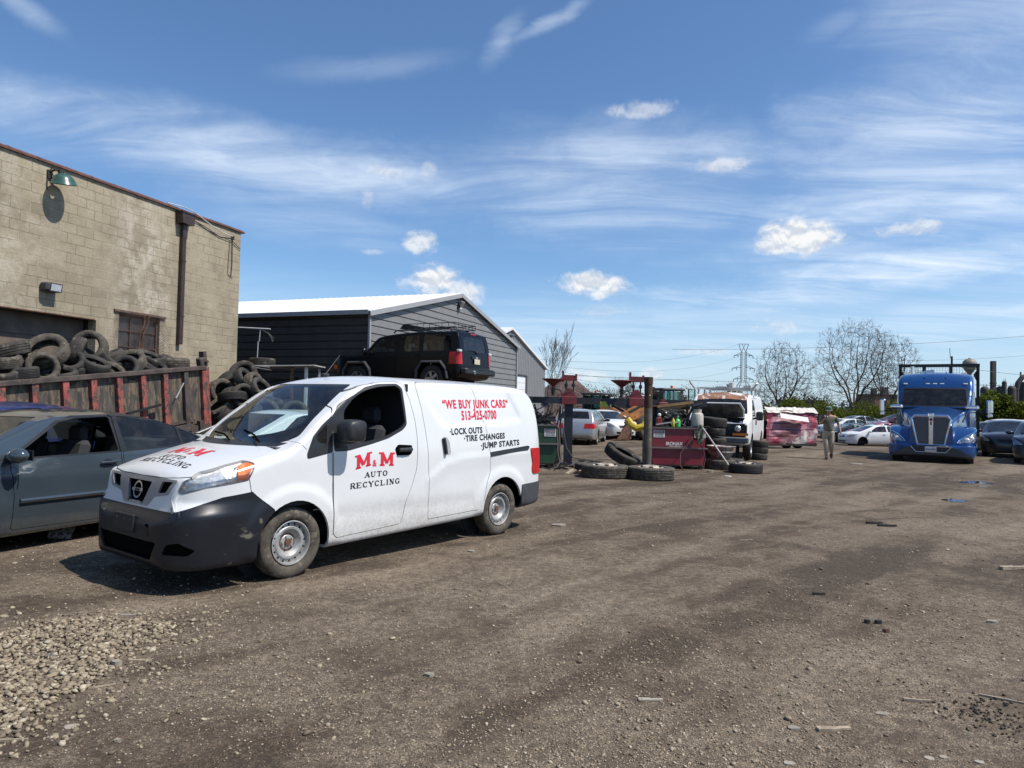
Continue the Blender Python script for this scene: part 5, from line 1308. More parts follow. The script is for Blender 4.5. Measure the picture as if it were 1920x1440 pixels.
    while x < 2.3: 
        for dx, y in ((0, 0), (.06, .035), (.14, .035), (.20, 0)): rows.append([(x+dx, 1.0+y, .12), (x+dx, 1.0+y, h-.12)])
        x += .28
    mb.grid(rows); mb.grid([[(a, -b, c_) for a, b, c_ in r_] for r_ in rows][::-1]); mb.box((2.4, 0, h/2), (.05, 2.0, h-.2)); mb.box((-2.4, 0, h/2), (.05, 2.0, h-.2)); mb.box((0, 0, h-.06), (4.9, 2.08, .11)); mb.build('shell', M_RUST, k)
    mb = MB()
    for sx in (1, -1):
        for sy in (1, -1): mb.box((sx*2.38, sy*1.0, h/2), (.12, .12, h-.125))
    mb.build('corner_post', M_DARKMETAL, k)
SUV_HEAD, SUV_Y = 152.0, 21.0
build_suv()
# ------------------------------------------------------------------ the white lettered van
def lettering_strokes():
    'slab-serif capitals as (thick/thin) bars on a unit square: x0,y0,x1,y1,width'
    T, t = .17, .075; s = t
    F = {
     'M': ([(.17, 0, .17, 1, T), (.83, 0, .83, 1, T), (.17, 1, .50, .18, T*.9), (.83, 1, .50, .18, T*.7)], [(.17, 0), (.83, 0), (.10, 1), (.90, 1)]),
     'A': ([(.16, 0, .5, 1, t*1.1), (.5, 1, .84, 0, T), (.28, .34, .72, .34, t)], [(.16, 0), (.84, 0)]),
     'U': ([(.2, 1, .2, .3, T), (.2, .3, .32, .07, T*.8), (.32, .05, .62, .05, t*1.4), (.62, .06, .78, .3, t*1.1), (.78, .28, .78, 1, t)], [(.2, 1), (.78, 1)]),
     'T': ([(.5, 0, .5, 1, T), (.06, .96, .94, .96, t), (.08, .96, .08, .74, t), (.92, .96, .92, .74, t)], [(.5, 0)]),
     'R': ([(.2, 0, .2, 1, T), (.2, .96, .6, .96, t), (.2, .5, .6, .5, t), (.6, .96, .78, .84, T*.7), (.78, .86, .78, .62, T), (.78, .62, .6, .5, T*.7), (.52, .5, .82, .05, T)], [(.2, 0), (.84, 0)]),
     'E': ([(.2, 0, .2, 1, T), (.2, .96, .84, .96, t), (.2, .5, .62, .5, t), (.2, .04, .88, .04, t), (.84, .96, .84, .76, t), (.88, .04, .88, .26, t), (.62, .4, .62, .6, t)], [(.14, 0), (.14, 1)]),
     'Y': ([(.14, 1, .5, .45, T), (.86, 1, .5, .45, t*1.2), (.5, 0, .5, .48, T)], [(.5, 0), (.14, 1), (.86, 1)]),
     'L': ([(.24, 0, .24, 1, T), (.24, .04, .86, .04, t), (.86, .04, .86, .3, t)], [(.24, 1), (.18, 0)]),
     'I': ([(.5, 0, .5, 1, T)], [(.5, 0), (.5, 1)]),
     'N': ([(.2, 0, .2, 1, t), (.8, 0, .8, 1, t), (.2, 1, .8, 0, T)], [(.2, 0), (.16, 1), (.8, 1)]),
    }
    def arc(cx, cy, rx, ry, a0, a1, n=8):
        q = []
        for i in range(n):
            a, b = R(a0+(a1-a0)*i/n), R(a0+(a1-a0)*(i+1)/n); m = abs(math.cos((a+b)/2))
            q.append((cx+rx*math.cos(a), cy+ry*math.sin(a), cx+rx*math.cos(b), cy+ry*math.sin(b), t+(T-t)*m))
        return q
    F['O'] = (arc(.5, .5, .36, .46, 0, 360, 14), [])
    F['C'] = (arc(.52, .5, .36, .46, 45, 325, 12)+[(.82, .96, .82, .70, t)], [])
    F['G'] = (arc(.52, .5, .36, .46, 45, 350, 12)+[(.82, .96, .82, .70, t), (.82, .04, .82, .42, T*.8), (.66, .42, .94, .42, t)], [])
    return F
LET = lettering_strokes()
def serif_text(mb, txt, x0, y0, h, w, gap=0.08, dirx=-1, slope=0.0, yscale=None, rots=None):
    '''lay capitals along u starting at x0 (dirx=-1: reading towards -u), baseline y0+slope*distance'''
    x = 0.0; total = 0
    for i, ch in enumerate(txt):
        if ch == ' ': x += w*.6; continue
        ww = w*(.55 if ch == 'I' else 1.0)
        bars, ser = LET[ch]
        def P(u, v):
            k = (u-.5)*(ww if ch != 'I' else w)+ww/2
            yy = y0+v*h+slope*(x+k)
            if rots: yy += rots(x+k)
            return (x0+dirx*(x+k), yy)
        bs = [b for b in bars]+[(sx-.17, (.035 if sy == 0 else .965), sx+.17, (.035 if sy == 0 else .965), .075) for sx, sy in ser]
        for a, b, c, d, tw in bs:
            p, q = Vector((a*w, b*h)), Vector((c*w, d*h)); e = (q-p).normalized(); nn = Vector((-e.y, e.x))*tw*w*.62
            n = max(1, int((q-p).length/.03)); vs = []
            for k in range(n+1):
                m_ = p+(q-p)*k/n
                for sg in (1, -1):
                    r_ = m_+nn*sg; vs.append((*P(r_.x/w, r_.y/h), 0))
            fs = [(2*k, 2*k+1, 2*k+3, 2*k+2) for k in range(n)]
            mb.add(vs, fs)
        x += ww+gap*w
    return x
def sans(mb, txt, size, sx, u0, v0, bold=0.0, slope=0.0, dirx=-1, width=None):
    t = MB(); t.text(txt, size, Matrix.Identity(4), bold=bold, sx=1, align='LEFT', sub=0.06, space=1.10)
    if width: k = width/max(v[0] for v in t.v); sx = k
    mb.add([(u0+dirx*x*sx, v0+y+slope*x*sx, 0) for x, y, z in t.v], t.f)

def build_van():
    pose = (-2.5357, 6.7668, 4.05320)
    t = thing('cargo_van', 'white compact cargo van with black bumper and M&M Auto Recycling lettering', 'van', (pose[0], pose[1], 0), pose[2])
    WH = mat('van_white_paint', (0.64, 0.645, 0.64), 0.30, var=0.02, scale=3, coat=0.5, dirt=((0.30, 0.25, 0.18), 0.70), dirt_z=(0.10, 0.75))
    BUMP = mat('faded_black_bumper', (0.011, 0.012, 0.017), 0.36, var=0.25, scale=2.2, spec=0.45, col2=(0.13, 0.115, 0.085), thr=0.635)
    GAP = mat('panel_gap_black', (0.003, 0.003, 0.003), 1.0, spec=.05)
    GL = glass('van_glass', (0.80, 0.90, 0.90))
    wx = (0.0, -2.925)
    indent = round_poly([(-1.60, 1.755), (-3.05, 1.77), (-3.345, 1.37), (-2.65, 1.325), (-1.90, 1.30), (-1.72, 1.46)], .13)
    def pdist(x, z, poly):
        d = 9
        for i in range(len(poly)):
            a, b = Vector(poly[i-1]), Vector(poly[i]); e = b-a; k = max(0, min(1, (Vector((x, z))-a).dot(e)/max(e.length_squared, 1e-9)))
            d = min(d, (Vector((x, z))-a-e*k).length)
        return d if inpoly(x, z, poly) else -d
    def disp(x, z):
        y = 0.0
        if -3.5 < x < -1.5 and 1.2 < z < 1.85:
            d = pdist(x, z, indent); k = max(0, min(1, (d+.005)/.035)); y -= .016*k*k*(3-2*k)
        for cx in wx:
            r = math.hypot(x-cx, z-.31)
            if z > .25 and .33 < r < .62: k = max(0, min(1, (.54-r)/.09)); y += .016*k*k*(3-2*k)
        # shoulder line on the side door and the waist swage, and the lower swage
        if -3.5 < x < -1.6:
            zl = pchip([(-3.5, 1.0), (-2.6, .99), (-2.0, .945), (-1.62, .76)])(x); d = z-zl
            if -.16 < d < 0.02: y += .010*(1+d/.16 if d < 0 else 1-d/.02)
        d = z-(.50+.02*(x+1)); 
        if -2.4 < x < -.45 and abs(d) < .10: y -= .008*(1-abs(d)/.10)
        if x > .3: y -= WLO(x)-WHI(x) if z > .73 else (WLO(x)-WHI(x))*max(0, (z-.63)/.10)
        return y
    WLO = pchip([(.3, .838), (.5, .838), (.65, .832), (.78, .812), (.88, .775), (.95, .72), (1.0, .64), (1.035, .54), (1.06, .40)]); WHI = pchip([(.3, .838), (.5, .825), (.65, .795), (.78, .745), (.88, .68), (.95, .60), (1.0, .51), (1.06, .30)])
    xs = xs_range(-3.88, 1.06, .026, [-3.88, -3.875, -3.86, -3.83, -3.80, -3.77, -3.74, -3.71, -3.68, -3.64, -3.60], [.74, .78, .82, .85, .88, .905, .93, .95, .965, .98, .995, 1.01, 1.025, 1.04, 1.05, 1.055, 1.06])
    B = Body(zt=[(-3.88, .55), (-3.86, .62), (-3.80, .80), (-3.76, 1.05), (-3.70, 1.40), (-3.62, 1.66), (-3.50, 1.78), (-3.30, 1.825), (-2.5, 1.85), (-1.5, 1.85), (-1.05, 1.83), (-.80, 1.785), (-.70, 1.745), (-.30, 1.47), (.10, 1.185), (.20, 1.165), (.5, 1.10), (.72, 1.04), (.84, .99), (.90, .955), (.94, .90), (.965, .78), (.985, .68), (1.0, .64), (1.04, .60), (1.06, .55)],
             zb=[(-3.88, .40), (-3.8, .33), (-3.3, .30), (-2.5, .27), (-.45, .22), (.4, .20), (.8, .20), (1.0, .21), (1.04, .26), (1.06, .36)],
             w=[(-3.88, .52), (-3.86, .62), (-3.80, .73), (-3.72, .785), (-3.6, .815), (-3.4, .838), (-3.1, .845), (.15, .845), (.35, .838), (.5, .838), (.65, .832), (.78, .812), (.88, .775), (.95, .72), (1.0, .64), (1.035, .54), (1.06, .40)],
             tf=[(.15, .955), (.35, .985), (.6, 1.0), (1.0, 1.0), (1.2, .985), (1.45, .95), (1.7, .895), (1.85, .86)],
             crown=[(-3.88, .02), (-3.5, .04), (-.8, .055), (-.3, .05), (.1, .06), (.6, .07), (.85, .05), (.95, .02), (1.06, .02)],
             rad=[(-3.88, .04), (-3.6, .09), (-1, .10), (-.6, .07), (0, .07), (.5, .10), (.8, .07), (.95, .03), (1.06, .03)],
             xs=xs, ns=36, nt=10, disp=disp, rb=.05)
    # windows, doors and seams, all in the van's own side view (metres)
    side_win = round_poly([(-.535, 1.16), (-.525, 1.475), (-.66, 1.60), (-.82, 1.682), (-1.0, 1.722), (-1.235, 1.742), (-1.285, 1.70), (-1.31, 1.36), (-1.265, 1.315), (-1.07, 1.235), (-.85, 1.19)], .05)
    B.carve('window_frame', round_poly([(-.40, 1.10), (-.385, 1.42), (-.47, 1.53), (-.545, 1.575), (-.67, 1.632), (-.82, 1.71), (-1.0, 1.748), (-1.26, 1.762), (-1.315, 1.71), (-1.335, 1.34), (-1.27, 1.285), (-1.07, 1.205), (-.85, 1.155), (-.56, 1.10)], .03))
    B.carve('side_window', side_win)
    B.carve('quarter_trim', round_poly([(-.385, 1.095), (-.105, 1.045), (-.100, 1.09), (-.17, 1.245), (-.27, 1.345), (-.392, 1.435)], .02))
    B.carve('quarter_window', round_poly([(-.31, 1.15), (-.165, 1.14), (-.205, 1.25), (-.325, 1.355)], .02))
    door = round_poly([(-.375, 1.10), (-.385, 1.44), (-.44, 1.545), (-.57, 1.64), (-.775, 1.722), (-1.03, 1.768), (-1.26, 1.782), (-1.33, 1.76), (-1.40, 1.60), (-1.45, 1.40), (-1.472, 1.22), (-1.475, 1.07), (-1.465, .88), (-1.40, .71), (-1.325, .56), (-1.30, .43), (-1.262, .335), (-.83, .315), (-.455, .30), (-.41, .345), (-.40, .60)], .035)
    sdoor = round_poly([(-1.505, 1.75), (-1.54, 1.785), (-1.9, 1.80), (-2.34, 1.808), (-2.41, 1.785), (-2.49, 1.62), (-2.59, 1.34), (-2.655, 1.06), (-2.675, .78), (-2.60, .655), (-2.56, .445), (-2.48, .355), (-1.66, .335), (-1.655, .62), (-1.63, 1.07), (-1.56, 1.51)], .03)
    for cx in wx: B.carve('cut', arch_poly(cx, .325 if cx == 0 else .34, .365), cond=lambda c, n: abs(c.y) > .45)
    B.carve('front_door', door, only=['body']); B.carve('sliding_door', sdoor, only=['body'])
    for pl in (door, sdoor): B.strip('panel_gap', pl+pl[:1], .007, only=['body', 'front_door', 'sliding_door', 'window_frame'])
    B.strip('panel_gap', [(-.39, 1.09), (-.405, .6), (-.41, .34)], .011, only=['body', 'front_door', 'panel_gap'], cond=lambda c, n: c.y > 0)
    # windscreen
    B.carve('windscreen', round_poly([(-.64, 1.185), (.64, 1.185), (.735, 1.245), (.725, 1.30), (.615, 1.738), (-.615, 1.738), (-.725, 1.30), (-.735, 1.245)], .05), 'front', cond=lambda c, n: -1.0 < c.x < .3 and n.x > .18 and abs(n.y) < .75)
    B.carve('cowl', [(-.64, 1.15), (.64, 1.15), (.70, 1.186), (-.70, 1.186)], 'front', cond=lambda c, n: -.1 < c.x < .3, only=['body'])
    # front end
    B.carve('headlight', round_poly([(.43, 1.055), (.385, 1.03), (.455, .895), (.60, .872), (.78, .848), (.925, .80), (.94, .83), (.915, .905), (.78, .968), (.58, 1.02)], .02), cond=lambda c, n: abs(c.y) > .3)
    B.carve('grille_surround', round_poly([(-.585, .905), (.585, .905), (.50, .785), (.29, .755), (.21, .672), (-.21, .672), (-.29, .755), (-.50, .785)], .02), 'front', cond=lambda c, n: c.x > .7, only=['body'])
    B.carve('grille', round_poly([(-.21, .868), (.21, .868), (.13, .70), (-.13, .70)], .012), 'front', cond=lambda c, n: c.x > .7)
    for sg in (1, -1):
        B.carve('grille', [(sg*a, b) for a, b in round_poly([(.37, .882), (.53, .888), (.46, .80), (.33, .785)], .01)], 'front', cond=lambda c, n: c.x > .7)
    B.carve('front_bumper', [(1.3, .1), (1.3, .652), (1.0, .655), (.66, .77), (.42, .80), (.30, .69), (.20, .61), (.20, .1)], only=['body'])
    B.carve('air_intake', round_poly([(-.50, .42), (.50, .42), (.42, .27), (-.42, .27)], .03), 'front', cond=lambda c, n: c.x > .7, only=['front_bumper'])
    for sg in (1, -1):
        B.carve('fog_recess', [(sg*a, b) for a, b in round_poly([(.56, .33), (.60, .41), (.70, .43), (.775, .37), (.74, .32)], .02)], 'front', cond=lambda c, n: c.x > .3, only=['front_bumper'])
    B.carve('tow_cover', round_poly([(.33, .46), (.41, .46), (.40, .55), (.34, .55)], .01), 'front', cond=lambda c, n: c.x > .5, only=['front_bumper'])
    B.carve('rear_bumper', [(-4.1, .1), (-4.1, .60), (-3.28, .585), (-3.25, .1)], only=['body'])
    B.strip('panel_gap', [(.22, .63), (.43, .80), (.45, .90)], .008, only=['body'])
    [B.strip('panel_gap', [(.46, s_*.755), (.30, s_*.735), (.16, s_*.69), (.10, s_*.655)], .007, 'top', only=['body'], cond=lambda c, n: n.z > .2 and c.z > .9) for s_ in (1, -1)]
    B.strip('panel_gap', [(.03, 1.25), (-.10, 1.13)], .006, only=['body'])
    B.strip('panel_gap', [(-.68, .935), (-.40, .912), (0, .905), (.40, .912), (.68, .935)], .008, 'front', only=['body'], cond=lambda c, n: c.x > .6)
    B.carve('tail_light', round_poly([(-3.46, 1.03), (-3.9, 1.02), (-3.9, .70), (-3.55, .70), (-3.515, .76), (-3.53, .86), (-3.49, .94)], .03), cond=lambda c, n: abs(c.y) > .45, only=['body'])
    th = dict(mat=WH, th=.025)
    spec = {'body': dict(mat=WH, th=.025), 'front_door': dict(mat=WH, th=.03, split=True), 'sliding_door': dict(mat=WH, th=.02, split=True),
            'panel_gap': dict(mat=GAP, off=-.012, split=True), 'cut': dict(skip=True), 'window_frame': dict(mat=M_BLKPLASTIC, th=.03, split=True),
            'side_window': dict(mat=GL, off=-.012, split=True, right_only=True), 'quarter_trim': dict(mat=M_BLKPLASTIC, off=.002, split=True),
            'quarter_window': dict(mat=GL, off=-.004, split=True), 'windscreen': dict(mat=GL, off=-.006),
            'cowl': dict(mat=M_BLKPLASTIC, off=-.004), 'headlight': dict(mat=glass('lamp_lens', (.96, .96, .96), rough=.18), off=.003, split=True),
            'grille_surround': dict(mat=mat('satin_grille_silver', (.30, .30, .31), .4, metal=.5, var=.05), off=.004, th=.02), 'grille': dict(mat=GAP, off=-.02),
            'front_bumper': dict(mat=BUMP, th=.02, off=.004), 'air_intake': dict(mat=GAP, off=-.03), 'fog_recess': dict(mat=GAP, off=-.02, split=True), 'tow_cover': dict(mat=GAP, off=-.012),
            'rear_bumper': dict(mat=mat('dark_bumper_plastic', (.045, .048, .052), .6), th=.02, off=.01),
            'tail_light': dict(mat=mat('red_lens', (.42, .012, .015), .16, var=.15, scale=12, coat=.6), off=.012, th=.02, split=True)}
    # lettering first, while the surface is whole
    RED = mat('red_vinyl', (.58, .02, .04), .4, var=.05); BLK = mat('black_vinyl', (.012, .012, .015), .45, var=.05)
    def lay(name, mb, m, view='side', side=1, parent=t):
        o = B.drape(mb, view, side, .0025); return o.build(name, m, parent)
    R1, R2 = MB(), MB()
    sl = .036*-1*-1
    sans(R1, '\u201cWE BUY JUNK CARS\u201c', .132, .735, -1.905, 1.552, .0045, 0.022, width=1.175)
    sans(R1, '513-425-0700', .142, .70, -2.20, 1.430, .005, 0.020, width=.63)
    sans(R2, '\u00b7LOCK OUTS', .094, .80, -1.97, 1.254, .0034, 0.022, width=.56)
    sans(R2, '\u00b7TIRE CHANGES', .092, .80, -2.20, 1.174, .0034, 0.026, width=.745)
    sans(R2, '\u00b7JUMP STARTS', .092, .80, -2.49, 1.086, .0034, 0.026, width=.74)
    # curved red M & M, black AUTO RECYCLING
    lay('side_lettering', R1, RED); lay('side_lettering', R2, BLK); R1, R2 = MB(), MB()
    serif_text(R1, 'M', -.655, .925, .125, .185, slope=.16); serif_text(R1, 'M', -.955, .945, .125, .185, slope=-.05)
    sans(R1, '&', .09, .9, -.862, .968, .002)
    serif_text(R2, 'AUTO', -.765, .838, .050, .068, .12, slope=.01); serif_text(R2, 'RECYCLING', -.592, .742, .052, .068, .10, slope=.014)
    lay('door_lettering', R1, RED); lay('door_lettering', R2, BLK)
    H1, H2 = MB(), MB()
    def flip(mb): return mb    # hood lettering: read from the front, u = -y, v = -x
    h = MB(); serif_text(h, 'M', 0, 0, .15, .20, dirx=1); serif_text(h, 'M', .34, 0, .15, .20, dirx=1)
    H1.add([(.595-y, -.27+x, 0) for x, y, z in h.v], h.f)
    h = MB(); sans(h, '&', .10, .9, .23, .05, .002, dirx=1); H1.add([(.595-y, -.27+x, 0) for x, y, z in h.v], h.f)
    h = MB(); serif_text(h, 'AUTO', .10, 0, .065, .085, .12, dirx=1); H2.add([(.715-y, -.27+x, 0) for x, y, z in h.v], h.f)
    h = MB(); serif_text(h, 'RECYCLING', -.08, 0, .065, .085, .10, dirx=1); H2.add([(.80-y, -.27+x, 0) for x, y, z in h.v], h.f)
    lay('hood_lettering', H1, RED, 'top'); lay('hood_lettering', H2, BLK, 'top')
    # things laid on the surface with real thickness
    def pad(name, poly, m, thick, off=0.0, view='side', side=1, parent=t):
        top = []; bot = []
        for u, v in poly:
            p = B.project(view, u, v, side, off+thick); q = B.project(view, u, v, side, off-.01)
            top.append(p); bot.append(q)
        n = len(poly); cc = sum(top, Vector())/n
        mb = MB(); mb.add([*top, *bot, cc], [(i, (i+1) % n, 2*n) for i in range(n)]+[(i, n+i, n+(i+1) % n, (i+1) % n) for i in range(n)])
        o = mb.build(name, m, parent); return o
    for sg in (1, -1):
        pad('door_rail', round_poly([(-2.66, .958), (-2.655, 1.008), (-3.41, 1.062), (-3.455, 1.048), (-3.41, 1.005)], .012), M_BLKPLASTIC, .008, side=sg)
        hd = pad('door_handle', round_poly([(-1.155, 1.10), (-1.175, 1.032), (-1.36, 1.028), (-1.395, 1.055), (-1.395, 1.13), (-1.20, 1.142)], .02), GAP, .002, side=sg)
        mb = MB(); a = B.project('side', -1.19, 1.086, sg, .03); b = B.project('side', -1.36, 1.088, sg, .03); mb.tube([a, (a+b)/2+Vector((0, sg*.006, 0)), b], .020, 8); mb.build('grip', M_BLKPLASTIC, hd, smooth=True)
        hd = pad('door_handle', round_poly([(-1.85, 1.205), (-1.915, 1.205), (-1.965, 1.15), (-1.985, 1.01), (-1.90, 1.01)], .03), mat('recess_grey', (.35, .35, .35), .5), .003, side=sg)
        mb = MB(); a = B.project('side', -1.862, 1.19, sg, .016); b = B.project('side', -1.893, 1.02, sg, .016); mb.tube([a, (a+b)/2+Vector((0, sg*.004, 0)), b], .021, 8); mb.build('grip', M_BLKPLASTIC, hd, smooth=True)
        # door mirror
        mb = MB(); prof = round_poly([(-.37, 1.20), (-.355, 1.335), (-.385, 1.39), (-.47, 1.405), (-.56, 1.395), (-.585, 1.36), (-.575, 1.215), (-.54, 1.19)], .03, 3)
        rings = [(1.0, .90, .85), (1.0, .93, 1.0), (1.0, 1.02, 1.02), (.0, 1.055, .92), (0, 1.07, .70)]
        cx, cz = -.47, 1.30; base = None; rr_ = []
        for ang, (yy, sc_) in enumerate([(.90, .86), (.93, 1.0), (1.02, 1.0), (1.055, .93), (1.075, .74)]):
            rr_.append([(cx+(u-cx)*sc_+(yy-.9)*-.12, sg*yy*1.0, cz+(v-cz)*sc_) for u, v in prof])
        m = len(prof); mb.add([p for r_ in rr_ for p in r_], [(i*m+j, i*m+(j+1) % m, (i+1)*m+(j+1) % m, (i+1)*m+j) for i in range(4) for j in range(m)]+[tuple(range(4*m, 5*m)), tuple(range(m))])
        mr = mb.build('door_mirror', M_BLKPLASTIC, t, smooth=True, angle=50)
        mb = MB(); mb.tube([(-.44, sg*.80, 1.165), (-.46, sg*.86, 1.18), (-.48, sg*.96, 1.205)], [.045, .04, .035], 8); mb.build('mirror_arm', M_BLKPLASTIC, mr, smooth=True)
    # headlight internals: silver bowl, amber corner
    AMB = mat('amber_lens', (.75, .20, .03), .25, var=.1, coat=.4); LAMP = mat('lamp_reflector', (.70, .71, .72), .35, metal=.4, var=.25, scale=22)
    inner = []
    for sg in (1, -1):
        for nm, poly, m, o_ in (('lamp_bowl', [(.905, .90), (.91, .82), (.72, .865), (.63, .89), (.66, .985), (.76, .955)], LAMP, -.012), ('lamp_bowl', [(.655, .985), (.625, .885), (.56, .90), (.53, 1.02)], mat('lamp_clear', (.50, .50, .48), .35, metal=.5, var=.4, scale=60), -.014), ('indicator', [(.525, 1.02), (.545, .90), (.465, .91), (.40, 1.03), (.435, 1.045)], AMB, -.008)):
            mb = MB(); pl = round_poly(poly, .012); n = len(pl); pts = [B.project('side', u, v, sg, o_) for u, v in pl]; cc = sum(pts, Vector())/n
            mb.add([*pts, cc], [(i, (i+1) % n, n) for i in range(n)]); inner.append((sg, nm, mb, m))
    # back of each headlight (dark housing)
    emb = MB(); 
    for k in range(28):
        a0, a1 = 2*math.pi*k/28, 2*math.pi*(k+1)/28
        emb.add([(math.cos(a)*r_*1.15, .789+math.sin(a)*r_*1.12, .0) for a in (a0, a1) for r_ in (.052, .064)], [(0, 1, 3, 2)])
    emb.add([(-.09, .777, .003), (.09, .777, .003), (.09, .801, .003), (-.09, .801, .003)], [(0, 1, 2, 3)])
    emo = B.drape(emb, 'front', 1, .006)
    nis = MB(); nis.text('NISSAN', .026, Matrix.Identity(4), bold=.0008, sx=1.0)
    nis2 = MB(); nis2.add([(x, .7875+y, 0) for x, y, z in nis.v], nis.f); nio = B.drape(nis2, 'front', 1, .0115)
    plate_p = [B.project('front', y, z, 1, .02) for y, z in ((-.16, .46), (.16, .46), (.16, .60), (-.16, .60))]
    stk = MB()
    made = B.parts(t, spec, WH)
    go = [o for (n_, s_), o in made.items() if n_ == 'grille'][0]
    e = emo.build('badge', M_CHROME, go); nio.build('badge_lettering', GAP, go)
    for sg, nm, mb, m in inner:
        hl = made.get(('headlight', sg > 0)); mb.build(nm, m, hl)
    for sg in (1, -1):
        hl = made.get(('headlight', sg > 0))
        mb = MB(); pl = [(.43, 1.055), (.385, 1.03), (.455, .895), (.60, .872), (.78, .848), (.925, .80), (.94, .83), (.915, .905), (.78, .968), (.58, 1.02)]
        pts = [B.project('side', u, v, sg, -.022) for u, v in pl]; n = len(pl); cc = sum(pts, Vector())/n; mb.add([*pts, cc], [(i, (i+1) % n, n) for i in range(n)]); mb.build('housing', mat('lamp_housing', (.55, .56, .57), .4, metal=.3, var=.3, scale=30), hl)
    # number plate holder
    mb = MB(); c = Vector((1.068, 0, .53)); mb.box(c, (.02, .34, .145), bev=.006); pl = mb.build('plate_holder', M_BLKPLASTIC, t)
    mb = MB()
    for y in (-.11, .02, .12): mb.cyl((1.07, y, .565), (1.08, y, .565), .006, n=6)
    mb.build('bolt', M_CHROME, pl)
    # intake slats
    mb = MB()
    for z in (.315, .365): mb.tube([(.955-.15*(y/.45)**2, y, z) for y in np.linspace(-.43, .43, 9)], .007, 6)
    mb.build('intake_slat', M_BLKPLASTIC, made[('air_intake', None)])
    # underbody, wheel wells, floor, bulkhead, dashboard, seats
    mb = MB(); mb.box((-1.4, 0, .36), (4.3, 1.30, .10)); mb.box((-1.375, 0, 1.08), (.03, 1.52, 1.36)); mb.box((.1, 0, .62), (.9, 1.25, .5)); mb.box((-3.4, 0, .3), (.5, .5, .12))
    for cx in wx: mb.cyl((cx, -.60, .31), (cx, .60, .31), .05, n=10); mb.cyl((cx, .50, .33), (cx, .52, .33), .40, n=24); mb.cyl((cx, -.52, .33), (cx, -.50, .33), .40, n=24)
    mb.build('underbody', DARKIN, t)
    mb = MB(); mb.prism([(-.55, .62), (-.52, 1.02), (-.38, 1.12), (-.1, 1.14), (.12, 1.15), (.12, .62)], (0, -.70, 0), (1, 0, 0), (0, 0, 1), -1.40)
    dash = mb.build('dashboard', mat('grey_dashboard', (.07, .075, .08), .7), t)
    mb = MB(); c = Vector((-.62, .38, 1.08)); M = Matrix.Translation(c) @ Matrix.Rotation(R(-62), 4, 'Y'); mb.lathe([(.185+.014*math.cos(a), .014*math.sin(a)) for a in np.linspace(0, 2*math.pi, 9)], 24, M)
    mb.beam(c, c+Vector((.12, 0, -.08)), .05); mb.build('steering_wheel', M_BLKPLASTIC, dash, smooth=True)
    for sy in (.38, -.38):
        mb = MB(); mb.box((-.88, sy, .72), (.5, .48, .16), bev=.05); mb.box((-1.16, sy, 1.02), (.14, .46, .62), Matrix.Rotation(R(-12), 4, 'Y'), bev=.05); mb.box((-1.24, sy, 1.43), (.10, .26, .17), bev=.04)
        mb.build('seat', mat('seat_cloth', (.035, .035, .038), .95), t)
    mb = MB(); mb.tube([(.16, .50, 1.19), (.02, .20, 1.235), (-.06, -.10, 1.27)], .009, 6); mb.tube([(.17, .03, 1.185), (.04, -.28, 1.225), (-.02, -.55, 1.235)], .009, 6); mb.build('wiper', GAP, t)
    mb = MB(); mb.ball((-.92, 0, 1.845), (.05, .03, .016)); mb.tube([(-.92, 0, 1.85), (-1.10, 0, 2.06)], [.006, .003], 6); mb.build('antenna', M_BLKPLASTIC, t)
    for cx in wx:
        for sg in (1, -1):
            wheel(t, (cx, sg*.715, .313), sg, .313, .192, .185, 'steel', M_TYRE_DUSTY, steer=R(0))
    return t
build_van()
# ------------------------------------------------------------------ tyres
TY = {}
def tyre(p, Ro, axis, label, m=None, wd=None, group=None, rim=False, seed=0):
    'p = world centre; axis = direction of the wheel axle'
    m = m or M_TYRE_OLD; wd = wd or .21; Ri = Ro*(.60 if Ro < .45 else .53); key = (round(Ro, 2), round(wd, 2), seed % 3)
    if key not in TY: TY[key] = tyre_mesh(Ro, Ri, wd, 36, 3+seed % 3, seed)
    src = TY[key]; mb = MB(); mb.v, mb.f, mb.mi = list(src.v), list(src.f), list(src.mi)
    rnd = random.Random(seed*7+int(p[0]*100)); k = rnd.uniform(.93, 1.0)     # slightly squashed casings
    mb.v = [(x*k, y, z) for x, y, z in mb.v]
    a = Vector(axis).normalized(); q = a.to_track_quat('Z', 'Y')
    o = mb.build('tyre' if not rim else 'truck_tyre', m, None, smooth=True, angle=50); o.location = p; o.rotation_mode = 'QUATERNION'; o.rotation_quaternion = q @ Matrix.Rotation(rnd.uniform(0, 6), 4, 'Z').to_quaternion()
    if rim:
        r = MB(); h = wd/2; r.lathe([(Ri*1.0, h*.85), (Ri*.95, h*.95), (Ri*.90, h*.85), (Ri*.80, h*.80), (Ri*.70, h*1.12), (Ri*.52, h*1.20), (Ri*.30, h*1.18), (Ri*.29, h*.5), (Ri*.0+.01, h*.48)], 32)
        for k_ in range(8): an = 6.283*k_/8; r.cyl((Ri*.42*math.cos(an), Ri*.42*math.sin(an), h*1.18), (Ri*.42*math.cos(an), Ri*.42*math.sin(an), h*1.26), .012, n=6); 
        rr = r.build('rim', mat('chalky_rim', (.42, .36, .29), .8, var=.2, scale=9, col2=(.14, .08, .05), thr=.60), o, smooth=True)
        r = MB()
        for k_ in range(5): an = 6.283*k_/5+.3; r.cyl((Ri*.70*math.cos(an), Ri*.70*math.sin(an), h*.95), (Ri*.70*math.cos(an), Ri*.70*math.sin(an), h*1.15), .045, n=10)
        r.build('hand_hole', BLACKTRIM, rr)
    return tag(o, label, 'tyre', group)
def bedY(px):
    r = ray(px, 700); k = r.x/r.y; return 18.6-.954*(-5.06-k*18.6)/(.3-.954*k)
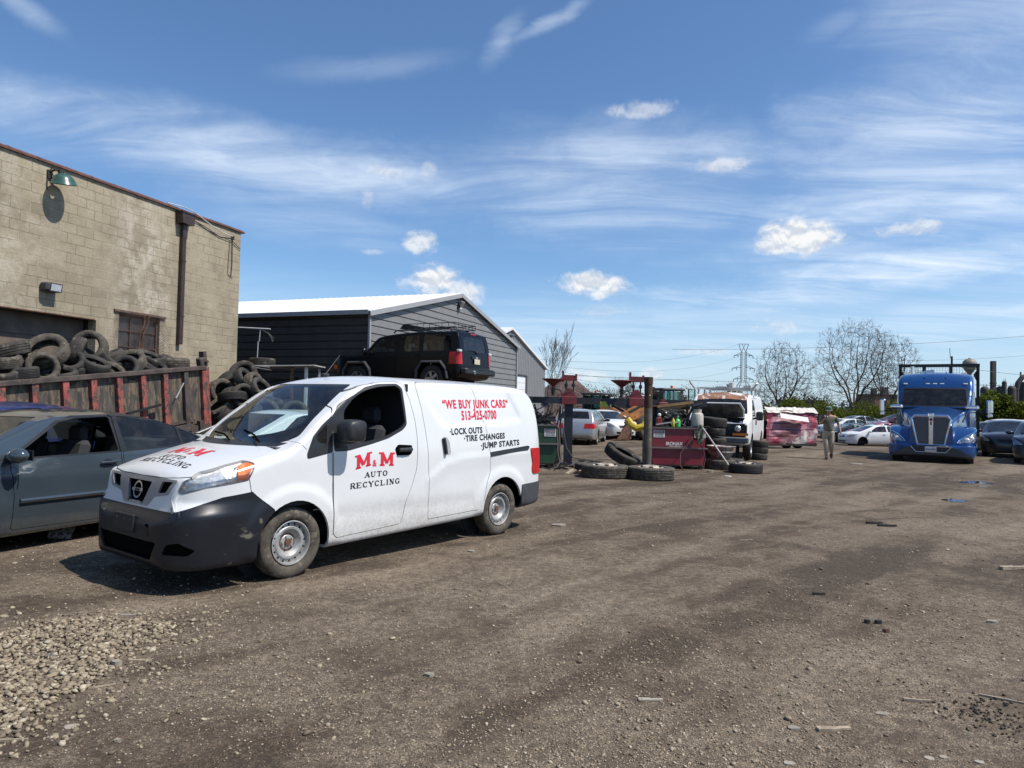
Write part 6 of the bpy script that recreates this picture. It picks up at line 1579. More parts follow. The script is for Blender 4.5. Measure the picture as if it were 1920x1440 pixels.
G_BED = 'old tyres heaped in the rusty dump bed'; G_HEAP = 'old tyres in the heap behind the dump bed'; G_YARD = 'tyres lying in the yard'
def bed_tyres():
    L = [(86.7, 659, .50, .41, (.10, -.75, .62), 'large tyre lying open-side-up over the left garage door edge of the load'),
         (79, 689, .22, .29, (.66, -.70, .12), 'narrow tyre standing upright just inside the rail, lower left of the load'),
         (128.6, 680, .55, .31, (.30, -.62, .68), 'tyre opening to the right between the large tyre and the striped one'),
         (141, 659, .75, .32, (-.78, -.45, .30), 'upright tyre with striped tread turned right, in the middle of the load'),
         (168, 651, 1.15, .36, (.08, -.95, .22), 'big open tyre standing highest on the load'),
         (175, 685, .35, .31, (.45, -.12, .88), 'tyre tipped up to the right, tread showing, below the highest one'),
         (13.5, 658, .6, .37, (-.25, -.18, .92), 'wide ribbed tyre sloping down at the far left of the load'),
         (5, 678, .35, .30, (.05, -.20, .98), 'flat tyre at the left frame edge under the ribbed sloping one'),
         (38, 700, .25, .30, (-.08, -.12, 1), 'grey smooth tyre lying flat low at the left of the load'),
         (-8, 702, .3, .33, (.3, -.3, .9), 'tyre cut by the left frame edge, resting on the rail'),
         (242, 679, .60, .34, (.05, -.62, .78), 'open tyre resting level in front of the barred window'),
         (234, 692, .25, .29, (.20, -.86, .45), 'knobbly snow tyre standing behind the rail'),
         (281, 675, .75, .34, (.45, -.10, .88), 'ribbed tyre leaning down to the right under the barred window'),
         (327, 682, .45, .33, (0, -.10, 1), 'single wide tyre lying flat at the right end of the load'),
         (288.5, 692, .35, .27, (.30, -.30, .9), 'grey torn tyre wedged between the knobbly and the flat wide tyre'),
         (207, 672, 1.0, .31, (-.30, -.35, .88), 'tyre half hidden behind the tipped-up one'),
         (207, 700, .3, .30, (.5, -.4, .7), 'dark tyre low behind the rail left of the knobbly one'),
         (112, 706, .3, .31, (.1, -.3, .95), 'dark tyre low behind the rail between the upright narrow one and the tipped one')]
    for i, (px, py, dy, Ro, ax, lb) in enumerate(L):
        tyre(at(px, py, bedY(px)+dy*.85), Ro*.88 if Ro < .4 else .34, ax, lb, [M_TYRE_OLD, M_TYRE_DUSTY, M_TYRE][i % 3 if i not in (0, 4) else 1], .22 if Ro > .3 else .19, G_BED, seed=i)
    rnd = random.Random(77)
    for i in range(48):
        px = rnd.uniform(-60, 330); dy = rnd.uniform(.45, 1.7); py = 714-px*.075+rnd.uniform(-22, 8)-(dy-.5)*6
        tyre(at(px, py, bedY(px)+dy), .28, (rnd.gauss(0, .5), rnd.gauss(-.1, .4), 1), 'old tyre buried in the load, mostly hidden by the tyres above it', M_TYRE, .20, G_BED, seed=i % 3)
def heap_tyres():
    L = [(456, 703, 16.6, .35, (.10, -.88, .42), 'open tyre topping the heap beside the wall corner'),
         (459, 713, 15.9, .30, (.80, -.12, .52), 'smooth tyre stood on its tread right in front of the topmost one'),
         (477, 721, 15.8, .30, (.86, -.15, .35), 'second smooth tyre leaning against the first, right of the heap top'),
         (489, 731, 15.7, .30, (.75, -.25, .55), 'third leaning tyre of the heap, touching the van roofline'),
         (424, 719, 16.3, .32, (.74, -.10, -.55), 'ribbed tyre tilted left on the heap, right of the red corner post'),
         (414, 735, 15.9, .31, (.78, -.55, .20), 'dark hollow-faced tyre low on the left of the heap'),
         (455, 743, 15.4, .28, (.70, -.66, .20), 'small tyre with its opening turned right in the middle of the heap'),
         (436, 749, 15.6, .29, (.85, -.2, .3), 'dark tyre lying behind the small open one'),
         (412, 764, 15.3, .33, (-.35, -.55, .75), 'ribbed tyre leaning at the foot of the red corner post'),
         (421, 744, 16.2, .30, (-.4, -.3, .8), 'sloping tyre between the corner post and the heap middle'),
         (473, 783, 14.6, .31, (-.70, -.62, .15), 'upright tyre seen through the left of the windscreen'),
         (496, 775, 14.6, .31, (.30, -.75, .40), 'tyre with bold tread behind the windscreen, middle of the glass'),
         (503, 758, 15.0, .31, (.1, -.2, 1), 'flat tyre topping the stack seen through the windscreen'),
         (526, 762, 15.0, .31, (-.1, -.15, 1), 'ribbed flat tyre right of the flat one through the windscreen'),
         (552, 777, 14.8, .30, (.15, -.9, .3), 'open round tyre at the right of the windscreen'),
         (519, 779, 14.9, .30, (-.3, -.3, .9), 'low dark tyre between the two open ones in the windscreen'),
         (501, 797, 14.2, .31, (0, -.2, 1), 'lowest flat tyre visible through the windscreen')]
    for i, (px, py, Y, Ro, ax, lb) in enumerate(L): tyre(at(px, py, Y), Ro, ax, lb, [M_TYRE_OLD, M_TYRE, M_TYRE_DUSTY][i % 3], .21, G_HEAP, seed=i)
    rnd = random.Random(5); n = 0
    while n < 60:
        px = rnd.uniform(395, 575); Y = rnd.uniform(15.2, 17.6); top = pchip([(395, 728), (430, 712), (470, 722), (505, 750), (540, 762), (580, 795)])(px); py = rnd.uniform(top+16, 860)
        p = at(px, py, Y)
        if p.z < .1: continue
        tyre(p, .31, (rnd.gauss(0, .6), rnd.gauss(-.2, .6), .9), 'old tyre deep in the heap behind the van, mostly hidden by others', M_TYRE, .20, G_HEAP, seed=n % 3); n += 1
bed_tyres(); heap_tyres()
def yard_tyres():
    t = lambda px, py, Y, Ro, wd, ax, lb, m=M_TYRE_DUSTY, rim=False, seed=0, z=None: tyre(Vector((at(px, py, Y).x, Y, wd/2*1.02+gz(at(px, py, Y).x, Y) if z is None else z)), Ro, ax, lb, m, wd, G_YARD, rim, seed)
    t(1134, 890, 15.75, .53, .27, (0, 0, 1), 'big ribbed truck tyre with pale rim lying flat, left one of the front pair', rim=True, seed=1)
    t(1220, 890, 15.6, .52, .27, (0, 0, 1), 'big ribbed truck tyre with pale rim lying flat in front of the rusty post', rim=True, seed=2)
    t(1112, 882, 16.7, .44, .22, (0, 0, 1), 'darker tyre lying flat just behind the left truck tyre', M_TYRE_OLD, seed=0)
    t(1167, 868, 17.4, .46, .25, (.42, -.25, .87), 'ribbed truck tyre tipped up on the others beside the rusty post', M_TYRE_OLD, seed=2, z=.40)
    t(1398, 878, 18.0, .43, .24, (0, 0, 1), 'single dark tyre lying flat right of the red waste tank', M_TYRE, rim=True, seed=1)
    # stack under the red tank's right end
    zz = gz(7, 19.5); 
    for i, (px, Ro, wd, m) in enumerate([(1345, .40, .25, M_TYRE), (1338, .34, .21, M_TYRE_OLD), (1339, .34, .20, M_TYRE_OLD), (1337, .345, .22, M_TYRE_OLD), (1338, .37, .26, M_TYRE)]):
        t(px, 800, 20.2, Ro, wd, (rnd_(i), rnd_(i+9), 1), ['bottom tyre', 'second tyre from the bottom', 'middle tyre', 'fourth tyre from the bottom', 'topmost tyre'][i]+' in the stack between crimson tank and work van', m, seed=i, z=[.13, .40, .68, .96, 1.21][i])
    t(1372, 850, 19.6, .36, .24, (0, 0, 1), 'grey tyre lying flat beside the steel wheel bowls', M_TYRE_OLD, seed=1); t(1350, 860, 18.9, .42, .26, (0, 0, 1), 'dusty low tyre carrying the steel wheel bowls', M_TYRE_DUSTY, seed=2)
    for i in range(3): t(1421+i, 850, 22.8, .30, .20, (rnd_(i+3), rnd_(i+5), 1), ['bottom', 'middle', 'top'][i]+' tyre in the small stack beside the work van front wheel', M_TYRE_OLD, seed=i, z=.10+.205*i)
    # steel wheel bowls
    for z, r, lb in ((.36, .36, 'rusty steel truck rim nested under the other by the red tank'), (.50, .38, 'upper grey steel truck rim on the tyres by the red tank')):
        o = thing('rim_bowl', lb, 'wheel rim', Vector((at(1352, 850, 18.9).x, 18.9, z))); mb = MB(); mb.lathe([(r, .10), (r*.98, .11), (r*.80, .02), (r*.66, -.08), (r*.62, -.10), (r*.2, -.10), (r*.2, -.09), (r*.6, -.09), (r*.64, -.07), (r*.78, .03), (r*.96, .10)], 28, close=True); mb.build('bowl', mat('grey_rusty_rim', (.30, .28, .26), .6, metal=.3, var=.2, scale=8, col2=(.17, .07, .05), thr=.52), o, smooth=True)
def rnd_(i): return math.sin(i*12.9898)*.06
yard_tyres()

# ------------------------------------------------------------------ rusty dump bed
def dump_truck():
    A, Bp = at(385, 691, 14.6), at(0, 722, 10.53); e = (A-Bp).normalized(); hz = Vector((0, 0, 1)); n = Vector((e.y, -e.x, 0)).normalized()  # towards the camera
    u = n.cross(e).normalized(); u = -u if u.z < 0 else u
    M = Matrix((e, -n, u)).transposed().to_4x4()
    t = thing('dump_truck', 'rusty dump truck body with peeling red ribs heaped full of old tyres', 'dump truck', A, rot=M.to_euler())
    WOOD = mat('weathered_bed_sheet', (.055, .048, .040), .9, var=.5, scale=2.2, col2=(.135, .095, .062), thr=.52, bump=.004, bscale=30, stretch=(3, 1, .7)); BR = mat('rusty_brown_sheet', (.085, .060, .040), .9, var=.4, scale=3, col2=(.05, .04, .035), thr=.55, bump=.002)
    RED = mat('peeling_red_paint', (.25, .062, .048), .8, var=.3, scale=6, col2=(.060, .043, .036), thr=.515, bump=.003, bscale=25, stretch=(1.5, 1, 1)); DKR = mat('dark_rust_steel', (.060, .045, .038), .85, var=.35, scale=6, col2=(.11, .08, .06), thr=.6, bump=.002)
    Hh, L = 1.24, 6.4
    mb = MB(); mb.box((-L/2, .03, -Hh/2), (L, .03, Hh)); mb.build('side_panel', WOOD, t)
    mb = MB(); mb.box((-L/2, 2.15, -Hh/2+.03), (L, .05, Hh+.06)); mb.build('side_panel', BR, t)
    mb = MB(); mb.box((-L/2, 1.08, -Hh+.04), (L, 2.12, .06)); mb.box((-L, 1.08, -Hh/2), (.06, 2.12, Hh)); mb.build('bed_floor', BR, t)
    mb = MB(); mb.box((-L/2-.05, -.01, .02), (L, .15, .085), bev=.01); mb.box((-L/2, 2.15, .10), (L, .12, .09)); mb.build('top_rail', DKR, t)
    mb = MB(); mb.box((-L/2, -.005, -Hh+.05), (L, .13, .13)); mb.box((-L/2-.1, -.02, -Hh+.22), (L-.6, .05, .05)); mb.build('bottom_rail', DKR, t)
    xs = [-.60-.53*k for k in range(11)]
    for i, x in enumerate(xs):
        mb = MB(); mb.box((x, -.025, -.03-(Hh-.2)/2), (.115, .075, Hh-.16), bev=.006); mb.build('rib', RED if i != 0 else DKR, t)
    mb = MB(); mb.box((-.06, -.01, -Hh/2+.02), (.20, .11, Hh+.02), bev=.01); cp = mb.build('corner_post', RED, t)
    mb = MB(); mb.box((-.07, .02, .13), (.20, .14, .20), Matrix.Rotation(R(-8), 4, 'Y'), bev=.02); mb.box((.0, .05, .22), (.09, .12, .26)); mb.cyl((-.04, -.10, .14), (-.04, .15, .14), .035, n=8); mb.build('hinge', DKR, cp)
    mb = MB(); mb.box((-.02, 1.08, -Hh/2), (.07, 2.1, Hh)); tg = mb.build('tailgate', BR, t)
    mb = MB(); mb.box((.06, .12, .02), (.06, .10, .05)); mb.tube([(.02, -.10, -.28), (.09, -.12, -.34), (.10, -.12, -.46), (.05, -.12, -.52)], .012, 5); mb.box((.09, -.08, -.92), (.10, .06, .05)); mb.build('latch', DKR, tg)
    mb = MB(); mb.box((-.75, -.075, -Hh+.10), (.42, .06, .14)); mb.box((-.30, -.075, -Hh+.10), (.10, .09, .20)); mb.build('hinge_bracket', DKR, t)
    mb = MB(); mb.beam((-2.15, -.13, -.68), (-1.35, -.13, -.60), .07, .035); mb.build('step', BLACKTRIM, t)
    mb = MB(); mb.beam((-.92, -.075, -.52), (-.70, -.075, -.24), .022, .012); mb.build('loose_rod', mat('pale_tube', (.6, .6, .6), .4), t)
    SR = mat('red_reflector', (.45, .03, .03), .35); SW = mat('white_reflector', (.65, .62, .6), .35)
    mb = MB(); mb.box((-.52, -.10, -Hh-.06), (.95, .05, .10)); rb = mb.build('underride_bar', DKR, t)
    for x0, x1, m in ((-1.0, -.90, SW), (-.88, -.58, SR), (-.57, -.42, SW), (-.41, -.16, SR)):
        mb = MB(); mb.box(((x0+x1)/2, -.130, -Hh-.06), (x1-x0, .008, .07)); mb.build('reflector_strip', m, rb)
    # chassis and wheels, level on the ground
    MI = M.to_3x3().inverted(); loc = lambda w: MI @ (Vector(w)-A)
    base = A-hz*A.z; f = Vector((e.x, e.y, 0)).normalized(); bk = -n
    mb = MB()
    for off in (.75, 1.55): p0, p1 = base+f*(-.1)+bk*off+hz*.78, base-f*6.6+bk*off+hz*.78; mb.beam(loc(p0), loc(p1), .12, .24, up=loc(A+hz))
    mb.build('chassis', DKR, t)
    for s in (-.75, -2.0):
        for off in (.20, .50, 1.85, 2.15):
            c = base+f*s+bk*off+hz*.50; m_ = tyre_mesh(.50, .28, .26, 32, 4); q = (loc(A+n)).to_track_quat('Z', 'Y').to_matrix().to_4x4(); m_.v = [tuple(q @ Vector(v)) for v in m_.v]; w = m_.build('wheel', M_TYRE_OLD, t, smooth=True, loc=loc(c)); mb = MB(); mb.lathe([(.28, .06), (.2, .02), (.12, .05), (.01, .05)], 20, q); mb.build('rim', DKR, w)
dump_truck()

# ------------------------------------------------------------------ scrap rack beside the tyre heap
def scrap_rack():
    Y = 18.6; o = at(540, 700, Y); o.z = 0; t = thing('scrap_rack', 'low dark rack with thin sheet-metal top in front of the charcoal shed', 'rack', o)
    q = lambda px, py, y=Y: at(px, py, y)-o
    a, b = q(490, 688), q(600, 687)
    mb = MB(); mb.beam(a, b, 1.1, .03); mb.build('top_sheet', mat('pale_sheet_edge', (.34, .33, .31), .6), t)
    for px, m, w_ in ((583, 'w', .07), (592, 's', .05), (557, 'r', .07), (493, 'r', .06)):
        mb = MB(); p = q(px, 690); mb.box((p.x, -.4 if m != 's' else .35, p.z/2), (w_, w_, p.z)); mb.build('post', {'w': mat('white_painted_post', (.6, .6, .58), .6), 's': mat('galvanised', (.35, .36, .37), .5, metal=.3), 'r': M_RUST}[m], t)
    mb = MB(); mb.box((0, .1, 1.75), (1.45, .9, .5)); mb.box((-.1, .15, 1.0), (1.3, .8, .8)); mb.beam(q(480, 720), q(560, 708), .05); mb.build('stacked_scrap', DARKIN, t)
    for i, (p1, p2) in enumerate((((458, 680), (500, 694)), ((470, 688), (508, 694)), ((476, 686), (506, 689)))):
        a, b = at(*p1, 18.0), at(*p2, 18.1); mb = MB(); mb.beam(a, b, .5, .012); tag(mb.build('metal_sliver', mat('bare_sheet', (.40, .37, .33), .5, metal=.4)), ['long bent metal strip sticking up left over the tyre heap', 'short metal strip resting under the long bent one', 'flat metal strip lying nearest the rack tyre'][i], 'scrap metal')
    p = at(496, 684, 18.6); tyre(Vector((at(490, 682, 18.6).x+.02, 18.6, q(490, 688).z+.13)), .34, (0, 0, 1), 'old tyre lying flat on the scrap rack', M_TYRE_OLD, .20)
scrap_rack()

# ------------------------------------------------------------------ vehicle drain racks and waste tanks
def drain_station():
    DBEAM = mat('dark_blue_black_beam', (.012, .014, .022), .5, var=.3, scale=4); CR = mat('dark_red_steel', (.15, .012, .016), .5, var=.3, scale=5, grime=.5); GR = mat('dark_green_tank', (.012, .050, .022), .45, var=.25, scale=3, grime=.3); RT = mat('crimson_tank', (.19, .010, .022), .42, var=.2, scale=3, grime=.35)
    sign_w = mat('sign_white', (.62, .60, .57), .5, grime=.15); ink = mat('sign_ink', (.02, .02, .02), .5)
    def tank(name, label, x0, x1, zt, zb, Y, dp, m, rib):
        o = Vector(((x0+x1)/2, Y, 0)); t = thing(name, label, 'tank', o); W = x1-x0
        mb = MB(); mb.prism([(-W/2, zt), (-W/2, zb+.22), (-W/2+.03, zb), (W/2-.05, zb), (W/2, zb+.22), (W/2, zt)], (0, 0, 0), (1, 0, 0), (0, 0, 1), dp); mb.v = [(x, -y if False else abs(y), z) for x, y, z in mb.v]
        mb.build('tank', m, t)
        mb = MB(); mb.box((0, -.035, rib), (W+.12, .06, .035)); mb.box((0, -.02, zt), (W+.04, .05, .03)); mb.box((0, dp/2, zb-.02), (W*.94, dp*.9, .03)); mb.build('rib', m if False else mat('worn_steel_edge', (.16, .13, .12), .6, metal=.3, grime=.4), t)
        mb = MB()
        for sx in (-1, 1):
            for y in (.08, dp-.08): mb.box((sx*(W/2-.1), y, (zb-.03)/2), (.08, .08, max(zb-.03, .02)))
        mb.build('foot', M_DARKMETAL, t); return t, W
    def danger(t, x, z, y=-.006):
        mb = MB(); mb.box((x, y, z), (.29, .008, .19)); s = mb.build('sign', sign_w, t)
        mb = MB(); mb.box((x, y-.006, z+.045), (.25, .004, .075)); mb.build('sign_header', mat('sign_header', (.16, .03, .04), .5), s)
        MM = Matrix.Translation((x, y-.010, z+.045)) @ Matrix.Rotation(R(90), 4, 'X'); mb = MB(); mb.text('DANGER', .058, MM, .001, sx=.95); mb.build('sign_lettering', sign_w, s)
        mb = MB(); mb.text('DO NOT SMOKE', .034, Matrix.Translation((x, y-.007, z-.025)) @ Matrix.Rotation(R(90), 4, 'X'), .001, sx=.85); mb.text('NEAR THIS TANK', .034, Matrix.Translation((x, y-.007, z-.063)) @ Matrix.Rotation(R(90), 4, 'X'), .001, sx=.85); mb.build('sign_lettering', ink, s)
    # red tank with white lettering
    a, b = at(1223, 845, 18.4), at(1322, 845, 18.4)
    t, W = tank('waste_tank', 'crimson waste-oil tank with white lettering behind the rusty post', a.x, b.x, 1.06, .12, 18.4, 1.1, RT, .55)
    danger(t, -W/2+.17, .91); danger(t, W/2-.14, .92, -.014)
    mb = MB(); MM = Matrix.Translation((-.12, -.008, .655)) @ Matrix.Rotation(R(90), 4, 'X'); mb.text('IRONAX', .12, MM @ Matrix.Shear('XZ', 4, (0, 0)), .004, sx=.95); mb.text('FLUID REMOVAL SYSTEM', .042, Matrix.Translation((-.02, -.008, .588)) @ Matrix.Rotation(R(90), 4, 'X'), .001, sx=.95); mb.build('tank_lettering', sign_w, t)
    mb = MB(); mb.box((0, .55, 1.075), (W-.04, 1.0, .02)); mb.build('tray', M_DARKMETAL, t)
    o = t.location
    # clutter on the red tank: each its own thing
    def on(name, label, cat, x, y, build): q = thing(name, label, cat, (o.x+x, o.y+y, 1.09)); build(q); return q
    def jug(q):
        mb = MB(); mb.lathe([(.085, 0), (.09, .02), (.09, .15), (.07, .19), (.03, .215), (.03, .25)], 14); mb.build('body', mat('bright_green_plastic', (.05, .42, .08), .4), q, smooth=True); mb = MB(); mb.cyl((0, 0, .25), (0, 0, .28), .035, n=10); mb.build('cap', mat('bright_green_plastic', (.05, .42, .08), .4), q)
    on('fluid_jug', 'bright green plastic jug on the red tank', 'jug', .02, .30, jug)
    def bottle(q): mb = MB(); mb.lathe([(.04, 0), (.045, .01), (.045, .17), (.02, .21), (.02, .24)], 12); mb.build('body', mat('yellow_plastic', (.55, .45, .05), .4), q, smooth=True); mb = MB(); mb.cyl((0, 0, .24), (0, 0, .27), .024, n=8); mb.build('cap', BLACKTRIM, q)
    on('oil_bottle', 'small yellow bottle beside the green jug on the red tank', 'bottle', -.10, .24, bottle)
    def redcan(q): mb = MB(); mb.box((0, 0, .12), (.14, .12, .24), bev=.02); mb.build('body', mat('dark_red_plastic', (.20, .02, .02), .4), q); mb = MB(); mb.ball((.01, 0, .30), .05, 8, 6); mb.build('cap', mat('white_plastic', (.6, .6, .58), .4), q)
    on('fuel_can', 'dark red can with white cap at the left end of the red tank', 'can', -W/2+.22, .3, redcan)
    def engine(q):
        mb = MB(); rnd = random.Random(3)
        for k in range(26): mb.beam((rnd.uniform(-.45, .35), rnd.uniform(0, .6), rnd.uniform(0, .1)), (rnd.uniform(-.5, .4), rnd.uniform(0, .6), rnd.uniform(.05, .42)), rnd.uniform(.02, .07))
        mb.build('hose_bundle', BLACKTRIM, q); mb = MB()
        for k in range(4): mb.tube([(rnd.uniform(-.5, .4), .1, .02), (rnd.uniform(-.5, .4), .2, .3), (rnd.uniform(-.3, .5), .3, .45), (rnd.uniform(-.2, .6), .3, .1)], .02, 6)
        mb.tube([(.35, .2, .1), (.42, .15, .35), (.5, .1, .55), (.75, .1, .62)], .035, 8); mb.build('hose', M_DARKMETAL, q)
        mb = MB(); mb.beam((-.5, 0, .05), (-.1, -.05, .12), .03); mb.beam((-.4, .1, .3), (-.3, 0, .03), .025); mb.beam((-.1, 0, .08), (.1, -.05, .14), .04); mb.build('bright_wrench', M_CHROME, q)
    on('pump_and_hoses', 'tangle of black pumps and hoses on top of the red tank', 'pump', -.05, .25, engine)
    def wood(q): mb = MB(); mb.beam((-.35, .5, .52), (.6, .45, .66), .07); mb.beam((-.3, .5, .45), (.55, .52, .57), .05); mb.build('arm', mat('tan_wood', (.28, .16, .07), .8, var=.2), q); mb = MB(); mb.box((-.32, .5, .25), (.05, .05, .5)); mb.box((.45, .5, .3), (.05, .05, .55)); mb.build('stand', M_DARKMETAL, q)
    on('loader_arm_rod', 'tan wooden bars lying across the hoses behind the propane cylinder', 'bars', -.10, .1, wood)
    c = at(1307, 805, 18.75); q = thing('propane_cylinder', 'off-white propane cylinder standing on the red tank', 'gas cylinder', (c.x, 18.75, 1.09))
    mb = MB(); mb.lathe([(.10, 0), (.155, .03), (.16, .06), (.16, .30), (.14, .36), (.08, .395), (.03, .40)], 24); mb.build('body', mat('cream_cylinder', (.50, .45, .38), .5, grime=.2), q, smooth=True)
    mb = MB(); mb.lathe([(.10, .385), (.115, .47), (.105, .47), (.09, .39)], 20); mb.build('collar', mat('cream_cylinder', (.50, .45, .38), .5), q); mb = MB(); mb.cyl((0, 0, .39), (0, 0, .47), .03, n=8); mb.cyl((0, 0, .47), (0, 0, .50), .06, n=8); mb.build('valve', M_DARKMETAL, q)
    c = at(1312, 835, 18.25); mb = MB(); rows = []
    for i in range(9):
        rows.append([(c.x+(j-3)*.035*(1-.08*abs(i-4))+.02*math.sin(i*1.3), 18.30-.03*math.sin(j*1.7+i)-.02, 1.16-.06*i+(.02 if j % 2 else 0)) for j in range(7)])
    mb.grid(rows); r_ = mb.build('rag', mat('grey_green_rag', (.16, .17, .12), .95, var=.3, scale=20), smooth=True); md = r_.modifiers.new('s', 'SOLIDIFY'); md.thickness = .012; tag(r_, 'grey-green rag hanging over the front of the red tank', 'rag')
    hz = lambda px, py, Y: at(px, py, Y)
    mb = MB(); mb.tube([hz(1310, 830, 18.2), hz(1318, 840, 18.1), hz(1322, 862, 18.1), hz(1318, 880, 18.05), hz(1300, 891, 17.95), hz(1284, 886, 17.95), hz(1275, 872, 18.05), hz(1276, 850, 18.2), hz(1290, 832, 18.25), hz(1300, 820, 18.3)], .014, 6); tag(mb.build('hose', mat('red_brown_hose', (.10, .03, .03), .6)), 'dark hose looping down in front of the red tank', 'hose')
    mb = MB(); mb.tube([hz(1318, 803, 18.3), hz(1366, 872, 17.3)], .022, 8); tag(mb.build('steel_pipe', mat('pale_pipe', (.42, .36, .33), .5, metal=.3)), 'pale steel pipe leaning diagonally from the red tank to the ground', 'pipe')
    # green tank
    a, b = at(985, 845, 17.7), at(1043, 845, 17.7)
    t, W = tank('waste_tank', 'dark green waste-oil tank right behind the lettered van', a.x-.9, b.x, 1.08, .14, 17.7, 1.1, GR, .62); danger(t, W/2-.16, .90)
    mb = MB(); rnd = random.Random(6)
    for k in range(30): mb.beam((rnd.uniform(-.3, .85), rnd.uniform(.1, .7), 1.08+rnd.uniform(0, .12)), (rnd.uniform(-.3, .85), rnd.uniform(.1, .7), 1.1+rnd.uniform(.05, .38)), rnd.uniform(.015, .06))
    for k in range(5): mb.tube([(rnd.uniform(-.2, .5), .2, 1.1), (rnd.uniform(-.2, .5), .1, 1.4), (rnd.uniform(0, .7), .2, 1.6), (rnd.uniform(.3, .9), .3, 1.15)], .02, 6)
    q = mb.build('pump_tangle', BLACKTRIM); q.location = t.location; tag(q, 'tangle of black hoses and pump parts on the green tank', 'pump')
    # beams, cradles, funnels, posts
    def rack(label, px0, px1, Y, cradles, posts, zc=1.72):
        o = at((px0+px1)/2, 755, Y); o.z = 0; t = thing('lift_beam', label, 'vehicle rack', o); xa, xb = at(px0, 755, Y).x-o.x, at(px1, 755, Y).x-o.x
        mb = MB(); mb.box(((xa+xb)/2, 0, zc), (xb-xa, .16, .165)); mb.build('beam', DBEAM, t)
        mb = MB(); mb.box(((xa+xb)/2, 1.5, zc), (xb-xa, .16, .165)); mb.build('beam', DBEAM, t)
        for x in (xa+.9, xb-.5):
            mb = MB(); mb.box((x, .75, zc-.12), (.12, 1.6, .10)); mb.build('cross_member', DBEAM, t)
        for px, w_, y in posts:
            x = at(px, 800, Y).x-o.x; mb = MB(); mb.box((x, y, (zc-.1)/2), (w_, .18, zc-.1)); mb.box((x, y, .02), (w_+.2, .4, .04)); mb.build('post', DBEAM, t)
        for px, fx in cradles:
            x = at(px, 755, Y).x-o.x; mb = MB(); mb.box((x, 0, zc), (.40, .20, .21), bev=.01); mb.prism([(-.20, .10), (.20, .10), (.05, .32), (-.05, .32)], (x, .05, zc), (1, 0, 0), (0, 0, 1), .10); c_ = mb.build('cradle', CR, t)
            mb = MB(); mb.box((x+.02, 0, zc+.60), (.34, .05, .15)); mb.box((x-.16, 0, zc+.64), (.05, .07, .30)); mb.box((x+.19, 0, zc+.62), (.05, .07, .18)); mb.prism([(-.09, .10), (.02, .10), (-.28, -.02), (-.36, -.02)], (x, -.02, zc+.12), (1, 0, 0), (0, 0, 1), .04); mb.build('fork', CR, c_)
            mb = MB(); mb.tube([(x-.07, 0, zc+.2), (x-.07, 0, zc+.62)], .022, 6); mb.tube([(x+.12, 0, zc+.2), (x+.12, 0, zc+.62)], .022, 6); mb.cyl((x-.07, 0, zc+.36), (x-.07, 0, zc+.45), .045, n=8); mb.cyl((x+.12, 0, zc+.36), (x+.12, 0, zc+.45), .045, n=8); mb.build('ram', BLACKTRIM, c_)
            xf = x+fx; mb = MB(); mb.lathe([(.30, .56), (.295, .57), (.04, .38), (.035, .30), (.03, .30), (.04, .39), (.29, .555)], 24, Matrix.Translation((xf, 0, zc))); f_ = mb.build('funnel', CR, t); mb = MB(); mb.tube([(xf, 0, zc+.32), (xf, 0, zc+.12)], .04, 8); mb.tube([(xf+.03, 0, zc+.30), (xf+.18, 0, zc+.28), (xf+.28, 0, zc+.10)], .016, 5); mb.cyl((xf, 0, zc+.20), (xf, 0, zc+.28), .05, n=8); mb.build('stem', BLACKTRIM, f_)
        return t
    r = rack('long dark steel beam rack with two red cradles and funnels left of the rusty post', 960, 1213, 18.9, [(1066, -.42), (1192, -.38)], [(1066, .22, .1), (985, .16, .1)])
    mb = MB(); a = at(1133, 758, 18.78)-r.location; mb.prism([(-.12, -.07), (.13, -.07), (.04, .075), (-.10, .075)], (a.x, -.086, a.z), (1, 0, 0), (0, 0, 1), .006); mb.build('yellow_sticker', mat('yellow_sticker', (.42, .40, .04), .5, grime=.3), r)
    rack('dark beam rack above the crimson tank right of the rusty post', 1219, 1324, 19.2, [], [(1229, .14, .1), (1318, .12, .5)])
    mb = MB(); p_ = at(1243, 762, 19.05); mb.box(p_, (.26, .12, .22), bev=.02); mb.box(p_+Vector((0, 0, .14)), (.12, .08, .1)); tag(mb.build('beam_clamp', CR), 'small dark red clamp gripping the beam above the crimson tank', 'clamp')
    # slanting controls column and trailing hoses
    c = at(1049, 800, 18.3); q = thing('control_column', 'leaning pale and black control column beside the green tank', 'control column', (c.x, 18.3, 0)); w_ = lambda px, py: at(px, py, 18.3)-Vector((c.x, 18.3, 0))
    mb = MB(); mb.beam(w_(1053, 762), w_(1047, 800), .13, .10); mb.build('column', BLACKTRIM, q); mb = MB(); mb.beam(w_(1053, 762)-Vector((0, .06, 0)), w_(1052, 775)-Vector((0, .06, 0)), .12, .02); mb.beam(w_(1048, 788)-Vector((0, .06, 0)), w_(1046, 801)-Vector((0, .06, 0)), .12, .02); mb.build('label_plate', mat('scuffed_white', (.5, .5, .5), .6, grime=.4), q); mb = MB(); p_ = w_(1046, 802); mb.box((p_.x, 0, p_.z/2), (.16, .12, p_.z)); mb.build('base', M_DARKMETAL, q)
    HM = mat('grey_hose', (.055, .05, .048), .6)
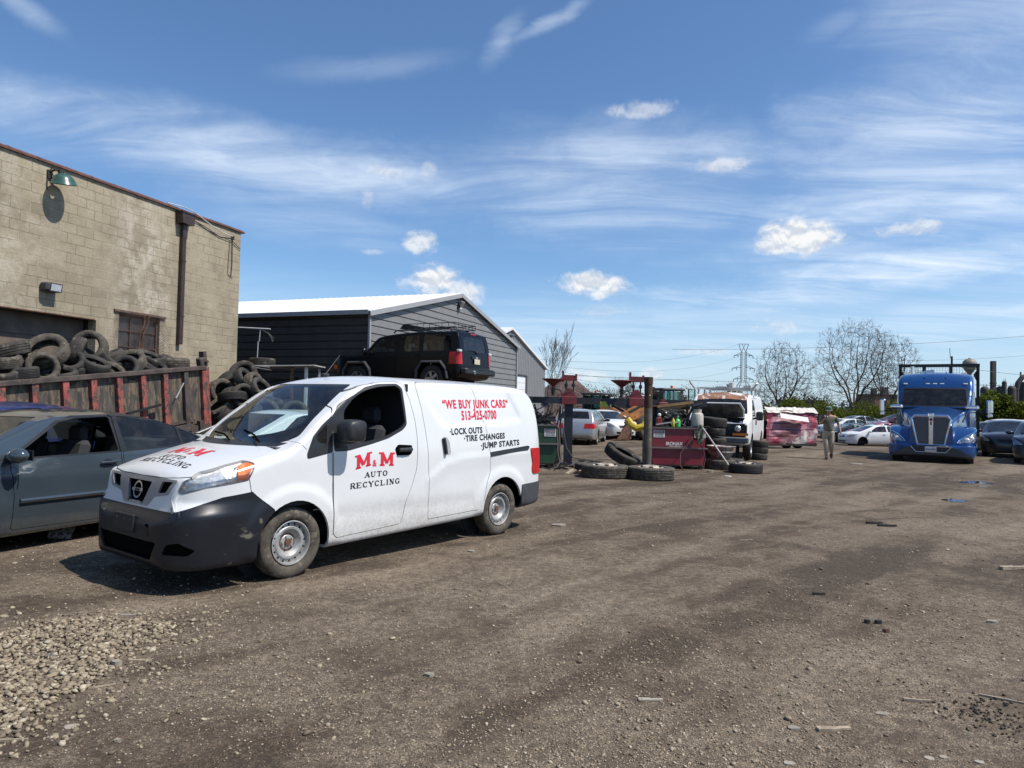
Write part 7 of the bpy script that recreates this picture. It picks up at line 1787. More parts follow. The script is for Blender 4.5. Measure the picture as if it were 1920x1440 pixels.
    for i, L in enumerate([[(1048, 802, 18.2), (1050, 840, 18.0), (1052, 862, 17.6), (1044, 876, 17.1), (1030, 880, 16.9), (1015, 876, 17.0)], [(1055, 800, 18.2), (1062, 840, 18.1), (1074, 858, 17.7), (1100, 862, 17.9), (1130, 866, 17.9)], [(1045, 806, 18.2), (1046, 850, 17.9), (1050, 868, 17.4), (1065, 874, 17.0), (1085, 868, 17.2)]]):
        mb = MB(); mb.tube([at(*p) for p in L], .016, 6); tag(mb.build('hose', HM), ['grey hose curling on the ground under the green tank', 'grey hose running right from the control column towards the tyres', 'dark hose looping below the control column'][i], 'hose')
    mb = MB(); rnd = random.Random(9)
    for k in range(60): x, y = rnd.uniform(.9, 4.0), rnd.uniform(17.2, 19.5); a = rnd.uniform(0, 3.1); l = rnd.uniform(.05, .30); mb.beam((x, y, .03), (x+l*math.cos(a), y+l*math.sin(a), rnd.uniform(.02, .09)), rnd.uniform(.02, .07))
    tag(mb.build('oily_scrap', M_DARKMETAL), 'black oily scrap pieces scattered under the beam rack', 'scrap', kind='stuff')
    c = at(1083, 884, 16.3); mb = MB()
    for k in range(7): a = k*.9; mb.beam((c.x-.25+k*.09, 16.3+.1*math.sin(a), .02), (c.x-.1+k*.08, 16.3+.15*math.cos(a), .11), .09, .02)
    tag(mb.build('broken_panel', mat('pale_broken_plastic', (.34, .27, .20), .7)), 'pale broken plastic pieces left of the flat truck tyres', 'debris')
    # rusty post
    c = at(1213.5, 870, 17.1); t = thing('steel_post', 'tall rusty steel pipe post with yellow paint traces standing behind the flat truck tyre', 'post', (c.x, 17.1, 0)); zt = at(1213, 707, 17.1).z
    mb = MB(); mb.cyl((0, 0, -.2), (0, 0, zt-.02), .097, n=20, caps=False); mb.build('pipe', mat('flaking_post', (.085, .075, .062), .75, var=.4, scale=5, col2=(.17, .13, .06), thr=.56, stretch=(1, 1, .5), bump=.002), t, smooth=True)
    mb = MB(); mb.cyl((0, 0, zt-.17), (0, 0, zt), .108, n=20); mb.cyl((0, 0, zt-.75), (0, 0, zt-.17), .0985, n=20, caps=False); mb.build('cap', mat('brown_rust_cap', (.06, .030, .018), .85, var=.3), t, smooth=True); mb = MB(); mb.box((.125, 0, zt-.32), (.05, .05, .17)); mb.build('lug', M_DARKMETAL, t); mb = MB(); mb.lathe([(.001, .001), (.018, .001)], 10, Matrix.Translation((.02, -.1, zt-.44)) @ Matrix.Rotation(R(90), 4, 'X')); mb.build('tag', mat('sign_white', (.62, .6, .57)), t)
    t = thing('short_post', 'short thin dark post just left of the rusty steel post', 'post', (at(1206, 870, 18).x, 18.0, 0)); mb = MB(); mb.box((0, 0, .42), (.05, .05, .84)); mb.box((0, 0, .01), (.2, .2, .02)); mb.build('pipe', M_DARKMETAL, t)
drain_station()
# ------------------------------------------------------------------ blue tractor unit
def build_truck():
    BL = mat('metallic_blue_paint', (.010, .060, .205), .22, metal=.3, var=.08, scale=1, coat=.8); LOW = mat('dusty_lower_plastic', (.05, .05, .05), .7, grime=.6)
    rz = R(237); f = Vector((math.cos(rz), math.sin(rz), 0)); c = at(1745, 850, 23.0); o = Vector((c.x, c.y, -.14))-f*.2
    t = thing('semi_truck', 'shiny blue long-nosed semi truck with tall chrome grille facing the yard', 'truck', o, rz)
    def sec(zt, zb, w, xs, parts, spec, tf=None, ns=12, crown=.05, rad=.08, rb=.05):
        B = Body(zt, zb, w, tf or [(0, 1), (3, 1)], [(xs[0], crown), (xs[-1], crown)], [(xs[0], rad), (xs[-1], rad)], xs, ns=ns, nt=6, rb=rb)
        parts(B); return B.parts(t, spec, BL)
    def fen(B):
        B.carve('cut', arch_poly(-.88, .40, .62, -.3), cond=lambda c, n: abs(c.y) > .5)
        for sg in (1, -1):
            B.carve('headlight', [(sg*a, b) for a, b in [(.74, .80), (.80, .86), (1.02, 1.03), (1.20, 1.10), (1.23, 1.05), (1.21, .86), (1.0, .82)]], 'front', cond=lambda c, n: c.x > -.7)
    sec([(-1.75, .95), (-1.45, 1.26), (-1.0, 1.36), (-.55, 1.30), (-.2, 1.10), (0, .86), (.06, .72)], [(-1.75, .55), (.06, .55)], [(-1.75, 1.24), (-.7, 1.25), (-.35, 1.20), (-.1, 1.10), (.06, .98)], xs_range(-1.75, .06, .07), fen,
        {'cut': dict(skip=True), 'body': dict(mat=BL, th=.03, name='fender'), 'headlight': dict(mat=mat('truck_lamp', (.35, .36, .38), .15, metal=.6, var=.6, scale=14), off=.006, split=True)})
    sec([(-1.95, 1.99), (-1.2, 1.86), (-.4, 1.70), (-.05, 1.60), (.03, 1.50)], [(-1.95, 1.0), (-.6, .62), (.03, .62)], [(-1.95, 1.04), (-1.2, .86), (-.5, .70), (.03, .60)], xs_range(-1.95, .03, .09), lambda B: None, {'body': dict(mat=BL, name='hood')}, crown=.13, rad=.10, tf=[(.6, 1.06), (1.2, 1.0), (2, .92)])
    def bmp(B):
        B.carve('lower_valance', [(-1.3, .2), (-1.02, .46), (-.55, .70), (.55, .70), (1.02, .46), (1.3, .2)], 'front', cond=lambda c, n: c.x > -.5); B.carve('bumper_opening', [(-.55, .66), (.55, .66), (.40, .50), (-.40, .50)], 'front', cond=lambda c, n: c.x > .0)
    m = sec([(-.42, .70), (.0, .73), (.16, .72), (.22, .66)], [(-.42, .34), (-.1, .30), (.22, .38)], [(-.42, 1.26), (-.15, 1.24), (.08, 1.08), (.18, .85), (.22, .65)], xs_range(-.42, .22, .05), bmp, {'body': dict(mat=BL, name='front_bumper', th=.03), 'lower_valance': dict(mat=LOW, off=-.004, th=.02), 'bumper_opening': dict(mat=BLACKTRIM, off=-.01)}, crown=.01, rad=.02, tf=[(.3, .94), (.5, 1), (.8, 1)])
    bo = m[('bumper_opening', None)]
    mb = MB(); mb.tube([(.23, -.57, .67), (.24, -.42, .49), (.24, .42, .49), (.23, .57, .67)], .014, 6); mb.build('chrome_trim', M_CHROME, bo)
    mb = MB(); mb.box((.255, 0, .59), (.014, .32, .17)); pl = mb.build('number_plate', mat('white_plate', (.62, .62, .64), .5), t)
    MF = lambda y, z, x=.266: Matrix.Translation((x, y, z)) @ Matrix.Rotation(R(90), 4, 'Z') @ Matrix.Rotation(R(90), 4, 'X')
    mb = MB(); mb.text('PNR 8585', .075, MF(0, .575), .0015, sx=.9); mb.build('plate_lettering', mat('plate_ink', (.05, .06, .15), .5), pl)
    def cab(B):
        B.carve('windscreen', round_poly([(-.98, 2.03), (.98, 2.03), (.93, 2.60), (-.93, 2.60)], .06), 'front', cond=lambda c, n: c.x > -2.8 and n.x > .2)
        B.carve('windscreen_frame', [(-1.03, 1.98), (1.03, 1.98), (.985, 2.655), (-.985, 2.655)], 'front', cond=lambda c, n: c.x > -2.8 and n.x > .2, only=['body'])
        B.carve('side_window', round_poly([(-2.15, 1.95), (-2.42, 2.50), (-3.0, 2.55), (-3.0, 1.85)], .05), cond=lambda c, n: abs(c.y) > .5)
        dr = [(-2.0, 1.0), (-2.08, 1.95), (-2.40, 2.58), (-3.08, 2.62), (-3.08, .95)]; B.carve('cab_door', dr, only=['body'], cond=lambda c, n: abs(c.y) > .5); B.strip('panel_gap', dr+dr[:1], .012, only=['body', 'cab_door'], cond=lambda c, n: abs(c.y) > .5)
    cb = sec([(-5.0, 3.18), (-3.4, 3.24), (-2.95, 3.14), (-2.62, 2.90), (-2.46, 2.66), (-2.30, 2.48), (-1.95, 2.02), (-1.88, 1.9)], [(-5, .85), (-1.88, .85)], [(-5, 1.23), (-2.9, 1.23), (-2.4, 1.17), (-1.88, 1.06)], xs_range(-5, -1.88, .09), cab,
        {'windscreen': dict(mat=GLD, off=-.012), 'windscreen_frame': dict(mat=BLACKTRIM, off=-.002), 'side_window': dict(mat=GLD, off=-.01, split=True), 'cab_door': dict(mat=BL, split=True), 'panel_gap': dict(mat=BLACKTRIM, off=-.01, split=True), 'body': dict(mat=BL, name='cab')}, crown=.07, rad=.16, tf=[(.9, 1), (2, .995), (2.6, .965), (3.2, .93)], ns=18)
    mb = MB(); mb.box((-3, 0, 1.6), (.1, 2.2, 1.3)); mb.box((-2.1, 0, 1.75), (.4, 1.9, .4)); mb.build('cab_interior', DARKIN, t)
    for y in (.55, -.55): mb = MB(); mb.box((-2.75, y, 1.9), (.2, .5, .8), bev=.06); mb.build('seat', SEATM, t)
    for y in (-.92, -.22, 0, .22, .92):
        mb = MB(); mb.box((-2.575, y, 2.80), (.06, .13, .045), bev=.012); mb.build('marker_light', mat('marker_lamp', (.75, .72, .62), .3), t)
    for y in (-.33, .33): mb = MB(); mb.beam((-2.72, y, 3.02), (-3.3, y, 3.26), .03, .03); mb.build('roof_rib', BL, t)
    # grille
    G = [(-.55, 1.55), (-.46, 1.66), (.46, 1.66), (.55, 1.55), (.38, .72), (-.38, .72)]
    mb = MB(); mb.tube([(.08, y, z) for y, z in G+G[:1]], .042, 8); mb.beam((.09, 0, .72), (.09, 0, 1.68), .12, .05, up=(1, 0, 0)); mb.box((.09, 0, 1.68), (.09, .17, .13), bev=.02); g = mb.build('grille_surround', M_CHROME, t, smooth=True)
    for sg in (1, -1): mb = MB(); mb.prism([(sg*.06, .76), (sg*.37, .76), (sg*.51, 1.55), (sg*.43, 1.61), (sg*.06, 1.61)][::sg], (.055, 0, 0), (0, 1, 0), (0, 0, 1), .02); mb.build('grille_mesh', mat('grille_mesh', (.10, .10, .11), .5, metal=.5, var=.3, scale=60), g)
    mb = MB(); mb.cyl((.125, 0, 1.54), (.14, 0, 1.54), .052, n=16); mb.box((.13, 0, 1.42), (.02, .05, .12)); mb.build('emblem', mat('red_emblem', (.25, .03, .03), .3, metal=.3), g)
    for sg in (1, -1):
        mb = MB(); mb.tube([(.03, sg*.73, .80), (-.05, sg*.80, .90), (-.16, sg*.98, 1.04), (-.30, sg*1.17, 1.14)], .020, 6); mb.tube([(.02, sg*.78, .80), (-.08, sg*1.0, .80), (-.22, sg*1.17, .84)], .012, 6); mb.build('headlight_trim', M_CHROME, t)
        mb = MB(); mb.ball((-.09, sg*.98, .91), (.04, .09, .06), 10, 6); mb.ball((-.20, sg*1.12, .95), (.04, .07, .06), 10, 6); mb.build('headlight_bulb', mat('marker_lamp', (.75, .72, .62), .3), t)
        mb = MB(); mb.box((-1.55, sg*1.12, 1.96), (.20, .40, .15), bev=.05); hm = mb.build('hood_mirror', M_CHROME, t, smooth=True); mb = MB(); mb.tube([(-1.5, sg*1.02, 1.9), (-1.2, sg*.92, 1.62), (-1.0, sg*.86, 1.48)], .028, 6); mb.build('mirror_arm', BLACKTRIM, hm)
        mb = MB(); mb.box((-2.3, sg*1.62, 2.0), (.20, .20, .48), bev=.05); mb.box((-2.3, sg*1.62, 1.70), (.17, .18, .14), bev=.04); mm = mb.build('door_mirror', M_CHROME, t, smooth=True); mb = MB()
        for z in (1.80, 1.88): mb.tube([(-2.25, sg*1.15, z), (-2.28, sg*1.55, z)], .022, 6)
        mb.build('mirror_arm', BLACKTRIM, mm)
        wheel(t, (-.88, sg*1.02, .50), sg, .50, .29, .30, 'truck', M_TYRE, 0)
        for x in (-6.2, -7.5): wheel(t, (x, sg*1.0, .50), sg, .50, .29, .45, 'truck', M_TYRE, 0)
        mb = MB(); mb.cyl((-4.2, sg*.98, .62), (-2.4, sg*.98, .62), .30, n=18); mb.build('fuel_tank', M_CHROME, t, smooth=True); mb = MB(); mb.box((-3.1, sg*1.1, .75), (3.6, .25, .5)); mb.build('side_skirt', BL, t)
    mb = MB(); mb.box((-4, .43, .72), (7.6, .09, .28)); mb.box((-4, -.43, .72), (7.6, .09, .28)); mb.box((-6.8, 0, 1.0), (.9, 1.0, .12)); mb.cyl((-.88, -.9, .5), (-.88, .9, .5), .07, n=8); mb.box((-.9, 0, .65), (1.2, 1.1, .4)); mb.build('chassis', M_DARKMETAL, t)
    # headache rack, exhaust, antenna: fixed to the truck
    mb = MB(); x = -5.45
    mb.beam((x, -1.36, 3.62), (x, 1.36, 3.62), .13, .12)
    for y in (-1.30, 1.30): mb.beam((x, y, .9), (x, y, 3.6), .11, .10)
    for y in (-.48, .42): mb.beam((x, y, 2.4), (x, y, 3.6), .12, .10)
    for sg in (1, -1): mb.prism([(sg*1.3, 3.5), (sg*1.3, 2.9), (sg*1.15, 3.25)][::sg], (x, 0, 0), (0, 1, 0), (0, 0, 1), .05)
    for k in range(28): mb.beam((x+.02, -1.25+k*.093, 3.10), (x+.02, -1.25+k*.093, 3.56), .008)
    for k in range(6): mb.beam((x+.02, -1.25, 3.10+k*.085), (x+.02, 1.25, 3.10+k*.085), .008)
    mb.beam((x, .45, 3.6), (x, .45, 3.98), .07); mb.beam((x, .40, 3.9), (x, .38, 4.3), .02); mb.build('headache_rack', BLACKTRIM, t)
    mb = MB(); mb.cyl((-5.2, -.86, 1.0), (-5.2, -.86, 3.58), .07, n=12); mb.build('exhaust_stack', M_CHROME, t)
    mb = MB(); mb.prism([(-.75, 3.22), (-.05, 3.22), (-.15, 3.46), (-.45, 3.40)], (-5.15, 0, 0), (0, 1, 0), (0, 0, 1), .05); mb.build('air_deflector', mat('plain_white_paint', (.7, .7, .7)), t)
build_truck()

# ------------------------------------------------------------------ white work van, bonnet up
def build_work_van():
    WH = mat('old_white_van_paint', (.72, .72, .70), .38, var=.03, scale=2, coat=.3, dirt=((.17, .14, .10), .8), dirt_z=(.2, .9)); RW = mat('white_paint_rusting', (.70, .69, .66), .4, var=.03, scale=1.2, col2=(.20, .085, .045), thr=.50)
    rz = R(246); f = Vector((math.cos(rz), math.sin(rz), 0)); l = Vector((-f.y, f.x, 0)); wl = at(1404, 850, 22.4); o = Vector((wl.x, wl.y, .05))-l*.90
    t = thing('work_van', 'big white work van with open bonnet, roof rack and rusty roof edge', 'van', o, rz)
    B = Body(zt=[(-4.5, 1.3), (-4.48, 1.9), (-4.40, 2.04), (-4.2, 2.08), (-.9, 2.10), (-.65, 2.04), (-.50, 1.95), (.22, 1.36), (.30, 1.30), (.80, 1.20), (.90, 1.12), (.93, .9)], zb=[(-4.5, .45), (-3, .40), (.93, .45)],
             w=[(-4.5, .95), (-4.4, .995), (.5, 1.0), (.8, .97), (.9, .93), (.93, .90)], tf=[(.4, .97), (.8, 1), (1.2, .995), (1.5, .97), (2.1, .86)], crown=[(-4.5, .03), (-1, .06), (.93, .03)], rad=[(-4.5, .05), (-4.2, .14), (-.6, .12), (.2, .05), (.93, .03)],
             xs=xs_range(-4.5, .93, .10, [-4.5, -4.49, -4.47, -4.42, -4.35], [.82, .86, .89, .91, .93]), ns=18, nt=5)
    for cx in (0, -3.43): B.carve('cut', arch_poly(cx, .38, .43), cond=lambda c, n: abs(c.y) > .5)
    B.carve('side_window', round_poly([(-.05, 1.30), (-.58, 1.84), (-1.10, 1.86), (-1.12, 1.26)], .05), cond=lambda c, n: abs(c.y) > .4)
    B.carve('windscreen', round_poly([(-.86, 1.40), (.86, 1.40), (.76, 1.98), (-.76, 1.98)], .05), 'front', cond=lambda c, n: -1 < c.x < .4 and n.x > .2)
    B.carve('roof', [(-4.2, -.84), (-4.2, .84), (-.64, .80), (-.64, -.80)], 'top', cond=lambda c, n: n.z > .5)
    B.carve('roof_front', [(-.66, -.80), (-.66, .80), (-.40, .78), (-.40, -.78)], 'top', cond=lambda c, n: n.z > .3 and c.z > 1.8); B.carve('engine_bay', [(.30, -.80), (.30, .80), (.94, .80), (.94, -.80)], 'top', cond=lambda c, n: n.z > .3)
    B.carve('grille', [(-.88, .62), (.88, .62), (.86, 1.10), (-.86, 1.10)], 'front', cond=lambda c, n: c.x > .8)
    dr = [(.02, 1.25), (-.05, .5), (-.42, .48), (-1.20, .46), (-1.22, 1.90), (-.62, 1.90)]; B.carve('front_door', dr, only=['body']); B.strip('panel_gap', dr+dr[:1], .012, only=['body', 'front_door'])
    sd = [(-1.32, .46), (-1.30, 1.92), (-2.5, 1.93), (-2.5, .46)]; B.strip('panel_gap', sd+sd[:1], .012, only=['body'])
    hp = [B.project('side', -1.05, 1.12, s, .02) for s in (1, -1)]
    m = B.parts(t, {'cut': dict(skip=True), 'body': dict(mat=WH, th=.02), 'front_door': dict(mat=WH, split=True), 'side_window': dict(mat=GLS, off=-.01, split=True), 'windscreen': dict(mat=GLS, off=-.01), 'roof': dict(mat=RW), 'roof_front': dict(mat=mat('rust_eaten_paint', (.22, .10, .055), .8, var=.3, scale=3, col2=(.5, .46, .42), thr=.55)), 'engine_bay': dict(skip=True), 'grille': dict(mat=BLACKTRIM, off=-.05), 'panel_gap': dict(mat=BLACKTRIM, off=-.008, split=True)}, WH)
    mb = MB(); mb.prism([(0, -.80), (0, .80), (.35, .82), (.70, .72), (.70, -.72), (.35, -.82)], (.30, 0, 1.30), Vector((.80, 0, .60)), (0, 1, 0), .025); mb.build('bonnet', WH, t)
    mb = MB(); mb.prism([(.03, -.75), (.03, .75), (.35, .77), (.66, .67), (.66, -.67), (.35, -.77)], (.305, 0, 1.29), Vector((.80, 0, .60)), (0, 1, 0), -.015)
    for y in (-.5, -.15, .2, .55): mb.beam((.34, y, 1.27), (.80, y*.9, 1.62), .06, .03)
    mb.build('bonnet_underside', mat('bonnet_underside', (.10, .10, .095), .8, var=.5, scale=4), t)
    mb = MB(); rnd = random.Random(2); mb.box((.45, 0, .75), (.8, 1.6, .3)); mb.box((.55, .2, .98), (.5, .6, .2), bev=.05); mb.box((.6, -.45, 1.0), (.3, .3, .2))
    for k in range(18): mb.tube([(rnd.uniform(.3, .9), rnd.uniform(-.7, .7), rnd.uniform(.85, 1.1)), (rnd.uniform(.3, .9), rnd.uniform(-.7, .7), rnd.uniform(1.0, 1.25)), (rnd.uniform(.3, .9), rnd.uniform(-.7, .7), rnd.uniform(.8, 1.1))], rnd.uniform(.012, .035), 5)
    en = mb.build('engine', M_DARKMETAL, t); mb = MB()
    mb.beam((.7, -.6, 1.12), (.75, -.1, 1.16), .05); mb.beam((.6, .1, 1.16), (.8, .5, 1.12), .04); mb.ball((.72, .72, 1.12), .06, 8, 6); mb.build('engine_trim', M_CHROME, en)
    mb = MB(); mb.box((1.0, 0, .60), (.12, 1.98, .18), bev=.03); mb.build('front_bumper', mat('faded_grey_bumper', (.12, .12, .12), .6, var=.2), t)
    for sg in (1, -1):
        mb = MB(); mb.box((.93, sg*.72, .93), (.05, .42, .26)); hb = mb.build('headlight', BLACKTRIM, t); mb = MB(); mb.lathe([(.001, .035), (.07, .03), (.095, 0)], 14, Matrix.Translation((.955, sg*.66, .95)) @ Matrix.Rotation(R(90), 4, 'Y')); mb.build('lamp_glass', mat('clear_lens', (.6, .6, .58)), hb); mb = MB(); mb.box((.96, sg*.74, .775), (.04, .46, .075)); mb.build('indicator', mat('amber_lens', (.75, .2, .03)), hb)
        mb = MB(); mb.box((-.12, sg*1.20, 1.34), (.12, .22, .28), bev=.04); mr = mb.build('door_mirror', M_BLKPLASTIC, t); mb = MB(); mb.tube([(-.1, sg*.95, 1.24), (-.12, sg*1.15, 1.28)], .035, 6); mb.build('mirror_arm', M_BLKPLASTIC, mr)
        h_ = hp[0 if sg > 0 else 1]; mb = MB(); mb.box(h_, (.05, .03, .16)); mb.build('door_handle', M_BLKPLASTIC, t)
        for cx in (0, -3.43): wheel(t, (cx, sg*.86, .36), sg, .37, .22, .24, 'steel', M_TYRE, 0)
    mb = MB(); mb.box((-1.8, 0, .5), (5.2, 1.5, .15))
    for cx in (0, -3.43): mb.cyl((cx, -.6, .38), (cx, .6, .38), .06, n=8); mb.cyl((cx, .55, .4), (cx, .57, .4), .46, n=18); mb.cyl((cx, -.57, .4), (cx, -.55, .4), .46, n=18)
    mb.box((-1.5, 0, 1.25), (.05, 1.8, 1.5)); mb.box((.1, 0, 1.1), (.35, 1.7, .3)); mb.build('underbody', DARKIN, t)
    mb = MB()
    for x in (-1.1, -2.4, -3.7): mb.beam((x, -.90, 2.24), (x, .90, 2.24), .05, .04); [mb.beam((x, s*.86, 2.0), (x, s*.86, 2.24), .05) for s in (1, -1)]
    for s in (1, -1): mb.beam((-4.1, s*.84, 2.26), (-.8, s*.84, 2.22), .035)
    mb.beam((-1.1, -.98, 2.22), (-.85, -1.12, 2.46), .045); mb.beam((-1.1, .90, 2.22), (-.9, 1.05, 2.40), .045)
    mb.build('roof_rack', mat('pale_rack_metal', (.45, .45, .43), .5, metal=.4), t)
    mb = MB(); mb.box((-2.0, -.1, 2.29), (1.2, .5, .03)); mb.box((-2.9, .55, 2.32), (.35, .25, .12)); mb.cyl((-1.3, .2, 2.26), (-1.3, .2, 2.42), .09, n=10); mb.build('rack_load', mat('pale_load', (.45, .44, .40), .7, var=.3), t)
build_work_van()

# ------------------------------------------------------------------ wheel loaders
def loader(label, px, Y, rz, s=1.0, K=.4):
    YL = mat('loader_orange', (.34, .13, .03), .6, var=.3, scale=4, grime=.45, col2=(.10, .05, .03), thr=.6); GC = mat('loader_dark_grey', (.045, .05, .052), .5)
    p = at(px, 790, Y); t = thing('wheel_loader', label, 'wheel loader', (p.x, p.y, gz(p.x, p.y)), R(rz), 'wheel loaders beyond the beam racks'); t.scale = (s, s, s)
    mb = MB(); mb.prism([(-2.5, .7), (-2.6, 1.0), (-2.5, 1.55), (-.7, 1.65), (-.5, .6)], (0, -.55, 0), (1, 0, 0), (0, 0, 1), -1.1); mb.box((-2.62, 0, .85), (.2, 1.3, .35), bev=.05); mb.box((1.1, 0, .75), (2.1, .7, .5), bev=.05); b = mb.build('body', YL, t)
    mb = MB()
    for sg in (1, -1): mb.prism([(-2.0, .9), (-1.9, 1.25), (-1.4, 1.42), (-.8, 1.25), (-.7, .9), (-.8, .9), (-.95, 1.15), (-1.4, 1.30), (-1.8, 1.15), (-1.9, .9)], (0, sg*.60, 0), (1, 0, 0), (0, 0, 1), -sg*.42 if sg > 0 else .42)
    mb.build('mudguard', GC, t)
    mb = MB()
    for x in (-.65, .62):
        for y in (-.52, .52): mb.beam((x, y, 1.1), (x*.92, y*.95, 2.48), .09)
    for y in (-.52, .52): mb.beam((-.05, y, 1.1), (-.05, y*.95, 2.48), .07)
    mb.box((0, 0, 2.54), (1.50, 1.25, .13), bev=.04); mb.box((0, 0, 1.25), (1.3, 1.06, .5)); cb = mb.build('cab', GC, t)
    for y in (-.53, .53): mb = MB(); mb.box((0, y, 1.98), (1.12, .015, .92)); mb.build('cab_window', glass('cab_glass', (.55, .80, .80)), cb)
    for x in (-.63, .60): mb = MB(); mb.box((x, 0, 1.98), (.015, .94, .92)); mb.build('cab_window', glass('cab_glass'), cb)
    mb = MB(); mb.box((-.2, 0, 1.6), (.4, .5, .2), bev=.05); mb.box((-.4, 0, 1.95), (.12, .48, .6), bev=.04); mb.tube([(.3, 0, 1.5), (.2, 0, 1.75)], .03, 6); mb.build('seat', SEATM, cb)
    mb = MB(); mb.cyl((-.2, .2, 2.60), (-.2, .2, 2.74), .07, n=10); mb.build('beacon', mat('orange_beacon', (.65, .14, .03), .4), t)
    mb = MB(); mb.tube([(-1.5, -.3, 1.6), (-1.5, -.3, 2.05), (-1.62, -.3, 2.2)], .07, 8); mb.build('exhaust', M_DARKMETAL, t)
    for sg in (1, -1):
        mb = MB(); mb.prism([(.55, 1.45), (.60, 1.75), (1.4, 1.75), (2.7, 1.15), (3.15, .35), (3.0, .25), (2.4, .95), (1.3, 1.45)], (0, sg*.45, 0), (1, 0, 0), (0, 0, 1), .12); mb.beam((.7, sg*.33, 1.0), (1.9, sg*.33, 1.15), .10); mb.build('lift_arm', YL, t)
        for x in (-1.4, 1.8): wheel(t, (x, sg*.78, .62), sg, .62, .34, .44, 'truck', M_TYRE_DUSTY, 0)
    mb = MB(); mb.beam((1.1, 0, 1.9), (2.3, 0, 1.35), .10); mb.tube([(.8, .2, 1.6), (1.2, .25, 2.0), (1.7, .2, 1.7)], .03, 6); mb.build('tilt_ram', M_DARKMETAL, t)
    mb = MB(); pr = [(a_+K, b_) for a_, b_ in [(2.6, .9), (2.55, .35), (2.75, .06), (3.45, .03), (3.45, .06), (2.85, .12), (2.66, .38), (2.70, .9)]]; mb.prism(pr, (0, 1.1, 0), (1, 0, 0), (0, 0, 1), 2.2)
    for sg in (1, -1): mb.prism([(2.6+K, .9), (2.6+K, .1), (3.45+K, .03), (3.1+K, .6)], (0, sg*1.1, 0), (1, 0, 0), (0, 0, 1), .03)
    mb.build('bucket', M_RUST, t); return t
loader('orange wheel loader with its cab just left of the rusty post, nosing right', 1118, 37.5, -38, .88)
L2 = loader('larger orange wheel loader whose grey glass cab rises over the crimson tank', 1248, 36.0, 208, 1.0)
mb = MB(); mb.tube([at(*p) for p in ((1176, 786, 31.5), (1184, 797, 31.4), (1194, 803, 31.3), (1206, 800, 31.3), (1214, 792, 31.4))], .16, 8); tag(mb.build('yellow_hose', mat('yellow_corrugated', (.45, .33, .02), .5, var=.2, scale=12)), 'thick yellow ribbed hose sagging in front of the loader wheel', 'hose')
t = thing('open_cab_door', 'glass loader door standing open right of the larger loader cab', 'loader door', at(1303, 752, 35.0)); mb = MB(); q = lambda px, py: at(px, py, 35.0)-t.location
mb.tube([q(1291, 730), q(1303, 730), q(1303, 768), q(1291, 768), q(1291, 730)], .035, 6); mb.build('frame', M_DARKMETAL, t); mb = MB(); mb.add([q(1292, 731), q(1302, 731), q(1302, 767), q(1292, 767)], [(0, 1, 2, 3)]); mb.build('pane', glass('cab_glass'), t)

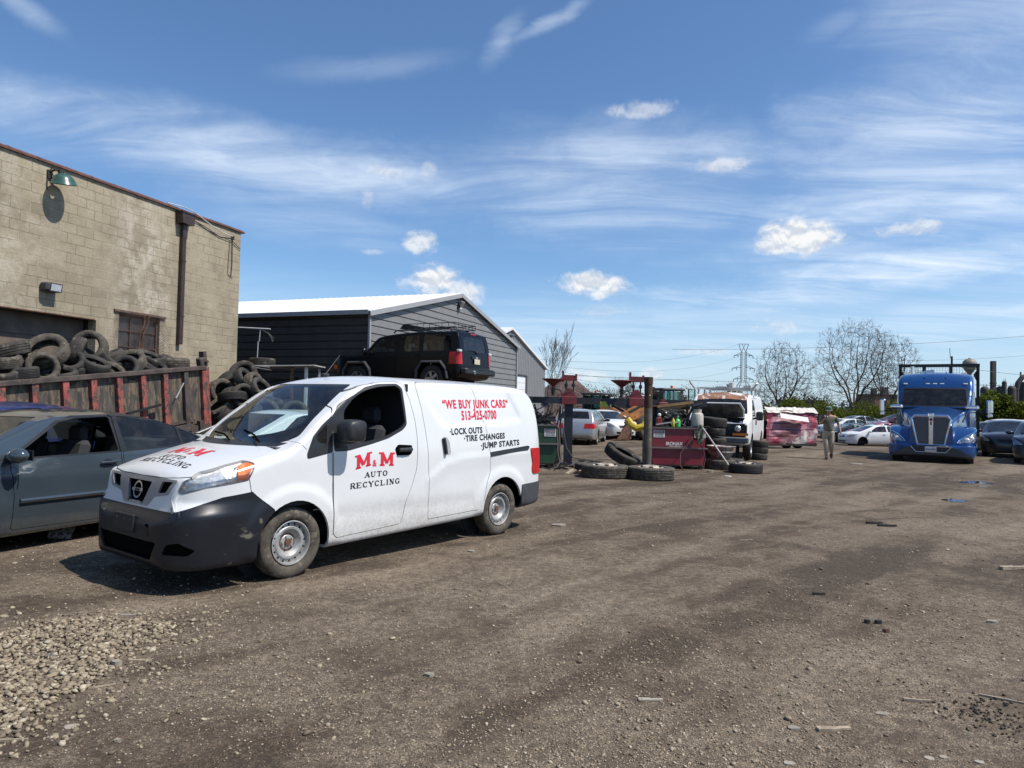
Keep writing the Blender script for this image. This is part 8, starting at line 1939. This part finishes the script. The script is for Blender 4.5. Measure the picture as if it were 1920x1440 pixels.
# ------------------------------------------------------------------ crumpled pink-and-white trailer wreck
def build_wreck():
    m = bpy.data.materials.new('pink_plaid_sheet'); m.use_nodes = True; N = NT(m.node_tree); co = N.coord('Object'); x, y, z = N.sep(co)
    w = N.noise(co, 1.2, 3, .5); band = N.m('FRACT', z*3.6+w*.5); vb = N.m('FRACT', x*.55+w*.3)
    c = N.mix(N.ramp(N.noise(co, 1.0, 3, .5), .45, .55), (.30, .035, .075), (.42, .20, .24)); c = N.mix(N.ramp(vb, .50, .52)*.8, c, (.24, .13, .14)); c = N.mix(N.ramp(band, .20, .10), c, (.09, .02, .03))
    c = N.mix(N.ramp(N.noise(co, .9, 5, .6), .56, .62), c, (.62, .56, .53)); c = N.mix(N.ramp(N.voro(co, 3.2), .10, .06), c, (.06, .015, .02))
    b = N.n('ShaderNodeBsdfPrincipled', **{'Base Color': c, 'Roughness': .55}); N.n('ShaderNodeOutputMaterial', Surface=b.outputs[0])
    a = at(1436, 800, 29.6); d = at(1531, 800, 30.4); o = Vector((a.x, a.y, 0)); e = Vector((d.x-a.x, d.y-a.y, 0)); W = e.length; t = thing('wrecked_trailer', 'crumpled pink and white plaid-striped trailer wreck sagging on its wheels', 'trailer', o, math.atan2(e.y, e.x))
    H0, H1 = .14, 1.58
    def skin(u, v): return (u*W+.05*mnoise.noise((v*3, u*2, 0)), -.06*abs(mnoise.noise((u*5, v*4, 1)))*2-.05*math.sin(v*3.1), H0+(H1-H0)*v+.10*mnoise.noise((u*4, 2, 0))*v+(.10*u if v < .3 else 0)*(-.5))
    mb = MB(); mb.grid([[skin(i/24, j/16) for i in range(25)] for j in range(17)]); s = mb.build('side_skin', m, t)
    md = s.modifiers.new('s', 'SOLIDIFY'); md.thickness = .02
    DR = mat('dark_maroon_sheet', (.09, .012, .022), .55, var=.3, scale=3, col2=(.22, .05, .07), thr=.6); PW = mat('torn_pale_sheet', (.52, .50, .44), .7, var=.25, scale=4)
    mb = MB(); mb.grid([[(W+.02+.42*i/6+.06*mnoise.noise((i, j, 3)), .02+.55*i/6+.12*mnoise.noise((i*.9, j*.8, 1)), H0+.05+(H1-H0)*(j/8)*(1-.04*i)) for i in range(7)] for j in range(9)]); mb.build('end_skin', DR, t)
    mb = MB(); rnd = random.Random(4); mb.grid([[(W*i/20, -.10+.12*j+.04*mnoise.noise((i*.7, j, 2)), H1-.10+.11*j+.06*rnd.random()) for i in range(21)] for j in range(3)]); mb.build('torn_roof_edge', PW, t)
    mb = MB(); mb.grid([[(W*i/14, .1+.35*j, H1+.02+.08*mnoise.noise((i*.9, j*1.3, 5))) for i in range(15)] for j in range(5)]); mb.build('roof_skin', PW, t)
    mb = MB(); mb.grid([[(W*.2+W*.55*i/8, -.22-.04*j+.05*mnoise.noise((i, j, 9)), H1-.10-.10*j-.05*i*.4) for i in range(9)] for j in range(3)]); mb.build('hanging_strip', mat('white_torn_sheet', (.70, .66, .64), .6), t)
    mb = MB(); mb.beam((0, -.05, H0), (W, -.02, H0+.03), .06, .07); mb.beam((0, 1.6, H0), (W, 1.6, H0), .08); mb.beam((.4, 0, H0), (.4, 1.6, H0), .08); mb.beam((W-.4, 0, H0), (W-.4, 1.6, H0), .08); mb.build('chassis', M_DARKMETAL, t)
    mb = MB(); mb.box((W/2, .9, .75), (W*.9, 1.2, .75)); mb.build('inner_load', DARKIN, t)
    for x in (W*.48, W*.70): wheel(t, (x, .25, .24), -1, .26, .15, .18, 'steel', M_TYRE, 0)
build_wreck()

# ------------------------------------------------------------------ the walking man
def build_person():
    g = gat(1553, 861.5); Y = g.y; t = thing('person', 'man in olive T-shirt and khaki trousers walking with a white pole on his shoulder', 'person', (g.x, g.y, gz(g.x, g.y)), R(-90-22))
    SK = mat('tanned_skin', (.36, .19, .12), .6); 
    def skin_mesh(name, chains, m, parent, sub=2):
        'chains of (point, radius); points shared by name join up'
        vs, rs, es, key = [], [], [], {}
        for ch in chains:
            prev = None
            for p, r in ch:
                k = tuple(round(a, 3) for a in p)
                if k not in key: key[k] = len(vs); vs.append(p); rs.append(r)
                if prev is not None and prev != key[k]: es.append((prev, key[k]))
                prev = key[k]
        me = bpy.data.meshes.new(name); me.from_pydata(vs, es, []); o = bpy.data.objects.new(name, me); COL.objects.link(o); o.parent = parent
        sm = o.modifiers.new('k', 'SKIN'); sk = me.skin_vertices[0].data
        for i, r in enumerate(rs): sk[i].radius = r if isinstance(r, tuple) else (r, r)
        sk[0].use_root = True; sb = o.modifiers.new('s', 'SUBSURF'); sb.levels = sub; sb.render_levels = sub
        apply_mods(o); o.data.materials.clear(); o.data.materials.append(m); o.data.polygons.foreach_set('use_smooth', [True]*len(o.data.polygons)); return o
    # local: +X = walking direction (towards the camera), +Y = his left
    hip = (0, 0, .94); ch = (.03, 0, 1.22); nk = (.05, 0, 1.46); hd = (.13, 0, 1.60)
    LA = [(.05, .20, 1.40), (.0, .30, 1.16), (.10, .36, .90)]; RA = [(.05, -.20, 1.40), (.16, -.27, 1.16), (.22, -.12, 1.34)]
    body = [[(hip, (.15, .12)), (ch, (.17, .13)), ((.04, 0, 1.38), (.15, .10)), (nk, .06), ((.09, 0, 1.53), .062), (hd, (.085, .095)), ((.135, 0, 1.68), (.075, .09))],
            [((.04, 0, 1.38), (.15, .10)), (LA[0], .065), (LA[1], .045), (LA[2], .03), ((.12, .37, .84), (.035, .022))], [((.04, 0, 1.38), (.15, .10)), (RA[0], .065), (RA[1], .045), (RA[2], .032), ((.22, -.09, 1.40), (.032, .025))],
            [(hip, (.15, .12)), ((.02, .09, .86), .085), ((.10, .10, .50), .062), ((-.10, .10, .24), .042), ((-.20, .10, .19), .04)], [(hip, (.15, .12)), ((.02, -.09, .86), .085), ((.10, -.08, .50), .064), ((.10, -.06, .12), .045), ((.13, -.06, .05), .042)]]
    b = skin_mesh('body', body, SK, t)
    for (hx, hy, hz_), sg, hold in (((.12, .37, .84), 1, 0), ((.22, -.09, 1.40), -1, 1)):
        for k in range(4):
            y = hy+(-.027+.018*k) if not hold else hy; x = hx+(.0 if not hold else 0)
            if hold: ch_ = [((hx, hy, hz_), .013), ((hx+.03, hy-.02+.0, hz_+.012*k), .010), ((hx+.04, hy+.02, hz_+.012*k+.02), .009), ((hx+.01, hy+.035, hz_+.012*k+.03), .008)]
            else: L_ = (.07, .08, .075, .06)[k]; ch_ = [((hx, hy, hz_), .012), ((hx+.02-.02*k+.02, hy+.005, hz_-.045), .010), ((hx+.035-.02*k+.02, hy-.005, hz_-.045-L_*.5), .009), ((hx+.04-.02*k+.015, hy-.02, hz_-.045-L_*.85), .008)]
            skin_mesh('finger', [ch_], SK, b, 1)
        skin_mesh('thumb', [[((hx, hy, hz_+.01), .013), ((hx+.035, hy-.015, hz_-.02), .011), ((hx+.045, hy-.025, hz_-.05 if not hold else hz_+.03), .009)]], SK, b, 1)
    fc = MB(); fc.ball((.225, 0, 1.60), (.022, .016, .026), 8, 6); fc.build('nose', SK, b, smooth=True)
    for sg in (1, -1): fc = MB(); fc.ball((.205, sg*.034, 1.625), (.012, .014, .009), 8, 5); fc.build('eye', DARKIN, b); fc = MB(); fc.ball((.12, sg*.093, 1.60), (.024, .012, .034), 8, 6); fc.build('ear', SK, b, smooth=True)
    fc = MB(); fc.ball((.208, 0, 1.56), (.010, .028, .006), 8, 5); fc.build('mouth', mat('lips', (.20, .07, .06)), b)
    fc = MB(); fc.ball((.10, 0, 1.595), (.085, .092, .085), 12, 8); fc.build('hair', mat('dark_hair', (.02, .015, .012), .8), t, smooth=True)
    SH = mat('olive_shirt', (.125, .115, .080), .9, var=.12, scale=5); KH = mat('khaki_cloth', (.33, .275, .20), .9, var=.1, scale=6)
    skin_mesh('t_shirt', [[((0, 0, .90), (.21, .165)), ((0, 0, 1.0), (.215, .17)), ((.02, 0, 1.12), (.215, .17)), (ch, (.195, .155)), ((.04, 0, 1.37), (.175, .125)), ((.045, 0, 1.43), (.09, .08))], [((.04, 0, 1.37), (.175, .125)), ((.05, .20, 1.40), .088), ((.015, .275, 1.22), .082)], [((.04, 0, 1.37), (.175, .125)), ((.05, -.20, 1.40), .088), ((.13, -.255, 1.20), .078)]], SH, t)
    skin_mesh('trousers', [[((0, 0, 1.00), (.185, .145)), ((0, 0, .90), (.19, .15)), ((.02, .095, .80), .118), ((.10, .10, .50), .090), ((-.09, .10, .26), .072), ((-.15, .10, .20), .066)], [((0, 0, .90), (.19, .15)), ((.02, -.095, .80), .118), ((.10, -.08, .50), .092), ((.10, -.06, .20), .074), ((.10, -.06, .10), .070)]], KH, t)
    for p0, p1, p2 in (((.08, -.06, .065), (.20, -.06, .045), (.29, -.07, .035)), ((-.22, .10, .20), (-.23, .10, .12), (-.20, .10, .02))): skin_mesh('shoe', [[(p0, .058), (p1, .052), (p2, .036)]], BLACKTRIM, t, 2)
    CP = mat('green_pattern_cap', (.05, .09, .06), .9, var=.5, scale=14, col2=(.20, .23, .19), thr=.55); mb = MB(); mb.lathe([(.108, 0), (.106, .05), (.090, .095), (.05, .120), (.001, .127)], 18, Matrix.Translation((.115, 0, 1.635)) @ Matrix.Rotation(R(14), 4, 'Y')); mb.build('cap', CP, t, smooth=True)
    mb = MB(); mb.prism([(.0, -.095), (.10, -.085), (.165, -.05), (.175, 0), (.165, .05), (.10, .085), (.0, .095)], (.155, 0, 1.640), Vector((.94, 0, -.33)), (0, 1, 0), .012); mb.build('cap_brim', CP, t)
    M_ = t.matrix_basis; w = lambda px, py, Y_: at(px, py, Y_); mb = MB(); R_ = Matrix.Translation(t.location) @ Matrix.Rotation(t.rotation_euler.z, 4, 'Z'); hand = R_ @ Vector((.245, -.085, 1.42)); e2 = w(1583, 787, Y+.75); dd = (e2-hand).normalized(); mb.cyl(hand-dd*.12, e2, .016, n=8); tag(mb.build('pole', mat('white_pole', (.7, .7, .68), .4)), 'thin white pole slanting down from the walking man\'s shoulder', 'pole')
build_person()

# ------------------------------------------------------------------ litter on the ground
def litter():
    rnd = random.Random(12); WD = mat('bleached_wood', (.30, .24, .17), .9, var=.3, scale=20); DKW = mat('dark_wood', (.035, .028, .022), .9); CC = mat('concrete_chip', (.24, .21, .165), .9, var=.2, scale=15); PAP = mat('pale_scrap', (.30, .265, .21), .8, var=.1)
    def stick(px, py, L, a, m, lb, w=.03, h=.014, nm='wood_scrap'):
        p = gat(px, py); p.z = gz(p.x, p.y); mb = MB(); d = Vector((math.cos(a), math.sin(a), 0)); q = p+Vector((0, 0, h*.6)); k = Vector((-d.y, d.x, 0))*w*.6
        mb.beam(q-d*L/2, q+k*.3, w, h); mb.beam(q+k*.3, q+d*L/2+k, w*.7, h*.8); tag(mb.build(nm, m), lb, 'debris')
    def chip(px, py, r, m, lb, h=.02, nm='stone'):
        p = gat(px, py); z = gz(p.x, p.y); mb = MB(); n = 9; pts = [(p.x+r*math.cos(6.283*k/n)*rnd.uniform(.6, 1.1), p.y+r*.7*math.sin(6.283*k/n)*rnd.uniform(.6, 1.1)) for k in range(n)]
        mb.prism(pts, (0, 0, z-.004), (1, 0, 0), (0, 1, 0), h); tag(mb.build(nm, m), lb, 'debris')
    stick(1565, 1369, .17, .0, WD, 'split pale stick lying at the bottom centre-right', .035); stick(1897, 1316, .30, -.55, WD, 'thin stick lying across the dark pothole', .012, .01); stick(1720, 1315, .14, -.2, WD, 'short pale stick left of the dark pothole', .018)
    stick(1905, 1068, .34, .1, WD, 'pale plank piece at the right edge of the yard', .06, .03); stick(1640, 982, .22, -.1, DKW, 'dark charred stick in mid yard', .05, .03); stick(1664, 987, .25, -.15, DKW, 'second dark stick touching the charred one', .05, .03); stick(1536, 1117, .10, -.2, DKW, 'small dark wood bit in the open yard', .03, .02)
    stick(1220, 1316, .13, -.1, PAP, 'flat pale strip left of bottom centre', .03, .01); stick(1400, 1014, .20, .3, WD, 'thin twig in the damp patch right of the van', .012, .01); stick(95, 1233, .22, -.25, mat('grey_slat', (.10, .10, .10), .7), 'dark curved slat lying on the pale gravel', .03, .012); stick(20, 1390, .14, .1, WD, 'thin stick at the lower left corner', .012, .01); stick(262, 1240, .13, .15, WD, 'bent twig beside the gravel patch', .012, .01); stick(185, 1290, .16, .5, WD, 'curved twig below the gravel patch', .010, .01); stick(245, 1155, .14, .1, PAP, 'pale strip behind the gravel patch', .02, .008)
    chip(805, 1268, .035, CC, 'round flat stone in the middle foreground', .02); chip(1862, 1167, .05, CC, 'largest flat grey stone at the right'); chip(1488, 1365, .035, CC, 'pale pebble left of the split stick', .012); chip(1743, 1421, .030, PAP, 'pale flat shard at the bottom right', .008, 'shard'); chip(1770, 1419, .026, CC, 'grey flat shard beside the pale one', .008, 'shard'); chip(1838, 1430, .025, PAP, 'whitish chip at the bottom edge', .01, 'shard'); chip(1480, 1432, .032, PAP, 'long pale shard at the bottom edge centre', .01, 'shard'); chip(138, 1363, .045, PAP, 'cardboard-coloured scrap on the dark dirt at lower left', .004, 'paper_scrap'); chip(218, 1247, .035, CC, 'angular pale stone at the gravel edge', .03); chip(220, 1392, .018, CC, 'small white stone alone on dark dirt at lower left', .015); chip(1626, 1167, .03, M_DARKMETAL, 'black lump near the other black lump in mid yard', .03, 'clod'); chip(1647, 1168, .03, M_DARKMETAL, 'right-hand black lump in mid yard', .03, 'clod'); chip(1662, 1184, .03, mat('red_brown_stone', (.10, .05, .035)), 'red-brown stone below the two black lumps', .03)
    chip(1654, 1337, .04, CC, 'ring-like pale stone near the bottom right', .01); chip(1364, 893, .10, mat('white_scrap', (.65, .65, .63)), 'white scrap in front of the red tank', .02, 'paper_scrap'); chip(1332, 885, .10, WD, 'tan scrap in front of the red tank', .05, 'wood_scrap'); chip(1605, 870, .22, PAP, 'pale flat board beyond the yard centre', .03, 'board'); chip(885, 1035, .05, CC, 'small pale stone near the rear wheel of the van'); chip(1048, 985, .12, CC, 'pale crumbled patch of rubble behind the van', .02, 'rubble')
    # scrap under the grey sedan
    c = gat(108, 1012); mb = MB(); rows = [[(c.x-.10+.26*i/8, c.y+.03*j, .08+.03*j+.015*mnoise.noise((i*2, j*3, 1))) for i in range(9)] for j in range(3)]; mb.grid(rows); mb.add([(p[0], p[1]-.03, .02) for p in rows[0]]+[p for p in rows[0]], [(i, i+1, i+10, i+9) for i in range(8)]); tag(mb.build('crumpled_plate', mat('scuffed_silver', (.30, .30, .28), .4, metal=.3, col2=(.04, .04, .04), thr=.52, scale=20)), 'crumpled silvery plate under the grey sedan sill', 'debris')
litter()
